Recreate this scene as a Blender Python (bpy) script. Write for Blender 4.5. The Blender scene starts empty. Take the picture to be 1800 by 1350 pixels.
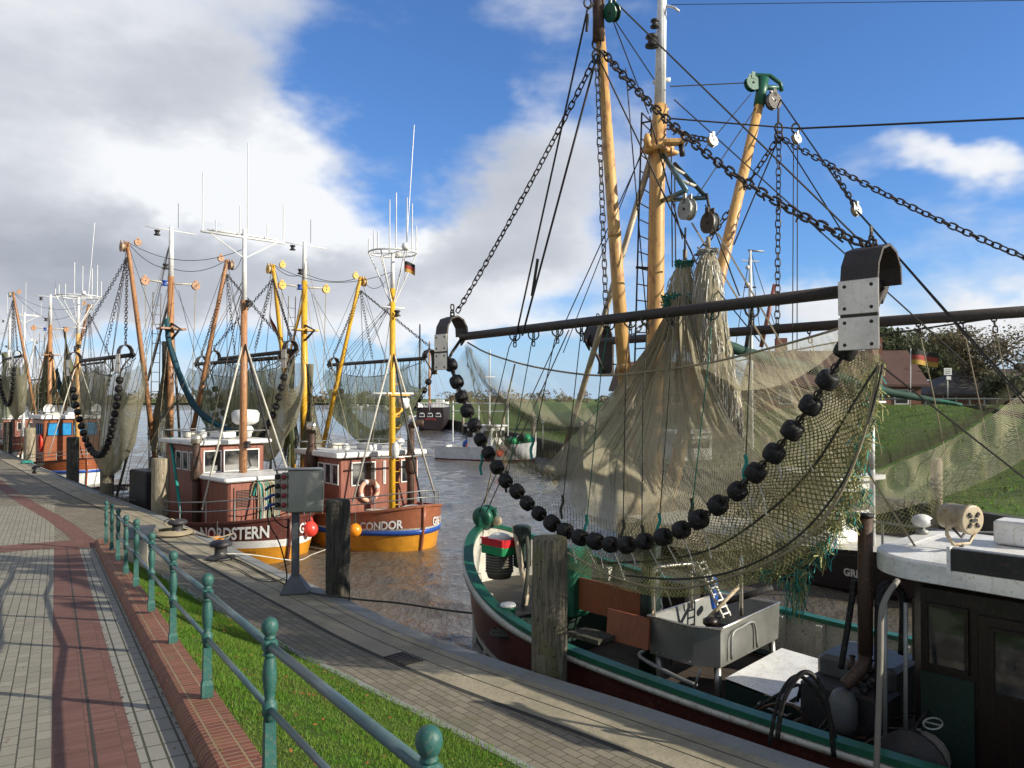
import bpy, math, random
from math import pi, sin, cos, tan, radians, sqrt, atan2
from mathutils import Vector as V, Matrix
random.seed(7)
S = bpy.context.scene
COL = S.collection
# ------------------------------------------------------------------ camera
EYE = V((0, 0, 3.4)); PITCH = radians(1.02); FPX = 1400.0
cam = bpy.data.cameras.new('camera'); cam.lens = 28; cam.sensor_width = 36
cam.clip_start = .05; cam.clip_end = 6000
co = bpy.data.objects.new('camera', cam); COL.objects.link(co)
co.location = EYE; co.rotation_euler = (pi/2 + PITCH, 0, 0)
S.camera = co
# ------------------------------------------------------------------ sun
SUN_H = V((.945, -.327, 0)).normalized(); SUN_EL = radians(23)
sd = bpy.data.lights.new('sun', 'SUN'); sd.energy = 5.0; sd.angle = radians(.53); sd.color = (1, .93, .79)
so = bpy.data.objects.new('sun', sd); COL.objects.link(so)
sun_vec = V((SUN_H.x*cos(SUN_EL), SUN_H.y*cos(SUN_EL), sin(SUN_EL)))
so.rotation_euler = (-sun_vec).to_track_quat('-Z', 'Y').to_euler(); so.location = (10, -10, 40)
# ------------------------------------------------------------------ view
S.view_settings.view_transform = 'Standard'; S.view_settings.look = 'None'
S.view_settings.exposure = .42; S.view_settings.gamma = 1
S.cycles.transparent_max_bounces = 24; S.cycles.max_bounces = 6
S.cycles.sample_clamp_indirect = 4
# ------------------------------------------------------------------ projection helpers (design aid: photo point -> world)
def ray(px, py):
    d = V(((px-900)/FPX, 1, (675-py)/FPX))
    c, s = cos(PITCH), sin(PITCH)
    return V((d.x, d.y*c - d.z*s, d.y*s + d.z*c))
def PY(px, py, Y): r = ray(px, py); return EYE + r*(Y/r.y)
def PZ(px, py, Z): r = ray(px, py); return EYE + r*((Z-EYE.z)/r.z)
def PP(px, py, p0, n):            # with a plane
    r = ray(px, py); n = V(n); return EYE + r*((V(p0)-EYE).dot(n)/r.dot(n))
# ------------------------------------------------------------------ world: physical sky with clouds
W = bpy.data.worlds.new('World'); S.world = W; W.use_nodes = True
nt = W.node_tree; nt.nodes.clear(); N = nt.nodes.new; L = nt.links.new
def nm(t, op, *a):
    n = t.nodes.new('ShaderNodeMath'); n.operation = op
    for i, v in enumerate(a):
        if isinstance(v, (int, float)): n.inputs[i].default_value = v
        else: t.links.new(v, n.inputs[i])
    return n.outputs[0]
sky = N('ShaderNodeTexSky'); sky.sky_type = 'NISHITA'; sky.sun_disc = False
sky.sun_elevation = SUN_EL; sky.sun_rotation = atan2(SUN_H.x, SUN_H.y); sky.air_density = 1.0; sky.dust_density = .25; sky.ozone_density = 2.2
tc = N('ShaderNodeTexCoord'); sp = N('ShaderNodeSeparateXYZ'); L(tc.outputs['Generated'], sp.inputs[0])
az = nm(nt, 'ARCTAN2', sp.outputs[0], sp.outputs[1]); el = nm(nt, 'ARCSINE', sp.outputs[2])
def pix_ang(px, py):
    r = ray(px, py).normalized(); return math.degrees(atan2(r.x, r.y)), math.degrees(math.asin(r.z))
wn = N('ShaderNodeTexNoise'); wn.inputs['Scale'].default_value = 3.2; wn.inputs['Detail'].default_value = 5; wn.inputs['Roughness'].default_value = .6
mp = N('ShaderNodeMapping'); mp.inputs['Scale'].default_value = (1, 1, 1.7); mp.inputs['Location'].default_value = (3.1, 0.4, 1.3)
L(tc.outputs['Generated'], mp.inputs[0]); L(mp.outputs[0], wn.inputs['Vector'])
ws = N('ShaderNodeSeparateColor'); L(wn.outputs['Color'], ws.inputs[0])
azw = nm(nt, 'ADD', az, nm(nt, 'MULTIPLY', nm(nt, 'SUBTRACT', ws.outputs[0], .5), .30))
elw = nm(nt, 'ADD', el, nm(nt, 'MULTIPLY', nm(nt, 'SUBTRACT', ws.outputs[1], .5), .24))
def blobs(lst):
    tot = None
    for (px, py, rx, ry, st) in lst:
        a, e = pix_ang(px, py); a = radians(a); e = radians(e)
        dx = nm(nt, 'DIVIDE', nm(nt, 'SUBTRACT', azw, a), rx/1400); dy = nm(nt, 'DIVIDE', nm(nt, 'SUBTRACT', elw, e), ry/1400)
        d2 = nm(nt, 'ADD', nm(nt, 'MULTIPLY', dx, dx), nm(nt, 'MULTIPLY', dy, dy))
        g = nm(nt, 'MULTIPLY', nm(nt, 'EXPONENT', nm(nt, 'MULTIPLY', d2, -1)), st)
        tot = g if tot is None else nm(nt, 'ADD', tot, g)
    return tot
dens = blobs([(150,120,360,230,1.5),(120,330,420,150,1.4),(400,330,130,90,.9),(200,490,330,90,1.0),(560,450,330,80,.95),(460,600,500,30,.35),
    (920,440,200,90,.95),(960,290,150,120,.75),(700,520,260,60,.8),(930,60,180,60,.42),(650,200,90,90,.32),(1320,620,330,40,.5),(1440,500,110,45,.85),(1700,560,190,38,1.0),(1690,278,110,32,.78),(1790,300,60,30,.6),(850,590,260,30,.5),
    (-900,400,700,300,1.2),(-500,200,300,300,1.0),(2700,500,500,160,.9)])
hole = blobs([(570,110,110,80,-.55),(840,150,130,110,-.5),(650,290,130,120,-.6),(60,565,260,36,-.95),(330,600,300,30,-.6),(690,640,300,20,-.45),(640,420,60,60,-.2),(740,200,120,110,-.35)])
n2 = N('ShaderNodeTexNoise'); n2.inputs['Scale'].default_value = 7; n2.inputs['Detail'].default_value = 9; n2.inputs['Roughness'].default_value = .58
mp2 = N('ShaderNodeMapping'); mp2.inputs['Scale'].default_value = (1, 1, 2.2); L(tc.outputs['Generated'], mp2.inputs[0]); L(mp2.outputs[0], n2.inputs['Vector'])
def mrange(f, a, b, k):
    n = N('ShaderNodeMapRange'); n.interpolation_type = 'SMOOTHSTEP'; L(f, n.inputs[0]); n.inputs[1].default_value = a; n.inputs[2].default_value = b; return nm(nt, 'MULTIPLY', n.outputs[0], k)
dens = nm(nt, 'ADD', dens, nm(nt, 'ADD', mrange(nm(nt, 'ABSOLUTE', az), .85, 1.2, .75), mrange(el, .62, .95, .6)))  # unseen clouds added beside, behind and above the view to neutralise ambient light
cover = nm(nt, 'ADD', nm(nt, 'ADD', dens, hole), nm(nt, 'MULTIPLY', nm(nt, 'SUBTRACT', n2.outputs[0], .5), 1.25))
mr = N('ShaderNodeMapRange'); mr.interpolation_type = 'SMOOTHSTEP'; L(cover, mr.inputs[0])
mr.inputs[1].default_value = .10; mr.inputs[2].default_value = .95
dark = blobs([(120,110,420,170,.17),(330,60,200,90,.08),(120,430,440,75,.62),(300,530,330,35,.35),(0,250,250,120,.25),(900,350,190,90,.45),(900,450,190,40,.25),(560,480,340,35,.2),(380,130,220,120,.22),(1400,520,150,30,.1),(1300,640,600,30,.25),(100,20,300,80,.1)])
lite = blobs([(420,330,120,90,-.8),(240,230,180,80,-.35),(560,380,120,40,-.35),(730,400,50,30,-.5)])
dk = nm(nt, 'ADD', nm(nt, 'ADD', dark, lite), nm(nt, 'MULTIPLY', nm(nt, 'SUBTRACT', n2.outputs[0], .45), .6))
dk = nm(nt, 'ADD', dk, nm(nt, 'ADD', mrange(nm(nt, 'ABSOLUTE', az), .8, 1.1, .6), mrange(el, .6, .9, .5)))  # the added out-of-view clouds are greyed to dim the ambient light
cr = N('ShaderNodeValToRGB'); L(dk, cr.inputs[0]); e = cr.color_ramp.elements
e[0].position = 0; e[0].color = (.70, .715, .74, 1); e[1].position = 1; e[1].color = (.225, .25, .30, 1)
m1 = cr.color_ramp.elements.new(.35); m1.color = (.47, .495, .545, 1)
sk = N('ShaderNodeMixRGB'); sk.blend_type = 'MULTIPLY'; sk.inputs[0].default_value = 1
L(sky.outputs[0], sk.inputs[1]); sk.inputs[2].default_value = (.088, .100, .125, 1)
# clouds are given in final radiance; both go through the same background strength
BGS = .1
cs = N('ShaderNodeMixRGB'); cs.blend_type = 'MULTIPLY'; cs.inputs[0].default_value = 1; L(cr.outputs[0], cs.inputs[1])
v = 1/BGS; cs.inputs[2].default_value = (v, v, v, 1)
sk.inputs[2].default_value = (.62, .92, 1.35, 1)
hz = N('ShaderNodeMapRange'); L(el, hz.inputs[0]); hz.inputs[1].default_value = .17; hz.inputs[2].default_value = -.02; hz.interpolation_type = 'SMOOTHSTEP'
hm = N('ShaderNodeMixRGB'); L(nm(nt, 'MULTIPLY', hz.outputs[0], .85), hm.inputs[0]); L(sk.outputs[0], hm.inputs[1]); hm.inputs[2].default_value = (3.6, 4.9, 6.6, 1)
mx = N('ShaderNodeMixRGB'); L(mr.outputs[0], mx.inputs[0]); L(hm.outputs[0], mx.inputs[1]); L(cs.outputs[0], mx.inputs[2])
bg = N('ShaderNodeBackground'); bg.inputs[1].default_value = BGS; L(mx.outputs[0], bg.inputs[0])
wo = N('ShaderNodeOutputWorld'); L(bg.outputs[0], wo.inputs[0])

# ------------------------------------------------------------------ materials
M = {}
def newmat(name):
    m = bpy.data.materials.new(name); m.use_nodes = True; M[name] = m
    b = m.node_tree.nodes['Principled BSDF']; return m, m.node_tree, b
def rgba(c): return (c[0], c[1], c[2], 1)
def mixc(t, f, a, b, mode='MIX'):
    n = t.nodes.new('ShaderNodeMixRGB'); n.blend_type = mode
    for i, v in enumerate((f, a, b)):
        if isinstance(v, (int, float)): n.inputs[i].default_value = v
        elif isinstance(v, (tuple, list)): n.inputs[i].default_value = rgba(v)
        else: t.links.new(v, n.inputs[i])
    return n.outputs[0]
def noise(t, scale, detail=4, rough=.55, vec=None, stretch=None, coord='Object'):
    n = t.nodes.new('ShaderNodeTexNoise'); n.inputs['Scale'].default_value = scale; n.inputs['Detail'].default_value = detail; n.inputs['Roughness'].default_value = rough
    if vec is None:
        c = t.nodes.new('ShaderNodeTexCoord'); vec = c.outputs[coord]
    if stretch:
        mpn = t.nodes.new('ShaderNodeMapping'); mpn.inputs['Scale'].default_value = stretch; t.links.new(vec, mpn.inputs[0]); vec = mpn.outputs[0]
    t.links.new(vec, n.inputs['Vector']); return n.outputs[0]
def ramp(t, f, lo, hi):
    n = t.nodes.new('ShaderNodeMapRange'); t.links.new(f, n.inputs[0]); n.inputs[1].default_value = lo; n.inputs[2].default_value = hi; n.interpolation_type = 'SMOOTHSTEP'
    return n.outputs[0]
def bump(t, b, h, strength=.3, dist=.02):
    n = t.nodes.new('ShaderNodeBump'); n.inputs['Strength'].default_value = strength; n.inputs['Distance'].default_value = dist
    t.links.new(h, n.inputs['Height']); t.links.new(n.outputs[0], b.inputs['Normal'])
def paint(name, c, rough=.45, metal=0, wear=None, wearamt=.35, scale=3, bscale=25, bstr=.15, stretch=None, spec=.5):
    m, t, b = newmat(name)
    n1 = noise(t, scale, 6, .62, stretch=stretch); n2_ = noise(t, scale*7, 5, .65, stretch=stretch)
    col = mixc(t, ramp(t, n1, .35, .75), c, tuple(x*.72 for x in c))
    if wear:
        col = mixc(t, nm(t, 'MULTIPLY', ramp(t, n2_, .60-.2*wearamt, .66), min(1, wearamt*2)), col, wear)
        n3 = noise(t, scale*2.5, 5, .7, stretch=(5, 5, .35)); col = mixc(t, nm(t, 'MULTIPLY', ramp(t, n3, .56, .68), min(.6, wearamt*1.6)), col, tuple(.5*x+.5*y*.5 for x, y in zip(wear, c)))
    t.links.new(col, b.inputs['Base Color']); b.inputs['Metallic'].default_value = metal
    b.inputs['Specular IOR Level'].default_value = spec
    if name == 'teal_fence':
        tcz = t.nodes.new('ShaderNodeTexCoord'); sz = t.nodes.new('ShaderNodeSeparateXYZ'); t.links.new(tcz.outputs['Object'], sz.inputs[0])
        col = mixc(t, nm(t, 'MULTIPLY', ramp(t, nm(t, 'ADD', sz.outputs[2], nm(t, 'MULTIPLY', n2_, .12)), .11, .05), .8), col, (.13, .075, .045))
        col = mixc(t, nm(t, 'MULTIPLY', ramp(t, noise(t, 45, 5, .7), .62, .66), .8), col, (.16, .12, .09))
    t.links.new(nm(t, 'ADD', nm(t, 'MULTIPLY', n2_, .3), rough-.15), b.inputs['Roughness'])
    bump(t, b, noise(t, bscale, 4), bstr, .01)
    return m
def cabinwood(name, c1, c2):
    m, t, b = newmat(name)
    c = t.nodes.new('ShaderNodeTexCoord'); s = t.nodes.new('ShaderNodeSeparateXYZ'); t.links.new(c.outputs['Object'], s.inputs[0])
    fr = nm(t, 'PINGPONG', nm(t, 'DIVIDE', nm(t, 'ADD', s.outputs[0], s.outputs[1]), .36), .5); line = ramp(t, fr, .035, .0)
    n1 = noise(t, 2.5, 7, .7, stretch=(3, 3, .5)); n2_ = noise(t, 11, 6, .7, stretch=(2, 2, .5))
    col = mixc(t, ramp(t, n1, .35, .68), c1, c2); col = mixc(t, nm(t, 'MULTIPLY', ramp(t, n2_, .58, .66), .5), col, tuple(x*.5 for x in c2))
    col = mixc(t, nm(t, 'MULTIPLY', line, .8), col, tuple(x*.25 for x in c2)); t.links.new(col, b.inputs['Base Color']); b.inputs['Roughness'].default_value = .38
    bump(t, b, nm(t, 'SUBTRACT', n2_, line), .25, .012)
RUST = (.16, .06, .025)
paint('white_paint', (.78, .78, .76), .42, wear=(.42, .30, .19), wearamt=.26)
paint('offwhite', (.55, .53, .46), .55, wear=(.25, .17, .1), wearamt=.35)
paint('brown_hull', (.30, .10, .048), .38, wear=(.14, .06, .035), wearamt=.35)
paint('dark_brown_hull', (.10, .03, .024), .35, wear=(.2, .1, .07), wearamt=.3)
cabinwood('red_cabin', (.29, .105, .07), (.20, .07, .048))
paint('deep_brown', (.012, .006, .005), .4, wear=(.05, .03, .02), wearamt=.3)
paint('orange_hull', (.62, .27, .025), .32, wear=(.35, .15, .03), wearamt=.3)
paint('blue_stripe', (.02, .08, .36), .35, wear=(.2, .2, .25), wearamt=.12)
paint('blue_pane', (.02, .25, .55), .3)
paint('buff', (.64, .38, .13), .45, wear=(.34, .16, .07), wearamt=.5, scale=2, stretch=(1,1,.4))
paint('yellow_paint', (.76, .43, .03), .42, wear=(.40, .18, .04), wearamt=.45, stretch=(1, 1, .4))
paint('orange_mast', (.44, .22, .10), .48, wear=(.22, .09, .045), wearamt=.5, stretch=(1, 1, .4))
paint('green_paint', (.012, .115, .065), .4, wear=(.05, .07, .05), wearamt=.25)
paint('dark_green', (.007, .026, .018), .5, wear=(.03, .03, .02), wearamt=.3)
paint('teal_fence', (.022, .11, .095), .55, wear=(.09, .12, .09), wearamt=.4, bscale=35, bstr=.3, scale=6)
paint('rail_grey', (.10, .165, .175), .35, wear=(.2, .2, .2), wearamt=.15, metal=.3)
paint('black_rubber', (.010, .010, .011), .55, wear=(.07, .06, .05), wearamt=.4, bscale=60, bstr=.4, spec=.3)
paint('rusty_steel', (.045, .038, .034), .55, wear=(.10, .05, .03), wearamt=.35, bscale=50, bstr=.5, scale=6, metal=.2)
paint('dark_metal', (.035, .035, .035), .55, wear=(.08, .05, .035), wearamt=.4, metal=.3)
paint('wire_dark', (.03, .026, .022), .7)
paint('wire_grey', (.20, .18, .15), .6)
paint('rope_tan', (.34, .28, .18), .8, bscale=90, bstr=.6)
paint('rope_white', (.55, .52, .45), .8, bscale=90, bstr=.6)
paint('rope_green', (.02, .16, .10), .8, bscale=90, bstr=.6)
paint('rope_teal', (.02, .30, .26), .8, bscale=90, bstr=.6)
paint('rope_dark', (.06, .06, .045), .85, bscale=90, bstr=.6)
paint('steel', (.38, .38, .355), .36, metal=.7, wear=(.3, .25, .2), wearamt=.1, scale=1.5, bscale=5, bstr=.12)
paint('worn_steel', (.72, .66, .55), .3, metal=.85, wear=(.30, .2, .12), wearamt=.12, scale=3, bscale=5, bstr=.3)
paint('galvanised', (.30, .31, .30), .5, metal=.5, wear=(.2, .15, .1), wearamt=.25)
paint('exhaust', (.075, .05, .038), .6, metal=.4, wear=(.16, .075, .04), wearamt=.5)
paint('red_plastic', (.62, .02, .03), .35); paint('orange_buoy', (.85, .27, .01), .35, wear=(.5, .2, .05), wearamt=.1)
paint('red_buoy', (.85, .06, .04), .35, wear=(.5, .1, .05), wearamt=.1)
paint('green_plastic', (.02, .28, .10), .35); paint('basket_grey', (.15, .14, .11), .7, bscale=60, bstr=.6)
paint('blue_plastic', (.02, .10, .4), .4)
paint('life_ring', (.85, .42, .28), .55, wear=(.8, .7, .6), wearamt=.4)
paint('board_orange', (.28, .085, .03), .6, wear=(.15, .06, .03), wearamt=.3, stretch=(1, 1, .3))
paint('cream_metal', (.44, .37, .25), .45, wear=(.3, .15, .07), wearamt=.4)
paint('cast_iron', (.035, .035, .037), .55, wear=(.09, .07, .06), wearamt=.35, bscale=50, bstr=.4)
paint('quay_wall', (.075, .07, .055), .85, wear=(.03, .04, .02), wearamt=.5, bscale=12, bstr=.8)
paint('box_beige', (.42, .39, .31), .5); paint('bluegrey', (.115, .125, .135), .5)
paint('roof_red', (.105, .052, .04), .75, scale=1, bscale=6); paint('roof_dark', (.07, .06, .055), .75, scale=1, bscale=6)
paint('blue_net', (.012, .06, .085), .8); paint('teal_net', (.01, .17, .16), .8); paint('mach_grey', (.10, .11, .11), .5, wear=(.12, .07, .04), wearamt=.4); paint('tarp_green', (.008, .055, .036), .75)
paint('brick_wall', (.22, .09, .06), .85, scale=1, bscale=6, bstr=.5)
paint('far_white', (.75, .75, .73), .5); paint('bark', (.09, .07, .05), .9, bscale=20, bstr=.8)
paint('flag_black', (.01, .01, .01), .8); paint('flag_red', (.30, .035, .025), .8); paint('flag_gold', (.42, .25, .04), .8); paint('flag_white', (.7, .7, .7), .8); paint('flag_blue', (.03, .07, .3), .8)
paint('black_sail_hull', (.02, .010, .012), .5); paint('maroon', (.30, .04, .05), .5)
paint('lamp_dark', (.03, .028, .026), .5); paint('manhole', (.16, .13, .10), .7, bscale=40, bstr=.6)
paint('porthole', (.02, .02, .022), .2)
# varnished planks
def planks(name, c1, c2, rough, width, axis='z', dark=(.02, .015, .01)):
    m, t, b = newmat(name)
    c = t.nodes.new('ShaderNodeTexCoord'); s = t.nodes.new('ShaderNodeSeparateXYZ'); t.links.new(c.outputs['Object'], s.inputs[0])
    a = s.outputs['xyz'.index(axis)]
    fr = nm(t, 'PINGPONG', nm(t, 'DIVIDE', a, width), .5)
    line = ramp(t, fr, .0, .07)
    st = {'x': (8, 1, 1), 'y': (1, 8, 1), 'z': (1, 1, 8)}[axis]
    n1 = noise(t, 3, 6, .65, stretch=st)
    col = mixc(t, ramp(t, n1, .3, .7), c1, c2)
    col = mixc(t, line, dark, col)
    t.links.new(col, b.inputs['Base Color']); b.inputs['Roughness'].default_value = rough
    bump(t, b, line, .4, .01); return m
planks('varnish', (.33, .10, .03), (.20, .05, .02), .3, .12)
planks('deck_wood', (.085, .06, .045), (.045, .033, .027), .7, .12, 'y')
planks('door_wood', (.018, .008, .006), (.012, .006, .005), .4, .14, 'x')
# weathered pile wood
def pile_mat(name, c1, c2, moss):
    m, t, b = newmat(name)
    n1 = noise(t, 4, 8, .7, stretch=(6, 6, .6)); n2_ = noise(t, 2.2, 6, .65); n3 = noise(t, 9, 6, .7)
    col = mixc(t, ramp(t, n1, .38, .62), c1, c2)
    col = mixc(t, nm(t, 'MULTIPLY', ramp(t, n2_, .5, .62), .75), col, moss)
    col = mixc(t, nm(t, 'MULTIPLY', ramp(t, n3, .58, .64), .7), col, (.02, .018, .014))
    t.links.new(col, b.inputs['Base Color']); b.inputs['Roughness'].default_value = .9
    bump(t, b, n1, 1, .05); return m
pile_mat('pile_dark', (.10, .09, .07), (.035, .032, .027), (.06, .06, .035))
pile_mat('pile_mossy', (.24, .21, .15), (.09, .08, .06), (.16, .15, .07))
pile_mat('pile_pale', (.40, .34, .24), (.24, .20, .14), (.22, .21, .12))
# glass
m, t, b = newmat('glass_dark'); b.inputs['Base Color'].default_value = (.035, .04, .045, 1); b.inputs['Roughness'].default_value = .06; b.inputs['Specular IOR Level'].default_value = .8
n_ = noise(t, 3, 3); t.links.new(mixc(t, ramp(t, n_, .4, .6), (.015, .017, .02), (.07, .065, .06)), b.inputs['Base Color'])
# brick paving
def pavers(name, c1, c2, mortar, w, h, ang, off=.5, msize=.006, dirt=.35, freq=2, moss=None):
    m, t, b = newmat(name)
    g = t.nodes.new('ShaderNodeNewGeometry'); mpn = t.nodes.new('ShaderNodeMapping'); mpn.vector_type = 'POINT'
    mpn.inputs['Rotation'].default_value = (0, 0, ang); t.links.new(g.outputs['Position'], mpn.inputs[0])
    br = t.nodes.new('ShaderNodeTexBrick'); t.links.new(mpn.outputs[0], br.inputs['Vector'])
    br.inputs['Scale'].default_value = 1; br.inputs['Brick Width'].default_value = w; br.inputs['Row Height'].default_value = h
    br.inputs['Mortar Size'].default_value = msize; br.inputs['Mortar Smooth'].default_value = .3; br.inputs['Bias'].default_value = 0
    br.offset = off; br.offset_frequency = freq
    br.inputs['Color1'].default_value = rgba(c1); br.inputs['Color2'].default_value = rgba(c2); br.inputs['Mortar'].default_value = rgba(mortar)
    n1 = noise(t, .9, 6, .65, vec=g.outputs['Position']); n2_ = noise(t, 40, 4, .6, vec=g.outputs['Position'])
    col = mixc(t, nm(t, 'MULTIPLY', ramp(t, n1, .4, .75), dirt), br.outputs['Color'], (c1[0]*.5, c1[1]*.5, c1[2]*.45))
    col = mixc(t, nm(t, 'MULTIPLY', n2_, .45), col, tuple(x*.45 for x in c2))
    if moss:
        col = mixc(t, nm(t, 'MULTIPLY', ramp(t, noise(t, 1.6, 7, .7, vec=g.outputs['Position']), .5, .68), .6), col, moss)
    sc_ = noise(t, 5, 8, .75, vec=g.outputs['Position'])
    col = mixc(t, nm(t, 'MULTIPLY', ramp(t, sc_, .66, .72), .5), col, tuple(min(1, x*1.7) for x in c1))
    t.links.new(col, b.inputs['Base Color']); b.inputs['Roughness'].default_value = .8; b.inputs['Specular IOR Level'].default_value = .3
    inv = nm(t, 'SUBTRACT', 1, br.outputs['Fac']); hh = nm(t, 'ADD', inv, nm(t, 'MULTIPLY', n2_, .35))
    bump(t, b, hh, .6, .012); return m
PD = V((-.497, .868, 0)); PN = V((.868, .497, 0)); ANG = atan2(PD.y, PD.x)   # path direction and its right-hand side
QANG = atan2(.77, -.63)
pavers('paver_grey', (.35, .325, .255), (.27, .25, .20), (.05, .05, .035), .21, .105, -ANG, .5)
pavers('paver_quay', (.28, .245, .185), (.195, .17, .13), (.045, .045, .03), .22, .11, -QANG, .5, dirt=.5, moss=(.13, .13, .07))
pavers('brick_red', (.235, .115, .09), (.16, .075, .06), (.10, .07, .055), .05, .21, -ANG, .5, msize=.003, dirt=.45)
pavers('brick_kerb', (.30, .105, .07), (.19, .065, .045), (.36, .29, .16), .07, .13, -ANG, .5, msize=.007, dirt=.3, moss=(.20, .15, .07))
pavers('slab_strip', (.31, .30, .255), (.27, .26, .225), (.035, .04, .02), .30, .11, -ANG, .0, msize=.009, dirt=.3)
def concrete(name, c, moss, amt=.6):
    m, t, b = newmat(name); g = t.nodes.new('ShaderNodeNewGeometry'); p = g.outputs['Position']
    n1 = noise(t, 1.1, 8, .68, vec=p); n2_ = noise(t, 14, 6, .7, vec=p); n3 = noise(t, 60, 3, .6, vec=p)
    col = mixc(t, nm(t, 'MULTIPLY', ramp(t, n1, .42, .66), amt), c, moss)
    col = mixc(t, ramp(t, n2_, .5, .8), col, tuple(x*.55 for x in c))
    col = mixc(t, nm(t, 'MULTIPLY', n3, .35), col, tuple(x*.5 for x in c))
    t.links.new(col, b.inputs['Base Color']); b.inputs['Roughness'].default_value = .85; bump(t, b, n2_, .5, .02)
concrete('apron', (.36, .31, .22), (.14, .135, .075))
concrete('curb_stone', (.27, .275, .265), (.17, .165, .13), .4)
concrete('joint_dark', (.04, .038, .03), (.03, .03, .02))
concrete('mud', (.07, .055, .035), (.05, .05, .03))
# grass grounds
def grassmat(name, a, b_, sc, rough=.9, c3=None, st=None):
    m, t, b = newmat(name); g = t.nodes.new('ShaderNodeNewGeometry'); p = g.outputs['Position']
    n1 = noise(t, sc, 8, .65, vec=p); n2_ = noise(t, sc*12, 6, .7, vec=p)
    col = mixc(t, ramp(t, n1, .3, .7), a, b_); col = mixc(t, nm(t, 'MULTIPLY', ramp(t, n2_, .4, .7), .5), col, tuple(x*.5 for x in a))
    if c3: col = mixc(t, nm(t, 'MULTIPLY', ramp(t, noise(t, sc*.35, 4, .6, vec=p), .52, .62), .6), col, c3)
    if st: col = mixc(t, nm(t, 'MULTIPLY', ramp(t, noise(t, .5, 6, .7, vec=p, stretch=st), .48, .62), .7), col, tuple(x*.45 for x in a)); col = mixc(t, nm(t, 'MULTIPLY', ramp(t, noise(t, 2.5, 6, .75, vec=p), .55, .68), .5), col, (.16, .15, .06))
    t.links.new(col, b.inputs['Base Color']); b.inputs['Roughness'].default_value = rough; b.inputs['Specular IOR Level'].default_value = .2
    bump(t, b, n2_, 1.0, .12)
grassmat('lawn', (.07, .13, .02), (.10, .15, .03), 1.2)
grassmat('field', (.10, .17, .03), (.13, .19, .04), .05, c3=(.13, .13, .05))
grassmat('dike_grass', (.08, .145, .025), (.12, .165, .04), .5, c3=(.10, .11, .045), st=(.5, 2.0, 1))
def leafmat(name, a, b_, trans=.35, sc=3):
    m, t, b = newmat(name); n1 = noise(t, sc, 3, .6)
    oi = t.nodes.new('ShaderNodeObjectInfo')
    col = mixc(t, ramp(t, n1, .35, .65), a, b_); t.links.new(col, b.inputs['Base Color']); b.inputs['Roughness'].default_value = .6; b.inputs['Specular IOR Level'].default_value = .25
    tr = t.nodes.new('ShaderNodeBsdfTranslucent'); t.links.new(col, tr.inputs[0]); ms = t.nodes.new('ShaderNodeMixShader'); ms.inputs[0].default_value = trans
    o = t.nodes['Material Output']; t.links.new(b.outputs[0], ms.inputs[1]); t.links.new(tr.outputs[0], ms.inputs[2]); t.links.new(ms.outputs[0], o.inputs[0])
leafmat('blade', (.10, .235, .02), (.16, .26, .035), .4, 2)
leafmat('blade_dry', (.20, .19, .06), (.14, .17, .04), .4, 2); leafmat('leaf_green', (.055, .075, .02), (.09, .095, .03), .3, .8); leafmat('leaf_dark', (.05, .068, .028), (.075, .085, .035), .25, .8)
leafmat('leaf_brown', (.15, .11, .05), (.10, .09, .045), .3, .8); leafmat('leaf_fallen', (.30, .12, .03), (.2, .1, .03), .1, 8)
leafmat('leaf_far', (.085, .075, .045), (.11, .085, .05), .1, .05)
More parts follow.
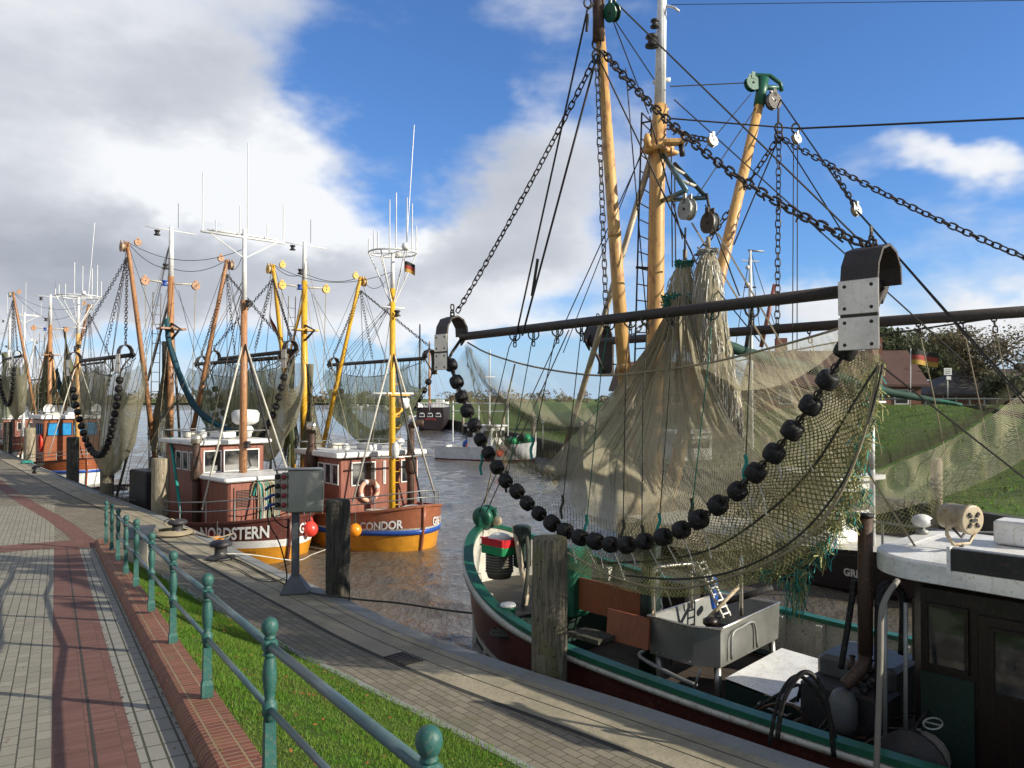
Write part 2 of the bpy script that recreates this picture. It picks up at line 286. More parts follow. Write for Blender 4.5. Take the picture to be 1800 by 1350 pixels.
# fishing net: diamonds laid out in the net's own UV; its density follows how much the net is gathered
def netmat(name, cell, c1, c2, transl=.35, floor=0.0, fold=(1, 1), wobk=.12, famp=.5):
    m, t, b = newmat(name)
    uv = t.nodes.new('ShaderNodeUVMap'); uv.uv_map = 'UVMap'; s = t.nodes.new('ShaderNodeSeparateXYZ'); t.links.new(uv.outputs[0], s.inputs[0])
    at = t.nodes.new('ShaderNodeAttribute'); at.attribute_name = 'dens'
    wob = noise(t, 2.2, 3, .6, vec=uv.outputs[0]); wob2 = noise(t, 3.1, 3, .6, vec=uv.outputs[0])
    u = nm(t, 'ADD', s.outputs[0], nm(t, 'MULTIPLY', wob, wobk)); v_ = nm(t, 'ADD', s.outputs[1], nm(t, 'MULTIPLY', wob2, wobk))
    a = nm(t, 'DIVIDE', nm(t, 'ADD', u, v_), cell); c = nm(t, 'DIVIDE', nm(t, 'SUBTRACT', u, v_), cell)
    fa = nm(t, 'MULTIPLY', nm(t, 'PINGPONG', a, .5), 2); fc = nm(t, 'MULTIPLY', nm(t, 'PINGPONG', c, .5), 2)
    folds = noise(t, 1.0, 5, .7, vec=uv.outputs[0], stretch=(16*fold[0], .5*fold[1], 1))
    dd = nm(t, 'MULTIPLY', at.outputs['Fac'], nm(t, 'ADD', 1-famp, nm(t, 'MULTIPLY', ramp(t, folds, .28, .72), famp*2)))
    al = nm(t, 'GREATER_THAN', nm(t, 'MAXIMUM', fa, fc), nm(t, 'SUBTRACT', 1, dd))
    n1 = noise(t, 1.5, 6, .7, vec=uv.outputs[0], stretch=(12, .5, 1)); n2_ = noise(t, 22, 4, .7, vec=uv.outputs[0])
    col = mixc(t, ramp(t, n1, .2, .8), c1, c2); col = mixc(t, nm(t, 'MULTIPLY', ramp(t, n2_, .45, .7), .35), col, tuple(x*.5 for x in c2))
    t.links.new(col, b.inputs['Base Color']); b.inputs['Roughness'].default_value = .85; b.inputs['Specular IOR Level'].default_value = .15
    bump(t, b, folds, .5, .05)
    tl = t.nodes.new('ShaderNodeBsdfTranslucent'); t.links.new(col, tl.inputs[0]); ms = t.nodes.new('ShaderNodeMixShader'); ms.inputs[0].default_value = transl
    t.links.new(b.outputs[0], ms.inputs[1]); t.links.new(tl.outputs[0], ms.inputs[2])
    tr = t.nodes.new('ShaderNodeBsdfTransparent'); m2 = t.nodes.new('ShaderNodeMixShader'); t.links.new(al, m2.inputs[0]); t.links.new(tr.outputs[0], m2.inputs[1]); t.links.new(ms.outputs[0], m2.inputs[2])
    t.links.new(m2.outputs[0], t.nodes['Material Output'].inputs[0])
netmat('net_fine', .026, (.64, .58, .42), (.50, .45, .32), .55, famp=.3)
netmat('net_dark', .03, (.17, .155, .10), (.10, .095, .065), .3)
netmat('net_coarse', .062, (.29, .27, .13), (.15, .16, .07), .45, wobk=.05)
netmat('net_boat', .05, (.40, .37, .26), (.25, .235, .16), .45, fold=(1.2, 1))
netmat('net_olive', .05, (.33, .35, .21), (.18, .20, .12), .45, famp=.75)
netmat('net_green', .02, (.01, .10, .07), (.008, .05, .04), .2)
# water
m, t, b = newmat('water')
g = t.nodes.new('ShaderNodeNewGeometry'); p = g.outputs['Position']
b.inputs['Roughness'].default_value = .05; b.inputs['IOR'].default_value = 1.33; b.inputs['Specular IOR Level'].default_value = .6
nA = noise(t, .7, 6, .62, vec=p, stretch=(1.3, .75, 1)); nB = noise(t, 3.2, 5, .62, vec=p, stretch=(1.4, .7, 1)); nC = noise(t, .09, 4, .6, vec=p)
hgt = nm(t, 'ADD', nm(t, 'MULTIPLY', nA, 1.0), nm(t, 'MULTIPLY', nB, .75))
t.links.new(mixc(t, ramp(t, nC, .35, .7), (.112, .095, .070), (.092, .084, .068)), b.inputs['Base Color'])
bump(t, b, nm(t, 'ADD', nB, nm(t, 'MULTIPLY', noise(t, 9, 4, .6, vec=p), .3)), .9, .10)
# ------------------------------------------------------------------ mesh builder
class MB:
    def __init__(s): s.v = []; s.f = []; s.m = []; s.names = []; s.sm = []
    def mi(s, name):
        if name not in s.names: s.names.append(name)
        return s.names.index(name)
    def add(s, vs, fs, mat, smooth=False):
        o = len(s.v); s.v += [V(p) for p in vs]; k = s.mi(mat)
        for f in fs: s.f.append([i+o for i in f]); s.m.append(k); s.sm.append(smooth)
    def tube(s, pts, r, mat, n=6, closed=False, caps=True):
        pts = [V(p) for p in pts]; K = len(pts)
        rs = r if isinstance(r, (list, tuple)) else [r]*K
        vs = []; fs = []; prev = None
        for i, p in enumerate(pts):
            if closed: tg = pts[(i+1) % K]-pts[i-1]
            else: tg = pts[min(i+1, K-1)]-pts[max(i-1, 0)]
            if tg.length < 1e-9: tg = V((0, 0, 1))
            tg.normalize()
            if prev is None:
                a = V((0, 0, 1)) if abs(tg.z) < .9 else V((1, 0, 0))
                prev = (a - tg*a.dot(tg)).normalized()
            else:
                prev = prev - tg*prev.dot(tg)
                prev = prev.normalized() if prev.length > 1e-6 else tg.orthogonal().normalized()
            bn = tg.cross(prev)
            for k in range(n):
                a = 2*pi*k/n; vs.append(p+(prev*cos(a)+bn*sin(a))*rs[i])
        for i in range(K if closed else K-1):
            j = (i+1) % K
            for k in range(n): k2 = (k+1) % n; fs.append((i*n+k, i*n+k2, j*n+k2, j*n+k))
        if caps and not closed: fs.append(tuple(range(n))[::-1]); fs.append(tuple(range((K-1)*n, K*n)))
        s.add(vs, fs, mat, n > 5)
    def box(s, c, size, mat, X=(1, 0, 0), Y=(0, 1, 0), Z=(0, 0, 1), bev=0):
        c = V(c); X = V(X).normalized(); Y = V(Y).normalized(); Z = V(Z).normalized(); a, b, d = [q/2 for q in size]
        if bev <= 0:
            vs = [c+X*(a*i)+Y*(b*j)+Z*(d*k) for k in (-1, 1) for j in (-1, 1) for i in (-1, 1)]
            fs = [(0, 2, 3, 1), (4, 5, 7, 6), (0, 1, 5, 4), (2, 6, 7, 3), (0, 4, 6, 2), (1, 3, 7, 5)]
            s.add(vs, fs, mat); return
        e = min(bev, a*.9, b*.9, d*.9); rings = []
        for z, q in ((-d, e), (-d+e, 0), (d-e, 0), (d, e)):
            aa, bb = a-q, b-q; cc = e
            rings.append([(aa-cc, -bb), (aa, -bb+cc), (aa, bb-cc), (aa-cc, bb), (-aa+cc, bb), (-aa, bb-cc), (-aa, -bb+cc), (-aa+cc, -bb)])
        vs = [c+X*x+Y*y+Z*z for (z, _), ring in zip(((-d, 0), (-d+e, 0), (d-e, 0), (d, 0)), rings) for x, y in ring]
        fs = [(i*8+k, i*8+(k+1) % 8, i*8+8+(k+1) % 8, i*8+8+k) for i in range(3) for k in range(8)]
        fs += [tuple(range(8))[::-1], tuple(range(24, 32))]; s.add(vs, fs, mat)
    def lathe(s, base, prof, mat, n=12, axis=(0, 0, 1), smooth=True):
        base = V(base); ax = V(axis).normalized(); u = ax.orthogonal().normalized(); w = ax.cross(u)
        vs = [base+ax*h+(u*cos(2*pi*k/n)+w*sin(2*pi*k/n))*r for (r, h) in prof for k in range(n)]
        fs = [(i*n+k, i*n+(k+1) % n, (i+1)*n+(k+1) % n, (i+1)*n+k) for i in range(len(prof)-1) for k in range(n)]
        fs += [tuple(range(n))[::-1], tuple(range((len(prof)-1)*n, len(prof)*n))]; s.add(vs, fs, mat, smooth)
    def sphere(s, c, r, mat, n=12, m=8, sc=(1, 1, 1)):
        vs = []; c = V(c)
        for i in range(m+1):
            t = pi*i/m
            for k in range(n): a = 2*pi*k/n; vs.append(c+V((sin(t)*cos(a)*r*sc[0], sin(t)*sin(a)*r*sc[1], cos(t)*r*sc[2])))
        s.add(vs, [(i*n+k, (i+1)*n+k, (i+1)*n+(k+1) % n, i*n+(k+1) % n) for i in range(m) for k in range(n)], mat, True)
    def prism(s, poly, off, mat):      # planar polygon (3D points) given thickness along off
        poly = [V(p) for p in poly]; n = len(poly); off = V(off); vs = poly+[p+off for p in poly]
        s.add(vs, [tuple(range(n))[::-1], tuple(range(n, 2*n))]+[(i, (i+1) % n, n+(i+1) % n, n+i) for i in range(n)], mat)
    def strip(s, A, B, mat, smooth=False):
        n = len(A); s.add(list(A)+list(B), [(i, i+1, n+i+1, n+i) for i in range(n-1)], mat, smooth)
    def grid(s, G, mat, smooth=True):
        n = len(G[0]); s.add([p for r in G for p in r], [(i*n+j, i*n+j+1, (i+1)*n+j+1, (i+1)*n+j) for i in range(len(G)-1) for j in range(n-1)], mat, smooth)
    def links(s, pts, ll, r, mat, seg=10, rn=4):      # a real chain: stadium links turned 90 degrees each
        path = resample(pts, ll*.72)
        for i in range(len(path)-1):
            a, b = path[i], path[i+1]; d = (b-a).normalized(); c = (a+b)/2
            u = d.orthogonal().normalized(); w = d.cross(u)
            if i % 2: u, w = w, u
            q = random.uniform(-.3, .3); u2 = u*cos(q)+w*sin(q)
            h = ll/2-r; wd = ll*.27
            loop = []
            for k in range(seg):
                t = 2*pi*k/seg; loop.append(c+d*(max(-1, min(1, cos(t)*1.25))*h)+u2*(max(-1, min(1, sin(t)*1.3))*wd))
            s.tube(loop, r, mat, rn, closed=True)
def resample(pts, step):
    pts = [V(p) for p in pts]; out = [pts[0].copy()]; rem = step
    for a, b in zip(pts, pts[1:]):
        l = (b-a).length; pos = 0
        while l-pos >= rem: pos += rem; out.append(a+(b-a)*(pos/l)); rem = step
        rem -= l-pos
    return out
def sag(p, q, s, n=10):
    p, q = V(p), V(q); return [p.lerp(q, i/n)+V((0, 0, -s*4*(i/n)*(1-i/n))) for i in range(n+1)]
def cat(pts, n=6):       # Catmull-Rom
    P = [V(p) for p in pts]; P = [P[0]*2-P[1]]+P+[P[-1]*2-P[-2]]; out = []
    for i in range(1, len(P)-2):
        for k in range(n):
            t = k/n; a, b, c, d = P[i-1:i+3]
            out.append(.5*((2*b)+(c-a)*t+(2*a-5*b+4*c-d)*t*t+(-a+3*b-3*c+d)*t**3))
    return out+[P[-2].copy()]
# ------------------------------------------------------------------ scene objects
WM = {}      # world matrices
def tag(o, label=None, cat_=None, group=None, kind=None):
    if label: o['label'] = label
    if cat_: o['category'] = cat_
    if group: o['group'] = group
    if kind: o['kind'] = kind
    return o
def meshdata(name, mb, Mi=None):
    me = bpy.data.meshes.new(name)
    me.from_pydata([(Mi @ p)[:] if Mi else p[:] for p in mb.v], [], mb.f)
    for n in mb.names: me.materials.append(M[n])
    me.polygons.foreach_set('material_index', mb.m); me.polygons.foreach_set('use_smooth', mb.sm); me.update(); return me
def empty(name, loc, label, cat_, group=None, rot=None):
    o = bpy.data.objects.new(name, None); COL.objects.link(o)
    mw = Matrix.Translation(V(loc)) @ (rot.to_4x4() if rot is not None else Matrix())
    o.matrix_world = mw; o.empty_display_size = .2; WM[o.name] = mw; return tag(o, label, cat_, group)
def link(name, mb, parent=None, label=None):
    if parent is not None:
        mw = WM[parent.name]; o = bpy.data.objects.new(name, meshdata(name, mb, mw.inverted())); COL.objects.link(o); o.parent = parent
        WM[o.name] = mw
    else:
        n = len(mb.v); xs = [p.x for p in mb.v]; ys = [p.y for p in mb.v]; zs = [p.z for p in mb.v]
        mw = Matrix.Translation(((min(xs)+max(xs))/2, (min(ys)+max(ys))/2, min(zs)))
        o = bpy.data.objects.new(name, meshdata(name, mb, mw.inverted())); COL.objects.link(o); o.matrix_world = mw; WM[o.name] = mw
    if label: o['label'] = label
    return o
def place(name, me, mw, parent=None):        # a copy sharing mesh data
    o = bpy.data.objects.new(name, me); COL.objects.link(o)
    if parent is not None: o.parent = parent; o.matrix_basis = WM[parent.name].inverted() @ mw
    else: o.matrix_basis = mw
    WM[o.name] = mw; return o
def one(name, fn, parent=None, label=None):
    mb = MB(); fn(mb); return link(name, mb, parent, label)
def T(name, pts, r, mat, parent=None, n=6):
    mb = MB(); mb.tube(pts, r, mat, n); return link(name, mb, parent)
def wire(parent, p, q, r=.012, mat='wire_dark', s=0, name='stay'):
    return T(name, sag(p, q, s) if s else [p, q], r, mat, parent, 4)
def chain(parent, p, q, ll=.13, r=.012, s=0, mat='rusty_steel', name='chain'):
    mb = MB(); mb.links(sag(p, q, s, 16), ll, r, mat); return link(name, mb, parent)
def netsheet(name, G, mat, parent, dens, uvscale=(1, 1)):   # dens(i/ni, j/nj)
    ni, nj = len(G), len(G[0]); mw = WM[parent.name].inverted()
    wid = sum((G[i][j+1]-G[i][j]).length for i in range(ni) for j in range(nj-1))/ni
    hei = sum((G[i+1][j]-G[i][j]).length for i in range(ni-1) for j in range(nj))/nj
    me = bpy.data.meshes.new(name)
    fs = [(i*nj+j, i*nj+j+1, (i+1)*nj+j+1, (i+1)*nj+j) for i in range(ni-1) for j in range(nj-1)]
    me.from_pydata([(mw @ p)[:] for r in G for p in r], [], fs); me.materials.append(M[mat])
    uv = me.uv_layers.new(name='UVMap')
    for l in me.loops:
        i, j = divmod(l.vertex_index, nj); uv.data[l.index].uv = (j/(nj-1)*wid*uvscale[0], i/(ni-1)*hei*uvscale[1])
    at = me.attributes.new('dens', 'FLOAT', 'POINT')
    for i in range(ni):
        for j in range(nj): at.data[i*nj+j].value = dens(i/(ni-1), j/(nj-1))
    for p in me.polygons: p.use_smooth = True
    me.update(); o = bpy.data.objects.new(name, me); COL.objects.link(o); o.parent = parent; WM[o.name] = WM[parent.name]; return o
def text_mesh(body, size, stretch=1.0, bold=.0):
    cu = bpy.data.curves.new('t', 'FONT'); cu.body = body; cu.size = size; cu.offset = bold; cu.resolution_u = 3
    o = bpy.data.objects.new('t', cu); COL.objects.link(o); dg = bpy.context.evaluated_depsgraph_get()
    me = bpy.data.meshes.new_from_object(o.evaluated_get(dg)); vs = [V((v.co.x*stretch, v.co.y, 0)) for v in me.vertices]; fs = [tuple(p.vertices) for p in me.polygons]
    bpy.data.objects.remove(o); bpy.data.curves.remove(cu); bpy.data.meshes.remove(me); return vs, fs
def lettering(name, body, size, fn, mat, parent, stretch=1, bold=0):   # fn(x,y)->world
    vs, fs = text_mesh(body, size, stretch, bold); mb = MB(); mb.add([fn(v.x, v.y) for v in vs], fs, mat); return link(name, mb, parent)

# ------------------------------------------------------------------ ground: quay edge, quay, ramp path, lawn
Q0 = [(10, -1), (7, 2.9), (4.6, 5.7), (2.87, 7.48), (1.5, 8.85), (-.03, 10.3), (-1.5, 11.9), (-2.74, 13.5), (-4.6, 15.9), (-9.9, 22.9), (-14.2, 28.1), (-19.4, 34.6), (-34, 53), (-70, 98), (-130, 172), (-250, 320)]
QE = cat([(x, y, 0) for x, y in Q0], 8)
def qoff(r, z=0):        # quay edge line moved inland by r
    out = []
    for i, p in enumerate(QE):
        d = (QE[min(i+1, len(QE)-1)]-QE[max(i-1, 0)]).normalized(); out.append(p+V((-d.y, d.x, 0))*r+V((0, 0, z)))
    return out
def struct(o): o['kind'] = 'structure'; return o
def qbox(mb, r0, r1, z, mat): mb.strip(qoff(r0, z), qoff(r1, z), mat)
mb = MB()   # curb stone with a rounded nose and the wall under it
A = [(-.02, -1.9), (-.02, -.09), (.0, -.03), (.03, .0), (.27, .004), (.29, -.02)]
for (r0, z0), (r1, z1) in zip(A, A[1:]): mb.strip(qoff(r0, z0), qoff(r1, z1), 'curb_stone' if z0 > -.5 else 'quay_wall', True)
struct(link('quay_edge', mb))
mb = MB(); qbox(mb, .285, 1.03, -.006, 'apron'); struct(link('quay_apron', mb))
mb = MB(); mb.strip(qoff(1.03, -.004), qoff(1.10, -.004), 'joint_dark')
for z, r in ((-.003, .42), (-.003, .70)): mb.strip(qoff(r, z), qoff(r+.012, z), 'joint_dark')
struct(link('quay_joint', mb))
mb = MB(); mb.strip(qoff(1.10, -.006), qoff(3.1, -.006), 'paver_quay'); mb.strip(qoff(3.1, -.006), qoff(60, -.006), 'paver_quay'); struct(link('quay_pavement', mb))
# red brick bands on the quay level
i0 = next(i for i, p in enumerate(QE) if p.y > 19.2)
mb = MB(); mb.strip(qoff(2.35, -.001)[i0:], qoff(2.78, -.001)[i0:], 'brick_red'); struct(link('brick_band', mb))
# ramp path: s along, r to the right of the post line
P0 = V((-1.345, 4.43, 0))
def zr(s): y = P0.y+s*PD.y; return max(.0, 1.49-.083*y)
SEND = 17.15
def PR(s, r, dz=0): p = P0+PD*s+PN*r; return V((p.x, p.y, zr(s)+dz))
SS = [-9+i*.5 for i in range(int((SEND+9)/.5)+1)]+[SEND]
def band(mb, r0, r1, mat, dz=0, s0=-9, s1=SEND):
    ss = [s for s in SS if s0 < s < s1]; ss = [s0]+ss+[s1]
    mb.strip([PR(s, r1, dz) for s in ss], [PR(s, r0, dz) for s in ss], mat)
mb = MB(); band(mb, -14, -1.04, 'paver_grey'); band(mb, -14, -1.04, 'paver_grey', .0, SEND, SEND+.001); struct(link('walkway', mb))
mb = MB(); band(mb, -1.04, -.54, 'brick_red'); band(mb, -14, -.30, 'brick_red', .004, 16.35, SEND+.15); struct(link('brick_path_band', mb))
mb = MB(); band(mb, -.795, -.775, 'joint_dark', .002, -9, 16.3); struct(link('path_joint', mb))
mb = MB(); band(mb, -.54, -.21, 'slab_strip', .001, .9, 16.0); band(mb, -.54, -.21, 'joint_dark', -.05, -9, .9); struct(link('slab_strip', mb))
mb = MB()   # far pavement left of and beyond the ramp
mb.add([PR(SEND, -14, -.003), PR(SEND, -1.04, -.003), PR(SEND+8, -1.04, -.003), PR(SEND+8, -14, -.003)], [(0, 1, 2, 3)], 'paver_grey'); struct(link('quay_forecourt', mb))
# brick kerb (bullnose) that carries the railing
prof = [(-.235, -.05), (-.22, .045), (-.20, .085), (-.165, .108), (-.12, .112), (.085, .112), (.09, -.3)]
mb = MB()
for (r0, z0), (r1, z1) in zip(prof, prof[1:]):
    ss = [s for s in SS if s <= 16.6]; mb.strip([PR(s, r1, z1) for s in ss], [PR(s, r0, z0) for s in ss], 'brick_kerb', True)
mb.add([PR(16.5, r, z) for r, z in prof], [tuple(range(len(prof)))], 'brick_kerb')
struct(link('brick_kerb', mb))
# lawn wedge between kerb and quay
def lawn_low(y):
    xs = [(2.3, 4.9), (1.2, 6.1), (.09, 7.37), (-1.27, 8.88), (-3.0, 10.75), (-4.75, 12.8), (-6.8, 15.3), (-7.6, 16.2)]
    for (x0, y0), (x1, y1) in zip(xs, xs[1:]):
        if y0 <= y <= y1: return x0+(x1-x0)*(y-y0)/(y1-y0)
    return 2.3+(4.9-y)*1.0 if y < 4.9 else -7.9
def kerb_x(y): s = (y-P0.y)/PD.y; return (P0+PD*s+PN*.09).x
G = []
for i in range(80):
    y = 1.2+15.0*i/79; x0, x1 = kerb_x(y), lawn_low(y)
    if x1 < x0+.02: x1 = x0+.02
    s = (y-P0.y)/PD.y; z0 = zr(s)+.07; row = []
    for j in range(13):
        t = j/12; row.append(V((x0+(x1-x0)*t, y-.25*t*0, z0*(1-t)**1.25+.012)))
    G.append(row)
LG = G
mb = MB(); mb.grid(G, 'lawn'); struct(link('lawn', mb))
mb = MB()   # concrete edging under the lawn
e1 = [V((lawn_low(y), y, .012)) for y in [1.5+.3*i for i in range(49)]]
mb.strip(e1, [p+V((.075, .06, 0)) for p in e1], 'curb_stone'); mb.strip([p+V((.075, .06, 0)) for p in e1], [p+V((.075, .06, -.03)) for p in e1], 'curb_stone'); struct(link('lawn_edging', mb))
mb = MB(); rnd = random.Random(3)
for _ in range(125000):
    i = rnd.random()**1.25*78; j = rnd.random()*12; a, b = int(i), int(j); b = min(b, 11); fi, fj = i-a, j-b
    p = LG[a][b].lerp(LG[a+1][b], fi).lerp(LG[a][b+1].lerp(LG[a+1][b+1], fi), fj)
    if p.y > 15.6: continue
    if p.y < 2.6: continue
    th = rnd.random()*2*pi; cl_ = .6+.8*abs(sin(p.x*2.1+sin(p.y*3)))*abs(cos(p.y*1.7+p.x)); h = rnd.uniform(.018, .045)*cl_*(1.5 if rnd.random() < .08 else 1); w = rnd.uniform(.003, .006)
    d = V((cos(th), sin(th), 0)); ln = V((rnd.uniform(-.02, .02), rnd.uniform(-.02, .02), h))
    if fj+b > 11.6: p = p+V((.09*rnd.random()*abs(sin(p.y*5)), .06*rnd.random(), 0))
    dry = rnd.random() < .10+.5*max(0, sin(p.x*1.3+1)*sin(p.y*2.3+p.x*.7))**3
    if rnd.random() < .6*max(0, sin(p.x*3.1+p.y)*sin(p.y*2.9-p.x))**4: continue
    mb.add([p-d*w, p+d*w, p+ln], [(0, 1, 2)], 'blade_dry' if dry else 'blade')
tag(link('grass', mb), 'short green grass on the slope between brick kerb and quay', 'grass', kind='stuff')
mb = MB()
for _ in range(300):
    i = rnd.random()*60; j = rnd.random()*11.9; p = LG[int(i)][int(j)].lerp(LG[int(i)+1][int(j)+1 if j < 11 else 12], rnd.random())+V((0, 0, .035))
    th = rnd.random()*6.3; u = V((cos(th), sin(th), rnd.uniform(-.4, .4)))*.022; w = V((-sin(th), cos(th), rnd.uniform(-.3, .3)))*.015
    mb.add([p-u, p+w*.9, p+u, p-w], [(0, 1, 2, 3)], 'leaf_fallen')
for _ in range(220):
    s = rnd.uniform(-1, 12); r = rnd.uniform(-2.5, .1); p = PR(s, r, .006 if r < -.3 else .118); th = rnd.random()*6.3; q = rnd.uniform(.4, 1)
    u = V((cos(th), sin(th), .1))*.014*q; w = V((-sin(th), cos(th), .2))*.01*q; mb.add([p-u, p+w, p+u, p-w], [(0, 1, 2, 3)], 'leaf_fallen')
for _ in range(260):
    s = rnd.uniform(-1, 14); r = rnd.choice((rnd.uniform(-2.6, -.25), -.24, -.53)); p = PR(s, r, .004); z = rnd.uniform(.004, .011); mb.add([p-PD*z, p+PN*z, p+PD*z, p-PN*z, p+V((0, 0, z*.8))], [(0, 1, 4), (1, 2, 4), (2, 3, 4), (3, 0, 4)], 'mud')
tag(link('fallen_leaves', mb), 'orange fallen leaves scattered over the grass and paving', 'leaves', kind='stuff')
# drain grate at the lower end of the slab strip
dg = empty('drain_grate', PR(.8, -.4, -.01), 'rusty iron drain grate set between slab strip and brick kerb', 'drain grate')
mb = MB()
for k in range(9): s = .86-.055*k; mb.box(PR(s, -.405, -.012), (.24, .022, .02), 'rusty_steel', PN, PD)
link('bar', mb, dg)
mb = MB()
for r in (-.535, -.275): mb.box((PR(.9, r, -.012)+PR(.3, r, -.012))/2, (.02, .6, .03), 'rusty_steel', PN, PD)
link('frame', mb, dg)
mb = MB(); mb.lathe(PZ(33, 869, 0), [(.34, 0), (.34, .004), (.30, .006), (0.01, .006)], 'manhole', 24); tag(link('manhole_cover', mb), 'round iron manhole cover in the grey quay paving', 'manhole cover')
mb = MB(); c = PZ(710, 1158, 0)
for k in range(7): mb.box(c+V((-.68, .73, 0))*(.07*k-.2)+V((0, 0, .004)), (.3, .03, .012), 'rusty_steel', (.73, .68, 0), (-.68, .73, 0))
tag(link('gully_grate', mb), 'rusty slotted gully cover in the quay pavers above the grass', 'drain cover')

# ------------------------------------------------------------------ water and the opposite shore
WL = -1.2
BK = [(17, -2), (16.2, 8), (15.0, 15), (13.6, 22), (9.5, 34), (6, 46), (3.6, 58), (.2, 75), (-4.8, 98), (-10, 124), (-27, 190), (-58, 380), (-90, 560)]
rw = random.Random(17); WV = []
for k in range(26):
    lam = .38*1.115**k*rw.uniform(.9, 1.1); th = rw.gauss(.9, .75); WV.append((2*pi/lam*cos(th), 2*pi/lam*sin(th), rw.random()*6.28, lam*.0098*(1 if lam < 3 else .5)))
def wave(x, y): return sum(a*sin(kx*x+ky*y+p) for kx, ky, p, a in WV)
G = []; y = 7.0
while y < 300:
    row = []; xs = [-.83*y-2+(1.66*y+6)*i/230 for i in range(231)]
    for x in xs:
        c_ = .45+.55*(.5+.5*sin(x*.21+y*.13+1.5*sin(y*.07)))
        row.append(V((x, y, WL+wave(x, y)*c_)))
    G.append(row); y *= 1.0078
mb = MB(); mb.grid(G, 'water', True); mb.grid([[V((x, y, WL-.14)) for x in (-900, -300, -100, -40, -15, 0, 10, 20, 60)] for y in (-40, 0, 10, 20, 40, 70, 110, 180, 300, 600)], 'water'); struct(link('water', mb))
BKs = cat([(x, y, 0) for x, y in BK], 6)
def sm(a, b, x): t = max(0, min(1, (x-a)/(b-a))); return t*t*(3-2*t)
def zland(x, y, o):
    dike = sm(5, 13, x)*sm(2.5, 24, o)*2.75*sm(170, 110, y); return .12+dike+.0*y+(random.Random(int(x*7+y*13)).uniform(-.05, .05) if o > 2 else 0)
OFF = [.3, .8, 2, 4, 6.5, 9, 12, 16, 20, 25, 31, 40, 60, 100, 200, 500, 1400]
mb = MB(); mb.grid([[V((p.x+o, p.y, zland(p.x+o, p.y, o))) for o in OFF] for p in BKs], 'dike_grass'); struct(link('far_bank', mb))
mb = MB(); mb.grid([[V((x, y, 0)) for x in (-2500, -800, -300, -90, 50, 400, 1400, 2600)] for y in (559, 700, 1200, 3500)], 'field'); struct(link('field', mb))
mb = MB(); a = [V((p.x, p.y, -1.9)) for p in BKs]; b = [V((p.x, p.y, .14)) for p in BKs]; c = [p+V((.35, 0, 0)) for p in b]
mb.strip(b, a, 'quay_wall'); mb.strip(c, b, 'quay_wall')
for p in resample([V((q.x, q.y, 0)) for q in BKs[:60]], .9): mb.box(p+V((-.06, 0, -.55)), (.12, .22, 1.3), 'quay_wall')
struct(link('far_bank_wall', mb))
mb = MB(); mb.box((-95, 562, -.6), (1700, 4, 1.3), 'mud'); struct(link('far_shore', mb))

mb = MB(); rnd = random.Random(31); nb_ = 0
while nb_ < 26000:
    p = BKs[rnd.randrange(8, 44)]; o = rnd.uniform(.5, 26); x = p.x+o; y = p.y+rnd.uniform(-1, 1)
    if x < 4: continue
    nb_ += 1; j = max(i for i, q in enumerate(OFF) if q <= o); f = (o-OFF[j])/(OFF[j+1]-OFF[j]); z = zland(p.x+OFF[j], p.y, OFF[j])*(1-f)+zland(p.x+OFF[j+1], p.y, OFF[j+1])*f-.03
    th = rnd.random()*6.3; d = V((cos(th), sin(th), 0))*rnd.uniform(.02, .06); c = V((x, y, z)); h = rnd.uniform(.06, .16)
    mb.add([c-d, c+d, c+d*.5+V((rnd.uniform(-.05, .05), 0, h))], [(0, 1, 2)], rnd.choice(('blade', 'blade', 'blade_dry', 'leaf_green')))
tag(link('rough_grass', mb), 'rough grass growing on the slope of the opposite bank', 'grass', kind='stuff')
# ------------------------------------------------------------------ railing
rl = empty('railing', PR(0, 0), 'teal post and rail handrail along the brick kerb', 'railing')
posts = [(755, 1275, 2.66), (475, 1085, 4.43), (365, 1007, 6.2), (305, 968, 8.1), (267, 935, 9.7), (240, 912, 11.4), (222, 905, 13.0), (208, 893, 14.6), (197, 885, 16.3), (187, 880, 17.9)]
pprof = [(.036, 0), (.036, .30), (.036, .40), (.034, .42), (.040, .43), (.040, .45), (.030, .465), (.034, .50), (.043, .56), (.046, .62), (.043, .68), (.034, .735), (.03, .76), (.040, .775), (.040, .785)]
def post_mesh():
    mb = MB()
    # square foot
    for z0, z1, a0, a1 in ((0, .10, .047, .047), (.10, .135, .047, .037), (.135, .40, .037, .033)):
        vs = [V((sx*a, sy*a, z)) for z, a in ((z0, a0), (z1, a1)) for sx, sy in ((-1, -1), (1, -1), (1, 1), (-1, 1))]
        mb.add(vs, [(0, 1, 5, 4), (1, 2, 6, 5), (2, 3, 7, 6), (3, 0, 4, 7), (4, 5, 6, 7), (3, 2, 1, 0)], 'teal_fence')
    mb.lathe((0, 0, 0), [(.034, .40), (.036, .43), (.046, .438), (.046, .505), (.036, .512), (.030, .53), (.036, .57), (.044, .63), (.045, .68), (.039, .735), (.031, .765), (.031, .772), (.043, .778), (.043, .79), (.031, .797)], 'teal_fence', 14)
    mb.box((0, 0, .835), (.088, .088, .075), 'teal_fence', bev=.012)
    mb.lathe((0, 0, 0), [(.035, .873), (.036, .885), (.028, .892), (.040, .903), (.050, .925), (.053, .945), (.049, .968), (.034, .988), (.012, .998), (.0, 1.0)], 'teal_fence', 16)
    return meshdata('post', mb)
pm = post_mesh(); tops = []
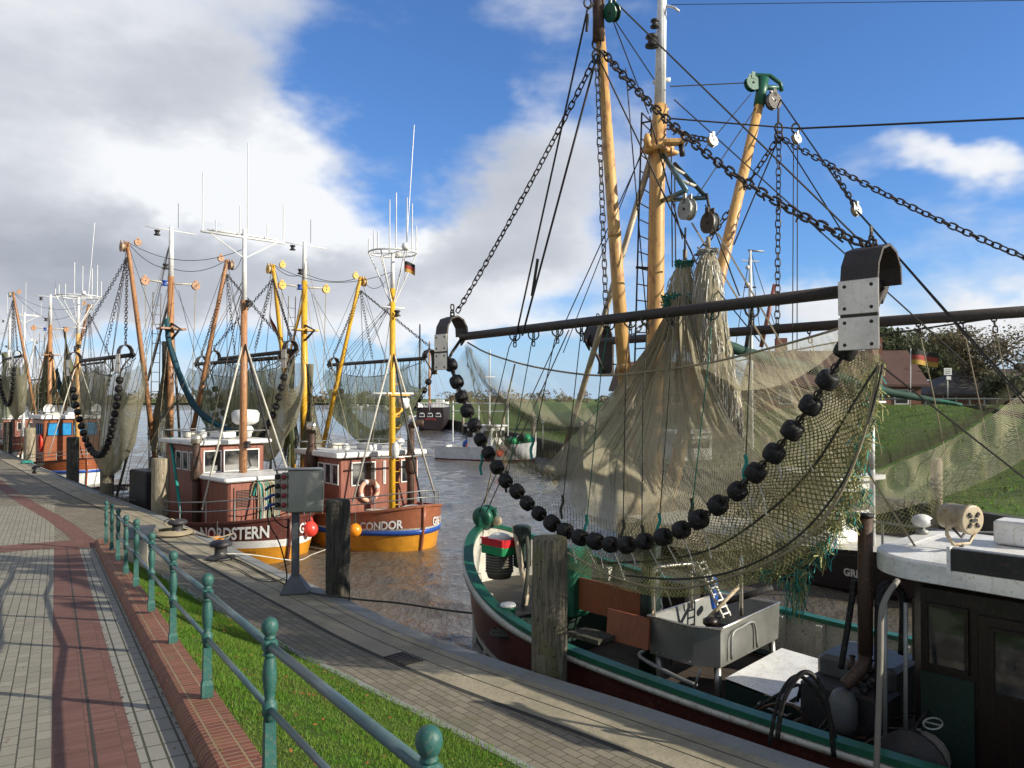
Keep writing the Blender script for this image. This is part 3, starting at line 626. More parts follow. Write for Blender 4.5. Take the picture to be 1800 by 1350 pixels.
for i, (px, py, Y) in enumerate(posts):
    s = (Y-P0.y)/PD.y; b = PR(s, 0, .112) if i else PR(s, 0, .112)
    q_ = PY(px, py, Y); b.x = q_.x; b.z = q_.z-.95; yaw = ANG-pi/2
    sc = .95
    mw = Matrix.Translation(b) @ Matrix.Rotation(yaw, 4, 'Z') @ Matrix.Rotation(random.uniform(-.012, .012), 4, 'X') @ Matrix.Diagonal((.88, .88, sc, 1))
    place('post', pm, mw, rl); tops.append(b)
b0 = PR((1.0-P0.y)/PD.y, 0, .112); b0.x = .65
tops = [b0]+tops
for z, r in ((.835*.95, .025), (.47*.95, .019)):
    for a, b in zip(tops[:9], tops[1:9]): T('rail', [a+V((0, 0, z)), b+V((0, 0, z))], r, 'rail_grey', rl, 10)
# ------------------------------------------------------------------ mooring piles
def pile(px, top, Y, wpx, mat, label, bot=-2.2, lean=0, tp=.93):
    c = PY(px, top, Y); r = wpx*Y/1400/2; mb = MB(); rr = random.Random(int(px)); n = 22; rows = 26; ph = rr.random()*6
    G = []
    for i in range(rows+1):
        t = i/rows; z = c.z-(c.z-bot)*(t if i else 0); 
        G.append((z, 1.0))
    vs = []; zs = [c.z-.0, c.z-.03]+[c.z-.03-(c.z-.03-bot)*k/rows for k in range(1, rows+1)]
    for i, z in enumerate(zs):
        q = (.9 if i == 0 else 1)*(1 if z > -.9 else .92)
        for k in range(n):
            a = 2*pi*k/n; w = 1+.035*sin(3*a+ph)+.03*sin(7*a+ph*2+z*.7)+.012*rr.uniform(-1, 1)
            if mat == 'pile_mossy' and cos(a+ph*0-2.6) > .6 and z < c.z-.6: w += .05
            vs.append(V((c.x+cos(a)*r*q*w+lean*(z-c.z), c.y+sin(a)*r*q*w, z)))
    cc = len(vs); vs.append(V((c.x, c.y, c.z+.02)))
    fs = [(i*n+k, i*n+n+k, i*n+n+(k+1) % n, i*n+(k+1) % n) for i in range(len(zs)-1) for k in range(n)]+[(cc, k, (k+1) % n) for k in range(n)]
    mb.add(vs, fs, mat, True); o = link('mooring_pile', mb); return tag(o, label, 'mooring pile', 'wooden mooring piles along the quay')
pile(966, 944, 10.12, 60, 'pile_mossy', 'thick weathered mooring pile in front of the green bow')
pile(594, 878, 14.0, 42, 'pile_dark', 'dark square-cut mooring pile right of the steel electric box')
pile(283, 805, 24.1, 29, 'pile_pale', 'pale grey mooring pile beside the white-topped dark wheelhouse')
pile(189, 784, 28.6, 22, 'pile_mossy', 'grey mooring pile half behind the hanging net')
pile(128, 768, 33.9, 20, 'pile_dark', 'dark mooring pile before the blue and white hull')
pile(53, 752, 44.3, 18, 'pile_pale', 'pale leaning mooring pile near the green rope')
pile(14, 742, 51, 14, 'pile_dark', 'brown mooring pile farthest left beside the quay')
# ------------------------------------------------------------------ quay furniture
def bollard(px, py, label, Yw=1):
    c = PZ(px, py, 0); e = empty('bollard', c, label, 'bollard', 'cast iron bollards on the quay')
    mb = MB(); mb.lathe(c, [(.30, 0), (.30, .03), (.26, .05), (.15, .07), (.13, .12), (.125, .22), (.14, .25)], 'cast_iron', 20); link('base', mb, e)
    mb = MB(); mb.lathe(c, [(.14, .25), (.21, .265), (.235, .30), (.23, .34), (.18, .375), (.06, .39), (0.005, .392)], 'cast_iron', 20); link('cap', mb, e); return c
b1 = bollard(312, 940, 'rope-wrapped iron bollard near the pale pile'); b2 = bollard(388, 982, 'round iron bollard beside the orange buoy')
def coil(name, c, R, n, r, mat, label, cat_='rope', jit=.05, flat=True):
    mb = MB(); rr = random.Random(int(c.x*100)); pts = []
    for k in range(n*14):
        a = 2*pi*k/14; q = R*(1-.35*k/(n*14))+rr.uniform(-jit, jit)*R
        pts.append(c+V((cos(a)*q, sin(a)*q, r+k/(n*14)*r*3+rr.uniform(0, r))))
    mb.tube(cat(pts[::2], 3), r, mat, 6); o = link(name, mb); return tag(o, label, cat_)
coil('rope_coil', b1+V((-.1, -.05, .02)), .52, 5, .022, 'rope_tan', 'tan mooring rope coiled around the first bollard')
# ropes over the quay
def rope(pts, r, mat, label, name='mooring_rope', group=None):
    mb = MB(); mb.tube(cat(pts, 6), r, mat, 6); return tag(link(name, mb), label, 'rope', group)
bow_f = V((-.57, 14.4, 0))
rope([b2+V((0, 0, .2)), b2+V((.25, -.1, .05)), PZ(430, 990, .02), PZ(520, 1035, .02), PZ(616, 1052, .05), PY(700, 1060, 13.6), PY(780, 1072, 13.3), PY(850, 1080, 13.0)], .016, 'rope_dark', 'dark mooring line running from bollard to the green bow')
rope([b1+V((0, 0, .2)), b1+V((.3, .1, .1)), PZ(345, 938, .03), PY(380, 945, 19.5), PY(410, 938, 21.5)], .02, 'rope_tan', 'tan mooring line from the bollard to the dark brown bow')
rope([PZ(300, 930, .02), PZ(288, 918, .25), PZ(300, 912, .42), PZ(312, 918, .3), PZ(322, 930, .03)], .015, 'rope_tan', 'short bent rope loop standing on the quay')
rope([PZ(380, 985, .02), PZ(420, 1000, .015), PZ(450, 1018, .015), PZ(480, 1022, .015), PZ(502, 1015, .02)], .009, 'rope_dark', 'thin black cable lying on the quay before the box', 'power_cable')
rope([PZ(388, 973, .3), PY(440, 975, 17.5), PY(520, 985, 19), PY(548, 975, 22), PY(575, 965, 24)], .014, 'rope_white', 'white mooring line crossing below the orange hull')
rope([PZ(0, 790, .03), PZ(60, 818, .05), PZ(110, 838, .04), PZ(200, 872, .05), PY(240, 880, 25.5)], .02, 'rope_dark', 'dark mooring line along the far quay edge')
# small mooring cleats with a green rope
for px, py, lab in ((62, 832, 'small iron mooring cleat farther along the quay'),):
    c = PZ(px, py, 0); e = empty('cleat', c, lab, 'mooring cleat')
    mb = MB(); mb.tube([c+V((-.2, .1, .2)), c+V((0, 0, .32)), c+V((.25, -.1, .3))], .05, 'cast_iron', 8); link('horn', mb, e)
    mb = MB(); mb.tube([c+V((-.1, 0, 0)), c+V((0, 0, .3))], .045, 'cast_iron', 8); mb.tube([c+V((.1, -.15, 0)), c+V((0, 0, .3))], .045, 'cast_iron', 8); link('leg', mb, e)
coil('green_rope', PZ(47, 815, .0), .3, 3, .03, 'rope_teal', 'bunch of bright green rope lying at the quay edge')
# electric supply box
eb = empty('electric_box', PZ(519, 1040, 0), 'stainless steel shore power box on a grey post', 'electric box')
EBX = V((.985, .17, 0)).normalized(); EBY = V((-EBX.y, EBX.x, 0)); eb0 = PZ(519, 1040, 0)
mb = MB(); mb.box(eb0+V((0, 0, .75)), (.13, .13, 1.5), 'bluegrey', EBX, EBY, bev=.01); link('stand', mb, eb)
mb = MB(); a = .24
vs = [eb0+EBX*(x*q)+EBY*(y*q)+V((0, 0, z)) for z, q in ((0, .24), (.025, .24), (.28, .085)) for x, y in ((-1, -1), (1, -1), (1, 1), (-1, 1))]
mb.add(vs, [(i*4+k, i*4+(k+1) % 4, i*4+4+(k+1) % 4, i*4+4+k) for i in range(2) for k in range(4)]+[(3, 2, 1, 0), (8, 9, 10, 11)], 'bluegrey'); link('foot_plate', mb, eb)
ebc = PY(538, 862, 13.9)
mb = MB(); mb.box(ebc, (.60, .26, .74), 'steel', EBX, EBY, bev=.02); link('cabinet', mb, eb)
mb = MB(); mb.box(ebc+V((0, 0, .375))-EBX*.13, (.80, .30, .025), 'steel', EBX, EBY, bev=.008); link('lid', mb, eb)
mb = MB(); mb.box(ebc-EBX*.36+EBY*.02+V((0, 0, -.02)), (.115, .24, .66), 'box_beige', EBX, EBY, bev=.012); mb.box(ebc-EBX*.475+EBY*.05+V((0, 0, -.02)), (.10, .2, .62), 'box_beige', EBX, EBY, bev=.012); link('socket_panel', mb, eb)
for i in range(4):
    for x, y_, m_ in ((-.36, -.115, 'maroon'), (-.475, -.06, 'dark_metal')):
        c = ebc+EBX*x+EBY*y_+V((0, 0, .25-.16*i)); mb = MB(); mb.lathe(c, [(.045, 0), (.045, .03), (.028, .04), (.028, .09), (0.004, .09)], m_, 10, axis=-EBY); link('socket', mb, eb)
for i in range(3):
    c = ebc+EBX*(-.53)+EBY*-.02+V((0, 0, .10-.16*i)); T('plug', [c, c+V((-.08, -.05, -.03)), c+V((-.14, -.07, -.08))], .024, 'blue_stripe' if i else 'dark_green', eb, 8)
c = ebc-EBX*.6; T('cable', cat([c+V((0, 0, -.05)), c+V((-.02, -.05, -.5)), c+V((.18, -.05, -.9)), eb0+V((-.12, -.1, .3)), eb0+V((-.2, -.15, .02))], 5), .012, 'black_rubber', eb)
T('cable', cat([c+V((0, 0, .1)), c+V((.05, -.05, -.4)), c+V((.28, -.05, -.62)), c+V((.35, -.05, -.5))], 5), .012, 'black_rubber', eb)
# cabinet behind the railing with tilted dark lid
cb = PZ(243, 1003, .0); e = empty('switch_cabinet', cb, 'pale cabinet with tilted slate lid behind the railing', 'cabinet')
mb = MB(); mb.box(cb+V((0, 0, .33)), (.42, .30, .66), 'box_beige', EBX, EBY, bev=.01); link('body', mb, e)
mb = MB(); u = (EBX+V((0, 0, .0))).normalized(); w = (EBY+V((0, 0, .55))).normalized(); mb.box(cb+V((.02, 0, .76)), (.52, .42, .03), 'bluegrey', u, w, u.cross(w), bev=.006); link('lid', mb, e)
# ------------------------------------------------------------------ boats
class Frame:
    def __init__(s, bx, by, fx, fy):
        s.b = V((bx, by, 0)); s.f = V((fx, fy, 0)).normalized(); s.pt = V((-s.f.y, s.f.x, 0))
        s.rot = Matrix((( s.f.x, s.pt.x, 0), (s.f.y, s.pt.y, 0), (0, 0, 1)))
    def p(s, a, l, z): return s.b-s.f*a+s.pt*l+V((0, 0, z))
    def root(s, name, a, label, cat_, group=None): return empty(name, s.p(a, 0, WL), label, cat_, group, s.rot)
class Hull:
    def __init__(s, F, L, B, zt, levels, deck, bluff=5.0, pw=2.4, ex=.6, rake=(0,)):
        s.F, s.L, s.B, s.zt, s.levels, s.deck = F, L, B, zt, levels, deck; s.bluff, s.pw, s.ex = bluff, pw, ex
        s.N = 44; s.us = [(i/s.N)**1.5 for i in range(s.N+1)]
    def hb(s, a):
        a = max(0, min(s.L, a)); f = 1
        if a < s.bluff: f = max(0, 1-(1-a/s.bluff)**s.pw)**s.ex
        r = s.L-a
        if r < 2.6: f *= max(0, 1-(1-r/2.6)**2.6)**.5*.999+.001
        return s.B/2*f
    def pt(s, u, k, side):          # level k
        fz, wf, da, _ = s.levels[k]; a0 = da; a = a0+u*(s.L-da*1.0-a0*.3); return s.F.p(a, side*s.hb(u*s.L)*wf, fz(u*s.L))
    def at_z(s, u, z, side, inset):
        K = len(s.levels)
        for k in range(K-1):
            a, b = s.pt(u, k, side), s.pt(u, k+1, side)
            if z >= b.z or k == K-2: p = a.lerp(b, (a.z-z)/(a.z-b.z)); break
        c = s.F.p(min(s.L-1.2, max(1.2, u*s.L)), 0, z); d = c-p; return p+d*min(.9, inset/max(d.length, .01))
    def build(s, root, capmat, inmat, deckmat, name='hull', capw=.13):
        mb = MB(); K = len(s.levels)
        for side in (1, -1):
            rows = [[s.pt(u, k, side) for u in s.us] for k in range(K)]
            for k in range(K-1):
                A, B = (rows[k], rows[k+1]) if side > 0 else (rows[k+1], rows[k]); mb.strip(A, B, s.levels[k][3], True)
        link(name, mb, root)
        mb = MB()
        for side in (1, -1):
            o = [s.pt(u, 0, side) for u in s.us]; inn = []
            for i, p in enumerate(o):
                c = s.F.p(s.us[i]*s.L, 0, p.z); d = (c-p); d = d.normalized() if d.length > 1e-4 else -s.F.f
                inn.append(p+d*min(.07, (c-p).length*.8)+(-s.F.f*.06 if i < 6 else V((0, 0, 0))))
            low = [s.at_z(u, min(s.deck, s.zt(u*s.L)-.05), side, .04) for u in s.us]
            A, B = (inn, low) if side < 0 else (low, inn); mb.strip(A, B, inmat, True)
        link('bulwark', mb, root)
        mb = MB(); pts = [s.pt(u, 0, 1) for u in s.us[::-1]]+[s.pt(u, 0, -1) for u in s.us[1:]]
        # flat cap rail
        n = len(pts); vs = []; fs = []
        for i, p in enumerate(pts):
            t = (pts[min(i+1, n-1)]-pts[max(0, i-1)]); t.z = 0; t.normalize(); o = V((t.y, -t.x, 0)); o = o if (p-s.F.p(s.L*.5, 0, p.z)).dot(o) > 0 else -o
            for q, h in ((.05, -.03), (.05, .035), (-capw+.04, .035), (-capw+.04, -.03)): vs.append(p+o*q+V((0, 0, h)))
        fs = [(i*4+k, i*4+(k+1) % 4, i*4+4+(k+1) % 4, i*4+4+k) for i in range(n-1) for k in range(4)]
        mb.add(vs, fs, capmat); link('cap_rail', mb, root)
        mb = MB(); L_ = [s.at_z(u, s.deck, 1, .02) for u in s.us]; R_ = [s.at_z(u, s.deck, -1, .02) for u in s.us]
        mb.strip(R_, L_, deckmat); link('deck', mb, root)
    def side_point(s, q, z, side, off=.02):     # q: arc distance from the stem along the side
        us = [i/400 for i in range(401)]; acc = 0; prev = None; K = len(s.levels)
        u = us[-1]
        for i in range(1, 401):
            d = (s.F.p(us[i]*s.L, s.hb(us[i]*s.L), 0)-s.F.p(us[i-1]*s.L, s.hb(us[i-1]*s.L), 0)).length
            if acc+d >= q: u = us[i-1]+(us[i]-us[i-1])*(q-acc)/d; break
            acc += d
        for k in range(K-1):
            a, b = s.pt(u, k, side), s.pt(u, k+1, side)
            if z >= b.z or k == K-2: p = a.lerp(b, (a.z-z)/(a.z-b.z)); break
        a1, a2 = s.pt(min(1, u+.002), k, side), s.pt(max(0, u-.002), k, side); t = (a2-a1); t.z = 0; t.normalize(); nn = V((t.y, -t.x, 0))
        if nn.dot(s.F.pt*side) < 0 and abs(nn.dot(s.F.pt)) > .05: nn = -nn
        return p+nn*off
    def name(s, root, body, size, q0, z0, side, mat, stretch=1, bold=0, label=None):   # q0: arc at the bow-side end
        vs, fs = text_mesh(body, size, stretch, bold); w = max(v.x for v in vs); mb = MB()
        slope = lambda q: s.zt(q)*.6-s.zt(q0)*.6
        mb.add([s.side_point(q0+(w-v.x if side < 0 else v.x), z0+v.y+slope(q0+(w-v.x if side < 0 else v.x)), side) for v in vs], fs, mat)
        return link('lettering', mb, root)
    def band(s, root, name, z0, z1, mat, q0=0.02, out=.04):
        mb = MB(); K = len(s.levels)
        def at(u, z, side):
            for k in range(K-1):
                a, b = s.pt(u, k, side), s.pt(u, k+1, side)
                if z >= b.z or k == K-2: return a.lerp(b, (a.z-z)/(a.z-b.z))
        pts = [(u, 1) for u in s.us[::-1]]+[(u, -1) for u in s.us[1:]]; vs = []; n = len(pts)
        P_ = [at(u, (z0(u*s.L)+z1(u*s.L))/2, sd_) for u, sd_ in pts]
        for i, (u, sd_) in enumerate(pts):
            t = P_[min(i+1, n-1)]-P_[max(0, i-1)]; t.z = 0; t.normalize(); o = V((t.y, -t.x, 0)); o = o if (P_[i]-s.F.p(s.L*.5, 0, P_[i].z)).dot(o) > 0 else -o
            p0, p1 = at(u, z0(u*s.L), sd_), at(u, z1(u*s.L), sd_); vs += [p0, p0+o*out, p1+o*out, p1]
        mb.add(vs, [(i*4+k, i*4+4+k, i*4+4+k+1, i*4+k+1) for i in range(n-1) for k in range(3)], mat, True); link(name, mb, root)
def window(F, root, c, X, w, h, n, fmat='white_paint', fw=.035, pane='glass_dark', name='window', slope=0):
    """frame and pane on a wall: c centre, X horizontal unit, n outward unit"""
    mb = MB(); Z = V((0, 0, 1))
    for dx, dz, sx, sz in ((0, h/2, w+2*fw, fw), (0, -h/2, w+2*fw, fw), (-w/2-fw/2, 0, fw, h-fw), (w/2+fw/2, 0, fw, h-fw)):
        mb.box(c+X*dx+Z*dz+n*.015, (sx, .03, sz), fmat, X, n)
    mb.box(c+n*.004, (w, .008, h), pane, X, n); return link(name, mb, root)
def wheelhouse(F, root, a0, a1, w, z0, z1, wall, roofmat, over=.22, front=((-.6, .75), (.6, .5)), side=(.3, .8, 1.3), wz=.62, fmat='white_paint', roofh=.14, pane='glass_dark', sidew=.36, camber=.0, winh=.55):
    wh = one('wheelhouse', lambda mb: mb.box(F.p((a0+a1)/2, 0, (z0+z1)/2), (a1-a0, 2*w, z1-z0), wall, -F.f, -F.pt, bev=.05), root)
    zc = z1-wz
    for x, ww in front: window(F, wh, F.p(a0, x, zc)+F.f*.001, -F.pt, ww, winh+.1, F.f, fmat, pane=pane)
    for x in side:
        for sg in (1, -1):
            window(F, wh, F.p(a0+x, sg*w, zc), F.f, sidew, winh, F.pt*sg, fmat, pane=pane)
    mb = MB(); mb.box(F.p((a0+a1)/2, 0, z1+roofh/2), (a1-a0+1.5*over, 2*w+1.5*over, roofh*.85), roofmat, -F.f, -F.pt, bev=.03)
    link('roof', mb, wh)
    return wh
def lamp(F, root, p, r=.10, mat='lamp_dark'):
    mb = MB(); mb.lathe(p, [(r*1.15, 0), (r*1.15, r*.3), (r*.7, r*.4), (r*.7, r*1.3), (r*1.1, r*1.45), (r*.9, r*1.9), (0.003, r*2)], mat, 10); return link('navigation_lamp', mb, root)
def block(name, c, r, axis, mat, parent, rim='cream_metal'):     # pulley block
    ax = V(axis).normalized(); mb = MB()
    for s_ in (-1, 1):
        mb.lathe(c+ax*(s_*r*.32-r*.05), [(r, 0), (r, r*.1)], mat, 14, axis=ax, smooth=False)
        u = V((0, 0, 1)); w = ax.cross(u).normalized()
        mb.box(c+ax*(s_*r*.32)+u*r*.95, (r*.5, r*.1, r*.9), mat, w, ax, u)
    mb.lathe(c-ax*r*.25, [(r*.9, 0), (r*.75, r*.15), (r*.75, r*.35), (r*.9, r*.5)], rim, 14, axis=ax)
    mb.lathe(c-ax*r*.45, [(r*.14, 0), (r*.14, r*.9)], 'rusty_steel', 8, axis=ax)
    return link(name, mb, parent)
def fender(c, r, mat, label):
    e = empty('buoy_fender', c-V((0, 0, r)), label, 'fender', 'round plastic fenders'); mb = MB()
    mb.lathe(c-V((0, 0, r)), [(0.01, 0), (r*.5, r*.12), (r*.85, r*.48), (r, r*.98), (r*.88, r*1.45), (r*.55, r*1.83), (r*.2, r*2.02)], mat, 20); link('ball', mb, e)
    mb = MB(); mb.lathe(c+V((0, 0, r*.98)), [(r*.22, 0), (r*.2, r*.16), (r*.12, r*.22), (r*.12, r*.32)], 'dark_metal', 10); mb.tube([c+V((0, 0, r*1.25)), c+V((0, .03, r*2.6))], .015, 'rope_dark', 5); link('eyelet', mb, e)
# --------------- bobbin and shoe meshes (shared)
def bobbin_mesh(r, n=14):
    mb = MB(); mb.lathe((0, 0, -r*.76), [(r*.3, r*.1), (r*.42, 0), (r*.74, .005), (r*.90, r*.14), (r*.97, r*.42), (r, r*.76), (r*.97, r*1.1), (r*.90, r*1.38), (r*.74, r*1.515), (r*.42, r*1.52), (r*.3, r*1.42)], 'black_rubber', n)
    return meshdata('bobbin', mb)
BOB = bobbin_mesh(.114, 18); BOBS = bobbin_mesh(.12, 10)
def shoe(parent, c, B_, n, side_w=.36, sc=1.0):   # c: beam end, B_: beam direction, n: outward direction
    loop = [(0, 0), (-.01, .16), (-.09, .29), (-.21, .345), (-.34, .30), (-.42, .16), (-.44, 0), (-.44, -.3), (-.43, -.55), (-.39, -.585)]
    mb = MB(); Z = V((0, 0, 1)); lp = [c-n*(x*-1)*sc+Z*(z*sc) for x, z in loop] if False else [c+n*(-x*sc)+Z*(z*sc) for x, z in loop]
    vs = []
    for i, p in enumerate(lp):
        t = (lp[min(i+1, len(lp)-1)]-lp[max(0, i-1)]).normalized(); o = t.cross(B_).normalized(); hw = side_w/2*sc
        vs += [p-B_*hw-o*.013, p-B_*hw+o*.013, p+B_*hw+o*.013, p+B_*hw-o*.013]
    K = len(lp); mb.add(vs, [(i*4+k, i*4+(k+1) % 4, i*4+4+(k+1) % 4, i*4+4+k) for i in range(K-1) for k in range(4)]+[(3, 2, 1, 0), (4*K-4, 4*K-3, 4*K-2, 4*K-1)], 'rusty_steel')
    q0, q1 = c+n*.39*sc+Z*(-.585*sc), c+Z*(.0)
    mb.tube([q0, (q0+q1)/2+n*.02, q1+Z*-.02], .03*sc, 'rusty_steel', 6)
    mb.prism([q1+Z*.16*sc, q1+Z*-.16*sc, q1-n*.0+Z*-.05-B_*0+n*-.09*sc, q1+n*-.13*sc+Z*.03], B_*.05, 'rusty_steel')
    sh = link('shoe', mb, parent)
    for zc, h in ((-.13, .31), (-.46, .30)):
        mb = MB(); cc = c+n*(.458*sc)+Z*(zc*sc+.0); mb.box(cc, (side_w*1.08*sc, .02, h*sc), 'worn_steel', B_, n, bev=.006)
        for bx in (-1, 1):
            for bz in (-1, 1): mb.lathe(cc+B_*(bx*.125*sc)+Z*(bz*.10*sc)+n*.008, [(.018, 0), (.018, .006), (.001, .006)], 'dark_metal', 8, axis=n)
        link('wear_plate', mb, sh)
    mb = MB(); t = c+n*.21*sc+Z*.345*sc
    for k in range(2): mb.links([t+Z*(.02+.1*k), t+Z*(.14+.1*k)], .12, .014, 'rusty_steel')
    mb.tube([t-B_*.05, t-B_*.05+Z*.06, t+Z*.08, t+B_*.05+Z*.06, t+B_*.05], .014, 'rusty_steel', 6); link('shackle', mb, sh)
    return c+n*.36*sc+Z*-.56*sc
def trawl(F, ac, s, side, z, L_, root_label, sagd=3.0, nb=24, netmat_='net_boat', bag=1.0, apex=None, d1=.35, d2=.55, group='beam trawls hanging from the fishing boats', seed=1, sc=1.0, hl=.5, cup=.12):
    B_ = -F.f; n = F.pt*side; c = F.p(ac, s, z); rr = random.Random(seed)
    root = empty('beam_trawl', c+V((0, 0, -.6)), root_label, 'trawl net', group, F.rot)
    e0, e1 = c-B_*L_/2, c+B_*L_/2                # e0 bow-side end, e1 stern-side end
    mb = MB(); mb.tube([e0, e1], .075*sc, 'rusty_steel', 12); link('beam', mb, root)
    k0, k1 = shoe(root, e0, B_, n, sc=sc), shoe(root, e1, B_, n, sc=sc)
    def bc(t): p = k0.lerp(k1, t); return p+V((0, 0, -sagd*(1-abs(2*t-1)**2.2)))-n*(.15*sin(pi*t))
    pts = [bc(i/80) for i in range(81)]; tot = sum((b-a).length for a, b in zip(pts, pts[1:])); path = resample(pts, tot/(nb+1))
    mb = MB(); mb.tube(pts, .022, 'dark_metal', 5); link('ground_chain', mb, root)
    for p, q in zip(path[1:-1], path[2:]):
        d = (q-p).normalized(); R = d.to_track_quat('Z', 'Y').to_matrix().to_4x4(); place('bobbin', BOBS, Matrix.Translation(p) @ R @ Matrix.Scale(1.0, 4), root)
    J = 40; I = 16
    def head(t): return e0.lerp(e1, t)+V((0, 0, -.10-hl*4*t*(1-t)))-n*.12+n*.05*sin(t*40)
    mb = MB(); mb.tube([head(i/24) for i in range(25)], .014, 'wire_dark', 5); link('headline', mb, root)
    ph = [rr.random()*6 for _ in range(4)]
    def wob(t, q): return (sin(t*31+ph[0])*.05+sin(t*57+ph[1])*.03+sin(t*13+ph[2])*.08)*q
    G = []
    for i in range(I+1):
        q = i/I; row = []
        for j in range(J+1):
            t = j/J; a = head(t); b = bc(t)-n*.12+V((0, 0, -.05)); p = a.lerp(b, q)-n*(cup*sin(pi*q)*.6*sin(pi*t)+wob(t, sin(pi*q)))
            row.append(p)
        G.append(row)
    netsheet('net', G, netmat_, root, lambda i, j: d1*(.75+.5*i))
    G = []
    for i in range(I+1):
        q = i/I; row = []
        for j in range(J+1):
            t = j/J; tt = .04+t*.92; a = head(tt)-n*.25; lo = bc(tt)+V((0, 0, -bag*sin(pi*tt)**.7*(1+.25*sin(tt*9+ph[3]))))-n*.45
            if q < .8: p = a.lerp(lo, q/.8)-n*(cup*1.6*sin(pi*q)+wob(t*1.2, 1.5))
            else: k = (q-.8)/.2; p = lo.lerp(bc(tt)-n*.05, k)+V((0, 0, -.16*sin(pi*k)))
            row.append(p)
        G.append(row)
    netsheet('net_bag', G, netmat_, root, lambda i, j: d2*(.55+.6*i))
    if apex is not None:
        G = []; apex = V(apex)
        for i in range(I+1):
            q = i/I; row = []
            for j in range(21):
                t = j/20; ang = 2*pi*t; base = bc(.25+.5*(.5+.5*cos(ang)))+V((0, 0, .2))-n*(.9+.3*sin(ang)); rr_ = .09+.5*q**1.6
                top = apex+V((cos(ang), sin(ang), 0))*.09; p = top.lerp(base, q**1.1)+(B_*cos(ang)+n*sin(ang))*.12*q*sin(t*40+3*q)
                p += V((0, 0, -.6*sin(pi*q)*q)); row.append(p)
            G.append(row)
        netsheet('cod_end', G, 'net_olive', root, lambda i, j: .75-.35*i)
    for k in range(int(L_/.42)):
        t = (k+.5)/int(L_/.42); p = e0.lerp(e1, t); mb = MB(); mb.tube([p+V((0, 0, -.07)), p+V((.01, .01, -.2)), head(t)], .012, 'wire_dark', 4)
        if k % 2: mb.tube([p+V((0, 0, -.07)), p+V((0.02, 0, -.35-rr.random()*.35))], .010, 'rope_dark', 4)
        link('lace', mb, root)
    for k in range(9):
        t = .12+.76*k/8+rr.uniform(-.02, .02); T('lanyard', [e0.lerp(e1, t), head(t)+n*.1, bc(t)+n*.03], .012, 'rope_dark', root, 4)
    return root, e0, e1

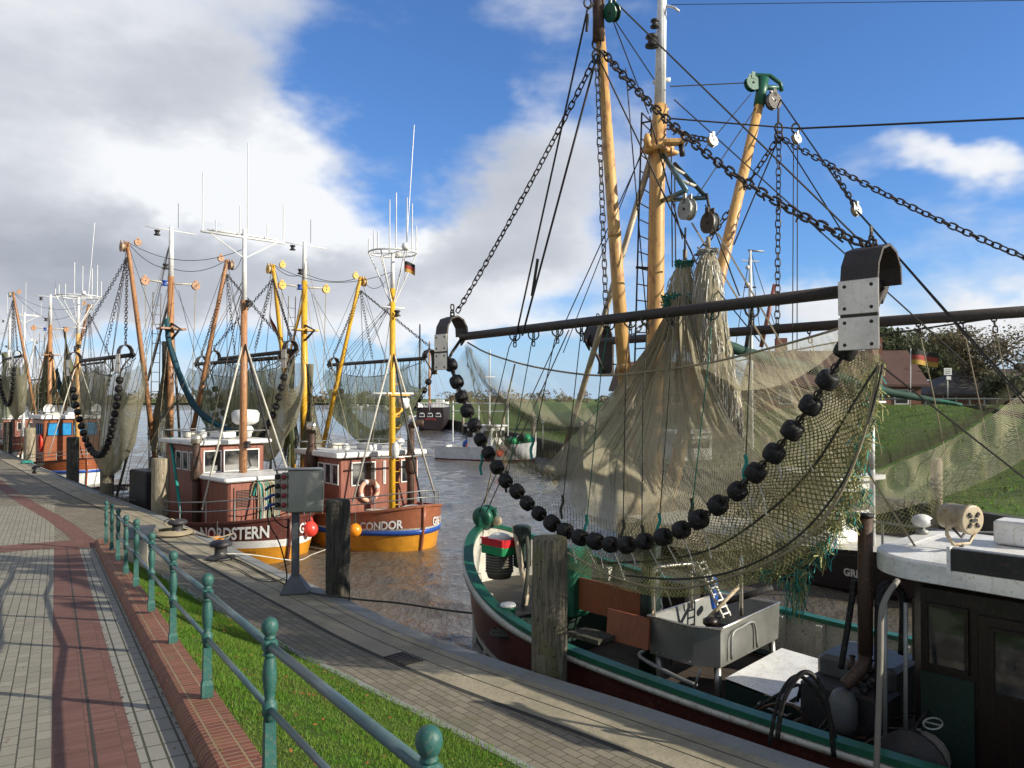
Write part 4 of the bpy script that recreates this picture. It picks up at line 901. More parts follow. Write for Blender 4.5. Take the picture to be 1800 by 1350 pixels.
def cutter(cfg):
    F = Frame(*cfg['bow'], *cfg['fwd']); L_, B = cfg['L'], cfg['B']; zt = cfg['zt']
    root = F.root(cfg.get('kind', 'fishing_cutter'), L_*.5, cfg['label'], 'fishing boat', 'fishing cutters moored along the quay')
    H = Hull(F, L_, B, zt, cfg['levels'], cfg['deck'], cfg.get('bluff', 4.6)); H.build(root, cfg['cap'], cfg['inner'], 'deck_wood')
    for nme, a, b, m_ in cfg.get('bands', ()): H.band(root, nme, a, b, m_)
    for t in cfg.get('names', ()): H.name(root, *t)
    # stem post
    T('stem', [H.pt(0, 0, 1)+F.f*.03]+[H.pt(0, k, 1)+F.f*.02 for k in range(1, len(cfg['levels']))], .05, cfg['stem'], root, 8)
    dk = cfg['deck']
    wh = wheelhouse(F, root, *cfg['wh'], dk, cfg['whz'], cfg['wall'], cfg['roof'], **cfg.get('whk', {}))
    wa0, wa1, ww = cfg['wh'][0], cfg['wh'][1], cfg['wh'][2]; zr_ = cfg['whz']+.14
    # grab rail over the roof, radar, searchlight, boxes
    mb = MB(); zz = zr_+.28
    ring = [F.p(wa0-.1, -ww-.1, zz), F.p(wa0-.1, ww+.1, zz), F.p(wa1+.1, ww+.1, zz), F.p(wa1+.1, -ww-.1, zz)]
    mb.tube(ring, .018, 'galvanised', 6, closed=True)
    for p in ring: mb.tube([V((p.x, p.y, zr_)), p], .015, 'galvanised', 5)
    link('roof_rail', mb, root)
    mb = MB(); mb.box(F.p(wa0+.9, .1, zr_+.14), (.9, .5, .22), 'white_paint', -F.f, -F.pt, bev=.04); link('life_raft_case', mb, root); mb = MB(); mb.box(F.p(wa1-.4, -.4, zr_+.12), (.4, .5, .2), 'offwhite', -F.f, -F.pt, bev=.04); link('roof_locker', mb, root)
    c = F.p(wa0+.15, -.8*ww, zr_); mb = MB(); mb.lathe(c, [(.03, 0), (.03, .1)], 'dark_metal', 8); mb.sphere(c+V((0, 0, .2)), .13, 'white_paint'); link('searchlight', mb, root)
    c = F.p(wa0+.5, .7*ww, zr_); mb = MB(); mb.lathe(c, [(.08, 0), (.05, .15), (.16, .2), (.19, .3), (.14, .38), (.01, .42)], 'white_paint', 12); link('radar_dome', mb, root)
    # exhausts
    for a, l, h, r, bend in cfg.get('stacks', ()):
        p = F.p(a, l, dk); top = p+V((0, 0, h)); mb = MB(); pts = [p, p+V((0, 0, h*.55)), top]
        mb.tube(pts, r, 'exhaust', 12); mb.tube([p+V((0, 0, h*.55)), p+V((0, 0, h*.6)), p+V((0, 0, h*.72)), p+V((0, 0, h*.78))], [r, r*1.5, r*1.5, r], 'exhaust', 12)
        if bend: mb.tube(cat([top-V((0, 0, .05)), top+V((0, 0, .12)), top+F.f*.18+F.pt*.1+V((0, 0, .22)), top+F.f*.3+F.pt*.3+V((0, 0, .24))], 4), [r*.95]*13, 'exhaust', 12)
        else: mb.lathe(top, [(r*1.4, -.25), (r*1.4, .02), (r*.9, .02), (r*.9, -.1)], 'worn_steel', 12)
        link('exhaust_stack', mb, root)
    # foremast
    fa, fz0, fz1, fr = cfg['fore']; fm = cfg['foremat']; zsplit = cfg.get('fsplit', fz1)
    mb = MB(); mb.tube([F.p(fa, 0, fz0), F.p(fa, 0, zsplit)], [fr, fr*.82], fm, 12); mb.tube([F.p(fa, 0, zsplit-.002), F.p(fa, 0, fz1)], [fr*.70, fr*.5], 'white_paint', 12)
    mast = link('foremast', mb, root)
    for l_ in cfg.get('flamps', ()): lamp(F, mast, F.p(fa-.28, 0, l_)); T('lamp_bracket', [F.p(fa, 0, l_-.01), F.p(fa-.38, 0, l_-.01)], .02, fm, mast)
    tt = fz1
    if cfg['antenna'] == 'ring':
        R_ = cfg.get('ringR', .76); mb = MB(); mb.tube([F.p(fa+cos(2*pi*k/28)*R_, sin(2*pi*k/28)*R_, tt) for k in range(28)], .03, 'white_paint', 6, closed=True)
        for k in range(6): a = 2*pi*k/6; mb.tube([F.p(fa, 0, tt-1.75), F.p(fa+cos(a)*R_, sin(a)*R_, tt)], .022, 'white_paint', 5)
        for k in range(4): a = pi*k/4; mb.tube([F.p(fa+cos(a)*R_, sin(a)*R_, tt), F.p(fa-cos(a)*R_, -sin(a)*R_, tt)], .015, 'white_paint', 5)
        mb.tube([F.p(fa, -.45, tt-1.75), F.p(fa, .45, tt-1.75)], .03, 'white_paint', 6); link('antenna_ring', mb, mast)
        hs = [1.9, 1.95, .9, 1.5, 1.75, .55, .4, .8]
        for k, h in enumerate(hs):
            a = 2*pi*k/8+.4; p = F.p(fa+cos(a)*R_, sin(a)*R_, tt); T('whip_antenna', [p, p+V((0, 0, h))], .02, 'white_paint', mast, 5)
        p = F.p(fa-.3, .25, tt-1.75); T('whip_antenna', [F.p(fa, .5, tt), F.p(fa, .8, tt+4.3)], .014, 'white_paint', mast, 4)
        for k in (1, 4): a = 2*pi*k/8; one('radar_dome', lambda mb: mb.lathe(F.p(fa+cos(a)*R_, sin(a)*R_, tt), [(.1, 0), (.12, .1), (.08, .2), (.01, .22)], 'white_paint', 10), mast)
    elif cfg['antenna'] == 'bar':
        mb = MB(); mb.tube([F.p(fa, -1.35, tt-.25), F.p(fa, 1.35, tt-.25)], .04, 'white_paint', 6); mb.tube([F.p(fa+.12, -1.1, tt-.15), F.p(fa+.12, 1.1, tt-.15)], .03, 'white_paint', 6)
        for s_ in (-1, 1): mb.tube([F.p(fa, 0, tt-.9), F.p(fa, s_*1.1, tt-.25)], .02, 'white_paint', 5)
        link('antenna_bar', mb, mast)
        for x, h in ((-1.3, 1.7), (-.9, .35), (-.15, .9), (.1, 2.9), (.75, .5), (1.3, 1.2)): T('whip_antenna', [F.p(fa, x, tt-.22), F.p(fa, x, tt-.2+h)], .016, 'white_paint', mast, 5)
    for s_ in (-1, 1): T('mast_strut', [F.p(fa, 0, cfg.get('strutz', fz1*.62)), F.p(fa-cfg.get('strutf', 1.3), s_*1.5, zt(1)+.25)], .032, cfg.get('strutmat', 'offwhite'), root, 6)
    T('mast_strut', [F.p(fa, 0, cfg.get('strutz', fz1*.62)), F.p(.15, 0, zt(0)+.1)], .03, 'dark_metal', root, 6)
    # aft mast
    aa, az1, ar = cfg['aft']; am = cfg['aftmat']; asp = cfg['asplit']
    mb = MB(); mb.tube([F.p(aa, 0, dk), F.p(aa, 0, asp)], [ar, ar*.8], am, 12); mb.tube([F.p(aa, 0, asp-.002), F.p(aa, 0, az1)], [ar*.72, ar*.5], 'white_paint', 12); amast = link('main_mast', mb, root)
    T('spreader', [F.p(aa, -.9, az1-.1), F.p(aa, .9, az1-.15)], .02, 'white_paint', amast); T('whip_antenna', [F.p(aa, .25, az1), F.p(aa, .25, az1+.9)], .012, 'lamp_dark', amast, 4)
    lamp(F, amast, F.p(aa-.15, -.55, az1-.4), .1); lamp(F, amast, F.p(aa-.3, -.3, asp+.2), .1); lamp(F, amast, F.p(aa-.35, -.35, asp-.4), .1, 'blue_stripe')
    mb = MB(); mb.box(F.p(aa-.1, 0, asp-1.9), (.5, .9, .06), am, -F.f, -F.pt); link('crosstree', mb, amast)
    mb = MB()
    for s_ in (-.14, .14): mb.tube([F.p(aa+.5, s_-.4, dk), F.p(aa+.22, s_-.4, asp-.6)], .018, 'wire_grey', 5)
    for k in range(22): t = k/22; z = dk+.3+(asp-1-dk)*t; x = .5-.28*(z-dk)/(asp-.6-dk); mb.tube([F.p(aa+x, -.54, z), F.p(aa+x, -.26, z)], .011, 'wire_grey', 4)
    link('ladder', mb, root)
    for s_ in (-1, 1): T('mast_strut', [F.p(aa, 0, asp-.6), F.p(aa+2.0, s_*1.3, dk)], .05, cfg.get('legmat', am), root, 8)
    # derricks, stays and trawls
    for s_, out_, tz, al in cfg['derricks']:
        tip = F.p(aa+al, s_*out_, tz); foot = F.p(aa-.1, s_*.35, dk+.7)
        mb = MB(); mb.tube([foot, foot.lerp(tip, .97), tip], [.098, .074, .066], am, 12); mb.tube([foot.lerp(tip, .44), foot.lerp(tip, .46)], .098, am, 12); d = link('derrick', mb, root)
        block('pulley_block', tip+V((0, 0, -.2))+F.pt*s_*.15, .17, F.pt, am if cfg.get('blockcol') else 'galvanised', d)
        block('pulley_block', tip+F.f*.15-F.pt*s_*.3+V((0, 0, .0)), .12, F.f, am, d)
        wire(root, tip, F.p(aa, 0, asp+.3), .012, s=.25); wire(root, tip, F.p(fa, 0, fz1-.6), .010, s=.5); wire(root, tip, F.p(L_-.4, s_*1.0, zt(L_)), .010)
        wire(root, tip-V((0, 0, .1)), F.p(aa-.3, s_*.5, dk+.8), .010); wire(root, F.p(aa-.2, s_*.2, asp-.5), F.p(aa-.8, s_*1.9, dk+.6), .010); wire(root, tip, F.p(fa+1.2, s_*ww, cfg['whz']+.3), .009)
    for i, tr in enumerate(cfg['trawls']):
        s_, lat, z, TL, ac = tr['side'], tr['lat'], tr['z'], tr['L'], tr.get('ac', aa)
        tip = next(F.p(aa+al, q*out_, tz) for q, out_, tz, al in cfg['derricks'] if q == s_)
        r_, e0, e1 = trawl(F, ac, s_*lat, s_, z, TL, tr['label'], tr.get('sag', 2.4), tr.get('nb', 22), tr.get('mat', 'net_boat'), tr.get('bag', .9), F.p(aa, s_*.5, z+tr.get('cod', 1.5)) if tr.get('cod') else None, tr.get('d1', .3), tr.get('d2', .45), seed=i+int(aa*10), sc=.95)
        top = tip+V((0, 0, -.55)); off = F.pt*s_*.2+V((0, 0, .45))
        for q in (e0, e1): chain(root, top, q+off, .16, .012)
        for t in (.35, .6): wire(root, top, e0.lerp(e1, t), .011)
        chain(root, top, e0.lerp(e1, .5)+V((0, 0, .1)), .16, .010)
    rr = random.Random(int(L_*10+aa*7)); zt_ = az1
    for k in range(16):
        a0_, z0_ = rr.choice(((aa, asp), (aa, az1-.4), (aa, asp-1.4), (fa, fz1*.8), (fa, fz1-1.5))); s_ = rr.choice((-1, 1)); a1_ = rr.uniform(wa0, L_-.5); wire(root, F.p(a0_, 0, z0_), F.p(a1_, s_*rr.uniform(.6, 1.9), rr.choice((dk+.5, cfg['whz']+.2 if wa0 < a1_ < wa1 else dk+.6))), .009, rr.choice(('wire_dark', 'wire_dark', 'rope_tan')), s=rr.choice((0, 0, .2)))
    for s_ in (-1, 1):
        p = F.p(aa, s_*.9, asp-.2); T('swing_arm', [F.p(aa, 0, asp-.25), p], .035, 'offwhite', root, 6); block('pulley_block', p+V((0, 0, -.05)), .15, F.f, am, root, am); wire(root, p, F.p(aa, s_*.7, dk+1), .014, 'rope_tan')
    T('net_davit', [F.p(aa-.05, 0, asp-1.7), F.p(aa-.9, 0, asp-1.95), F.p(aa-.05, 0, asp-2.3)], .05, 'dark_metal', root, 6)
    for gi in range(7):
        mb = MB()
        a_ = rr.uniform(wa1+.4, L_-1.5); l_ = rr.uniform(-1.3, 1.3); c = F.p(a_, l_, dk)
        kind_ = gi % 4
        if kind_ == 0: mb.tube(cat([c+V((rr.uniform(-.5, .5), rr.uniform(-.5, .5), rr.uniform(.1, 1.9))) for _ in range(5)], 4), .05, rr.choice(['exhaust', 'offwhite', 'dark_metal', 'orange_mast']), 6)
        elif kind_ == 1: mb.box(c+V((0, 0, .45)), (rr.uniform(.4, .9), rr.uniform(.4, .9), .9), rr.choice(['steel', 'dark_green', 'galvanised', 'dark_metal']), -F.f, -F.pt, bev=.05)
        elif kind_ == 2: mb.lathe(c, [(.25, 0), (.28, .1), (.28, .6), (.2, .75), (.05, .8)], rr.choice(['orange_mast', 'blue_plastic', 'offwhite', 'dark_metal']), 12)
        else:
            mb.tube([c, c+V((0, 0, 2.0)), c+V((.3, .2, 2.3))], .05, 'galvanised', 6)
        link('deck_gear', mb, root)
    # bow railing
    mb = MB(); hs = (.45, .25) if not cfg.get('highrail') else (.6, .33)
    base = [H.pt(u, 0, 1) for u in [.30, .2, .12, .06, .02, .0]]+[H.pt(u, 0, -1) for u in [.02, .06, .12, .2, .30]]
    base = [p+(F.p(4, 0, p.z)-p).normalized()*.08 for p in base]
    for h in hs: mb.tube([p+V((0, 0, h)) for p in base], .018, 'galvanised', 6)
    for p in base: mb.tube([p, p+V((0, 0, hs[0]))], .016, 'galvanised', 5)
    link('bow_railing', mb, root)
    # deck clutter that belongs to the boat: winch, bollards, boxes
    mb = MB(); c = F.p(aa-1.2, 0, dk+.5); mb.lathe(c-F.pt*.6, [(.3, 0), (.3, .05), (.14, .06), (.14, 1.1), (.3, 1.12), (.3, 1.2)], 'dark_metal', 14, axis=F.pt); mb.box(c-V((0, 0, .2)), (.5, 1.5, .6), 'dark_green', -F.f, -F.pt, bev=.05); link('winch', mb, root)
    mb = MB()
    for k in range(5): mb.box(F.p(aa+1.2+.7*k, (-1)**k*.6, dk+.3), (.6, .8, .6), ['steel', 'offwhite', 'dark_metal', 'white_paint', 'blue_plastic'][k], -F.f, -F.pt, bev=.04)
    link('sorting_gear', mb, root)
    mb = MB()
    for s_ in (-1, 1): mb.lathe(F.p(1.3, s_*.5, dk), [(.09, 0), (.09, .5), (.13, .52), (.12, .6), (.01, .62)], cfg['stem'], 10)
    mb.tube([F.p(1.3, -.6, dk+.35), F.p(1.3, .6, dk+.35)], .04, cfg['stem'], 8); link('bitts', mb, root)
    return F, H, root, wh
# ------------------------------------------------------------------ three sister cutters and one more behind
ex = math.exp
def levels_of(zt, bandz, stripez, up, st, lo, und=None):
    return [(zt, 1.0, 0, up), (bandz, .995, .03, st), (stripez, .985, .06, lo), (lambda a: -1.12, .955, .16, lo), (lambda a: -1.32, .93, .2, lo), (lambda a: -1.9, .7, .7, lo)]
# CONDOR
ztC = lambda a: -.42+.58*ex(-a/2.6)+.25*sm(9, 14, a)
bC = lambda a: -.68+.12*ex(-a/2.5)
F1, H1, R1, wh1 = cutter(dict(bow=(-2.65, 24.0), fwd=(.63, -.77), L=14, B=4.25, zt=ztC, deck=-.85, label='brown and orange fishing cutter CONDOR with tall yellow masts',
    levels=levels_of(ztC, lambda a: bC(a)+.07, bC, 'brown_hull', 'offwhite', 'orange_hull'), bands=[('rubbing_strake', lambda a: bC(a)+.01, lambda a: bC(a)-.13, 'blue_stripe')],
    names=[('CONDOR', .35, .62, -.47, -1, 'far_white', .86, .010), ('GRE 10', .36, .42, -.47, 1, 'white_paint', .9, .008)], cap='brown_hull', inner='brown_hull', stem='brown_hull',
    wh=(2.6, 5.3, 1.45), whz=1.50, wall='red_cabin', roof='white_paint', whk=dict(front=((-.62, .80), (.15, .02), (1.02, .42)), side=(.28, .78, 1.28, 2.1), wz=.52, winh=.62, over=.3, roofh=.2),
    fore=(1.85, -.85, 8.05, .11), foremat='yellow_paint', fsplit=6.9, flamps=(6.0,), antenna='ring', strutz=5.0, strutf=.2, strutmat='offwhite',
    stacks=((4.3, -1.6, 3.45, .13, False), (2.1, .85, 3.2, .12, True)), aft=(8.4, 9.4, .14), aftmat='yellow_paint', asplit=7.9,
    derricks=((-1, 1.25, 8.4, 0), (1, 2.3, 8.25, -.2)), blockcol=True,
    trawls=[dict(side=-1, lat=2.15, z=4.95, L=7.2, ac=7.9, label='beam trawl with black rollers hanging on the quay side of the yellow-masted cutter', sag=2.6),
            dict(side=1, lat=2.75, z=4.85, L=7.6, ac=8.0, label='beam trawl with sagging dark net outboard of the yellow-masted cutter', sag=2.3, bag=.6, d1=.14, d2=.5, mat='net_olive')]))
# NORDSTERN
ztN = lambda a: -.42+.50*ex(-a/3.2)+.25*sm(9, 15, a)
bN = lambda a: -.72+.20*ex(-a/3)
F2, H2, R2, wh2 = cutter(dict(bow=(-6.2, 22.3), fwd=(.69, -.724), L=14.5, B=4.2, zt=ztN, deck=-.8, label='dark brown and orange fishing cutter NORDSTERN with orange-brown masts',
    levels=levels_of(ztN, lambda a: bN(a)+.0, lambda a: bN(a)-.20, 'dark_brown_hull', 'white_paint', 'orange_hull'), bands=[],
    names=[('NORDSTERN', .47, .55, -.44, -1, 'far_white', .78, .012), ('GRE', .4, .35, -.42, 1, 'white_paint', .9, .008), ('GRE 10', .11, .9, -.9, -1, 'lamp_dark', .9, 0), ('HAFEN', .11, 1.75, -.9, -1, 'lamp_dark', .9, 0)],
    cap='dark_brown_hull', inner='offwhite', stem='dark_brown_hull',
    wh=(3.75, 6.3, 1.08), whz=1.95, wall='red_cabin', roof='white_paint', whk=dict(front=((-.62, .5), (.0, .48), (.62, .5)), side=(.35, .9, 1.45), wz=.5, winh=.55, over=.25, roofh=.16),
    fore=(2.95, .9, 8.6, .12), foremat='orange_mast', fsplit=6.4, flamps=(6.2, 1.9), antenna='bar', strutz=5.2, strutf=.6, highrail=True,
    stacks=((3.3, -1.3, 3.1, .11, False),), aft=(8.9, 9.6, .14), aftmat='orange_mast', asplit=7.8,
    derricks=((-1, 1.6, 8.8, -.3), (1, 1.95, 8.6, -.3)), blockcol=True, legmat='wire_grey',
    trawls=[dict(side=-1, lat=2.0, z=4.8, L=5.6, ac=9.6, label='big beam trawl with a full net bag and rollers over the quay', sag=2.85, bag=.95, nb=26, d1=.24, d2=.45),
            dict(side=1, lat=2.3, z=4.8, L=7.2, ac=8.6, label='beam trawl with thin sagging net between the orange and yellow masts', sag=2.5, bag=.6, d1=.16, d2=.5, mat='net_olive')]))
# bow cabin of NORDSTERN with louvres and a white top
mb = MB(); mb.box(F2.p(2.45, 0, .1), (1.9, 2.2, 1.8), 'red_cabin', -F2.f, -F2.pt, bev=.06)
for l in (-.62, .62, .0): mb.box(F2.p(1.495, l, .05), (.012, .5, 1.4), 'red_cabin', -F2.f, -F2.pt)
for l in (-.95, -.35, .35, .95): mb.box(F2.p(1.49, l, .05), (.02, .02, 1.6), 'deep_brown', -F2.f, -F2.pt)
fc = link('fore_cabin', mb, R2)
one('cabin_top', lambda mb: mb.box(F2.p(2.45, 0, 1.06), (2.15, 2.55, .12), 'white_paint', -F2.f, -F2.pt, bev=.04), fc)
for l in (-.66, .66):
    mb = MB()
    for k in range(11): mb.box(F2.p(1.475, l, .75-.045*k), (.03, .42, .018), 'deep_brown', -F2.f, -F2.pt)
    link('louvre', mb, fc)
mb = MB(); rr = random.Random(5)
for k in range(26):
    x = -.05+.35*rr.uniform(-1, 1); q = rr.uniform(.1, .9); mb.tube(cat([F2.p(1.46, x-.1, .75-q*.2), F2.p(1.40, x-.02, .95), F2.p(1.36, x+.1, .75), F2.p(1.36, x+.1+rr.uniform(-.05, .05), -.1-q*.4), F2.p(1.4, x, -.5)], 4), .018, rr.choice(['rope_tan', 'rope_white', 'rope_tan', 'rope_teal']), 5)
tag(link('rope_bundle', mb), 'bundle of tan and teal ropes hung on the red cabin front', 'rope bundle')
mb = MB(); mb.lathe(F2.p(4.4, .75, 2.55), [(.3, 0), (.42, .1), (.44, .35), (.36, .46), (.01, .5)], 'white_paint', 16); mb.box(F2.p(4.4, .75, 2.35), (.3, .3, .4), 'white_paint'); link('life_raft', mb, R2)
# dark awning / shelter aft of the wheelhouse and a teal-rope boathook
mb = MB(); mb.box(F2.p(7.9, -.9, .1), (1.6, 1.1, 1.7), 'dark_metal', -F2.f, -F2.pt, bev=.05); link('deck_shelter', mb, R2)
T('boat_hook', [PY(496//1 if False else 318, 905, 23.6), PY(300, 770, 26)], .05, 'rope_teal', R2, 6)
# sechs gebrueder
ztG = lambda a: -.30+.45*ex(-a/3.)+.2*sm(9, 14, a)
bG = lambda a: -.62+.12*ex(-a/3)
F3, H3, R3, wh3 = cutter(dict(bow=(-22.9, 43), fwd=(.66, -.75), L=14.5, B=4.6, zt=ztG, deck=-.8, label='varnished fishing cutter with white hull bottom and blue wheelhouse windows',
    levels=levels_of(ztG, lambda a: bG(a)+.05, bG, 'varnish', 'white_paint', 'white_paint'), bands=[('rubbing_strake', lambda a: bG(a)+.02, lambda a: bG(a)-.12, 'blue_stripe')],
    names=[('Sechs Gebrüder', .42, 2.3, -.22, -1, 'offwhite', .9, .004), ('Greetsiel', .40, 2.9, -.56, -1, 'offwhite', .9, .004)], cap='deep_brown', inner='offwhite', stem='varnish',
    wh=(3.3, 6.3, 1.45), whz=2.2, wall='varnish', roof='white_paint', whk=dict(front=((-.95, .55), (-.3, .5), (.35, .55), (1.0, .55)), side=(.35, .95, 1.6), wz=.55, winh=.6, fmat='deep_brown', pane='blue_pane', roofh=.25),
    ringR=1.15, fore=(2.2, -.8, 9.1, .14), foremat='buff', fsplit=7.0, flamps=(6.2,), antenna='ring', strutz=5.6, strutf=.4,
    stacks=(), aft=(9.2, 9.9, .15), aftmat='orange_mast', asplit=8.0,
    derricks=((-1, 1.9, 10.0, .8), (1, 2.0, 9.4, -.8)), legmat='buff',
    trawls=[dict(side=-1, lat=1.9, z=5.9, L=5.6, ac=10.0, label='distant beam trawl with narrow roller loop at the left edge', sag=2.4, bag=.8, nb=24, d2=.6),
            dict(side=1, lat=2.2, z=5.6, L=6.4, ac=8.5, label='beam trawl with pale green net behind the blue-windowed wheelhouse', sag=2.2, bag=.8, d2=.5)]))
for l, s_ in ((-1.2, -1), (1.2, 1)):
    mb = MB(); p = F3.p(3.4, l, 2.4); mb.lathe(p, [(.1, 0), (.1, .2)], 'white_paint', 10); mb.lathe(p+V((0, 0, .38))-F3.f*.15, [(.12, 0), (.16, .12), (.27, .3), (.29, .3), (.25, .28), (.02, .1)], 'white_paint', 16, axis=F3.f); link('ventilator', mb, R3)
# tall hanging nets of the third cutter (cod ends hoisted at the mast)
def hung_net(F, root, apex, feet, mat, label, dens=.7, seed=0, r0=.10):
    """gathered net: feet = closed loop of points; rows climb to the apex"""
    rr = random.Random(seed); ph = rr.random()*6; G = []; I = 18; n = len(feet)
    for i in range(I+1):
        q = i/I; row = []
        for j in range(49):
            t = j/48*n; a = feet[int(t) % n].lerp(feet[(int(t)+1) % n], t % 1); ang = 2*pi*j/48
            top = apex+V((cos(ang), sin(ang), 0))*r0; p = top.lerp(a, q**1.25)+V((cos(ang), sin(ang), 0))*(.10*sin(j*1.9+ph)*q+.05*sin(j*3.3))*min(1, q*3)
            p += V((0, 0, -.35*sin(pi*q))); row.append(p)
        G.append(row)
    return netsheet('hoisted_net', G, mat, root, lambda i, j: dens*(1.05-.4*i))
mz = empty('hoisted_nets', F3.p(9.2, 0, 0), 'pair of pale green cod ends hoisted in cones at the mast', 'fishing net')
hung_net(F3, mz, PY(88, 560, 51), [PY(60, 720, 50.5), PY(75, 735, 50), PY(86, 715, 50.5), PY(98, 690, 51.5), PY(80, 680, 52)], 'net_olive', '', .8, 1)
hung_net(F3, mz, PY(113, 575, 51), [PY(108, 700, 50.5), PY(122, 712, 50), PY(136, 700, 50.5), PY(146, 690, 52), PY(125, 680, 52.5)], 'net_olive', '', .8, 2)
# farthest cutter at the left edge
F4, H4, R4, wh4 = cutter(dict(bow=(-41, 68), fwd=(.66, -.75), L=14.5, B=4.6, zt=ztG, deck=-.8, label='farthest fishing cutter at the left with white masts and brown wheelhouse',
    levels=levels_of(ztG, lambda a: bG(a)+.05, bG, 'dark_brown_hull', 'white_paint', 'dark_brown_hull'),
    names=[('MER', .5, 2.2, -.4, -1, 'white_paint', .9, .01)], cap='deep_brown', inner='offwhite', stem='dark_brown_hull',
    wh=(4.6, 7.4, 1.4), whz=1.5, wall='red_cabin', roof='white_paint', whk=dict(front=((-.9, .5), (0, .5), (.9, .5))),
    fore=(3.5, -.8, 11, .15), foremat='white_paint', fsplit=7.0, flamps=(6.2,), antenna='bar', strutz=5.6,
    stacks=(), aft=(10.5, 11.0, .2), aftmat='white_paint', asplit=8.0, derricks=((-1, 1.6, 9.5, .8), (1, 2.0, 9, -.8)), legmat='wire_grey',
    trawls=[dict(side=1, lat=2.2, z=5.2, L=6.4, ac=9.8, label='faint distant beam trawl on the farthest cutter', sag=2.2, bag=.8, d2=.5)]))
def rolled(pts, r, mats, label):
    P_ = cat([PY(*q) for q in pts], 5); n = len(P_); mb = MB(); mb.tube(P_, [.03+r*sin(pi*min(.97, i/(n-1)*.95+.05))**.6*(1+.15*sin(i*1.9)) for i in range(n)], mats[0], 8)
    for q in range(3): mb.tube([p+V((.6*r*sin(i*.6+q*2), .6*r*cos(i*.5+q), .6*r*sin(i*.4+q*1.7))) for i, p in enumerate(P_)], r*.35, mats[1], 5)
    return tag(link('rolled_net', mb), label, 'rolled net')
rolled([(293, 560, 28.5), (297, 600, 28.5), (318, 665, 28.3), (345, 718, 28), (385, 748, 27.6), (455, 776, 27)], .085, ('blue_net', 'teal_net'), 'blue-green rolled net curving down from the orange-brown mast')
rolled([(98, 650, 51), (105, 680, 51), (118, 705, 50.5), (140, 722, 50)], .16, ('blue_net', 'teal_net'), 'small blue-green rolled net at the left mast')
mz2 = empty('hoisted_nets', F2.p(9, 0, 0), 'ragged olive net bundle hanging along the orange-brown mast', 'fishing net')
hung_net(F2, mz2, PY(291, 600, 28.6), [PY(262, 770, 28.2), PY(275, 800, 27.8), (PY(292, 805, 28)), PY(300, 740, 28.8), PY(285, 720, 29)], 'net_boat', '', .75, 5, .12)
mz3 = empty('hoisted_nets', F1.p(8.4, 0, 0), 'grey-green net bundle hanging beside the yellow mast', 'fishing net')
hung_net(F1, mz3, PY(545, 640, 30), [PY(528, 800, 29.6), PY(540, 825, 29.2), PY(556, 820, 29.5), PY(565, 780, 30), PY(545, 760, 30.4)], 'net_boat', '', .7, 6, .14)
hung_net(F1, mz3, PY(512, 650, 30), [PY(498, 790, 29.6), PY(507, 820, 29.2), PY(520, 815, 29.5), PY(522, 780, 30), PY(510, 760, 30.4)], 'net_olive', '', .7, 7, .1)
mz4 = empty('hoisted_nets', F3.p(9, 0, 0), 'green net curtain at the far left edge behind the roller loop', 'fishing net')
hung_net(F3, mz4, PY(8, 620, 60), [PY(-20, 730, 60), PY(0, 742, 60), PY(14, 738, 60), PY(22, 710, 61), PY(5, 700, 62)], 'net_olive', '', .8, 8, .2)
# life ring on CONDOR's front wall
lc = F1.p(2.52, -.45, .42); e = empty('life_ring', lc-V((0, 0, .33)), 'orange and white life ring on the red wheelhouse front', 'life ring')
mb = MB(); mb.tube([lc+F1.pt*cos(2*pi*k/24)*.31+V((0, 0, sin(2*pi*k/24)*.31)) for k in range(24)], .075, 'life_ring', 10, closed=True); link('ring', mb, e)
for k in range(4): a = 2*pi*k/4+.4; q = lc+F1.pt*cos(a)*.31+V((0, 0, sin(a)*.31)); mb = MB(); mb.tube([q+(F1.pt*-sin(a)+V((0, 0, cos(a))))*x for x in (-.045, .045)], .081, 'white_paint', 12); link('band', mb, e)
lc = F3.p(3.7, -1.51, .9); e = empty('life_ring', lc-V((0, 0, .33)), 'red life ring on the shaded side of the varnished wheelhouse', 'life ring')
mb = MB(); mb.tube([lc+F3.f*cos(2*pi*k/20)*.28+V((0, 0, sin(2*pi*k/20)*.45)) for k in range(20)], .07, 'red_buoy', 8, closed=True); link('ring', mb, e)
# deck locker and anchor gear in front of CONDOR's wheelhouse
mb = MB(); mb.box(F1.p(2.1, -.35, -.5), (.5, .75, .75), 'offwhite', -F1.f, -F1.pt, bev=.03); link('deck_locker', mb, R1)
mb = MB(); mb.sphere(F1.p(.9, .2, -.05), .3, 'white_paint', sc=(1.5, 1.4, .45)); link('fender_stack', mb, R1)
mb = MB()
for k in range(14): z = -.7+.35*k; mb.tube([F1.p(1.85, .02, z), F1.p(1.85, .26, z), F1.p(1.8, .26, z+.1)], .014, 'yellow_paint', 4)
link('mast_step', mb, R1)
mb = MB(); mb.box(F1.p(1.75, .15, 3.5), (.16, .8, .04), 'yellow_paint', -F1.f, -F1.pt); mb.prism([F1.p(1.88, .1, 3.1), F1.p(1.88, .55, 3.1), F1.p(1.88, .1, 2.75)], -F1.f*.05, 'yellow_paint'); mb.tube([F1.p(1.8, -.75, 3.55), F1.p(1.8, .75, 3.55)], .035, 'white_paint', 6); link('radar_bracket', mb, R1)
mb = MB(); mb.box(F1.p(1.65, .32, 3.32), (.2, .3, .16), 'white_paint', -F1.f, -F1.pt, bev=.03); mb.sphere(F1.p(1.65, .35, 3.18), .13, 'white_paint'); link('radar_scanner', mb, R1)
mb = MB(); mb.sphere(F1.p(1.65, 0, 1.75), .13, 'white_paint', sc=(1, 1, 2.1)); link('float_lamp', mb, R1)
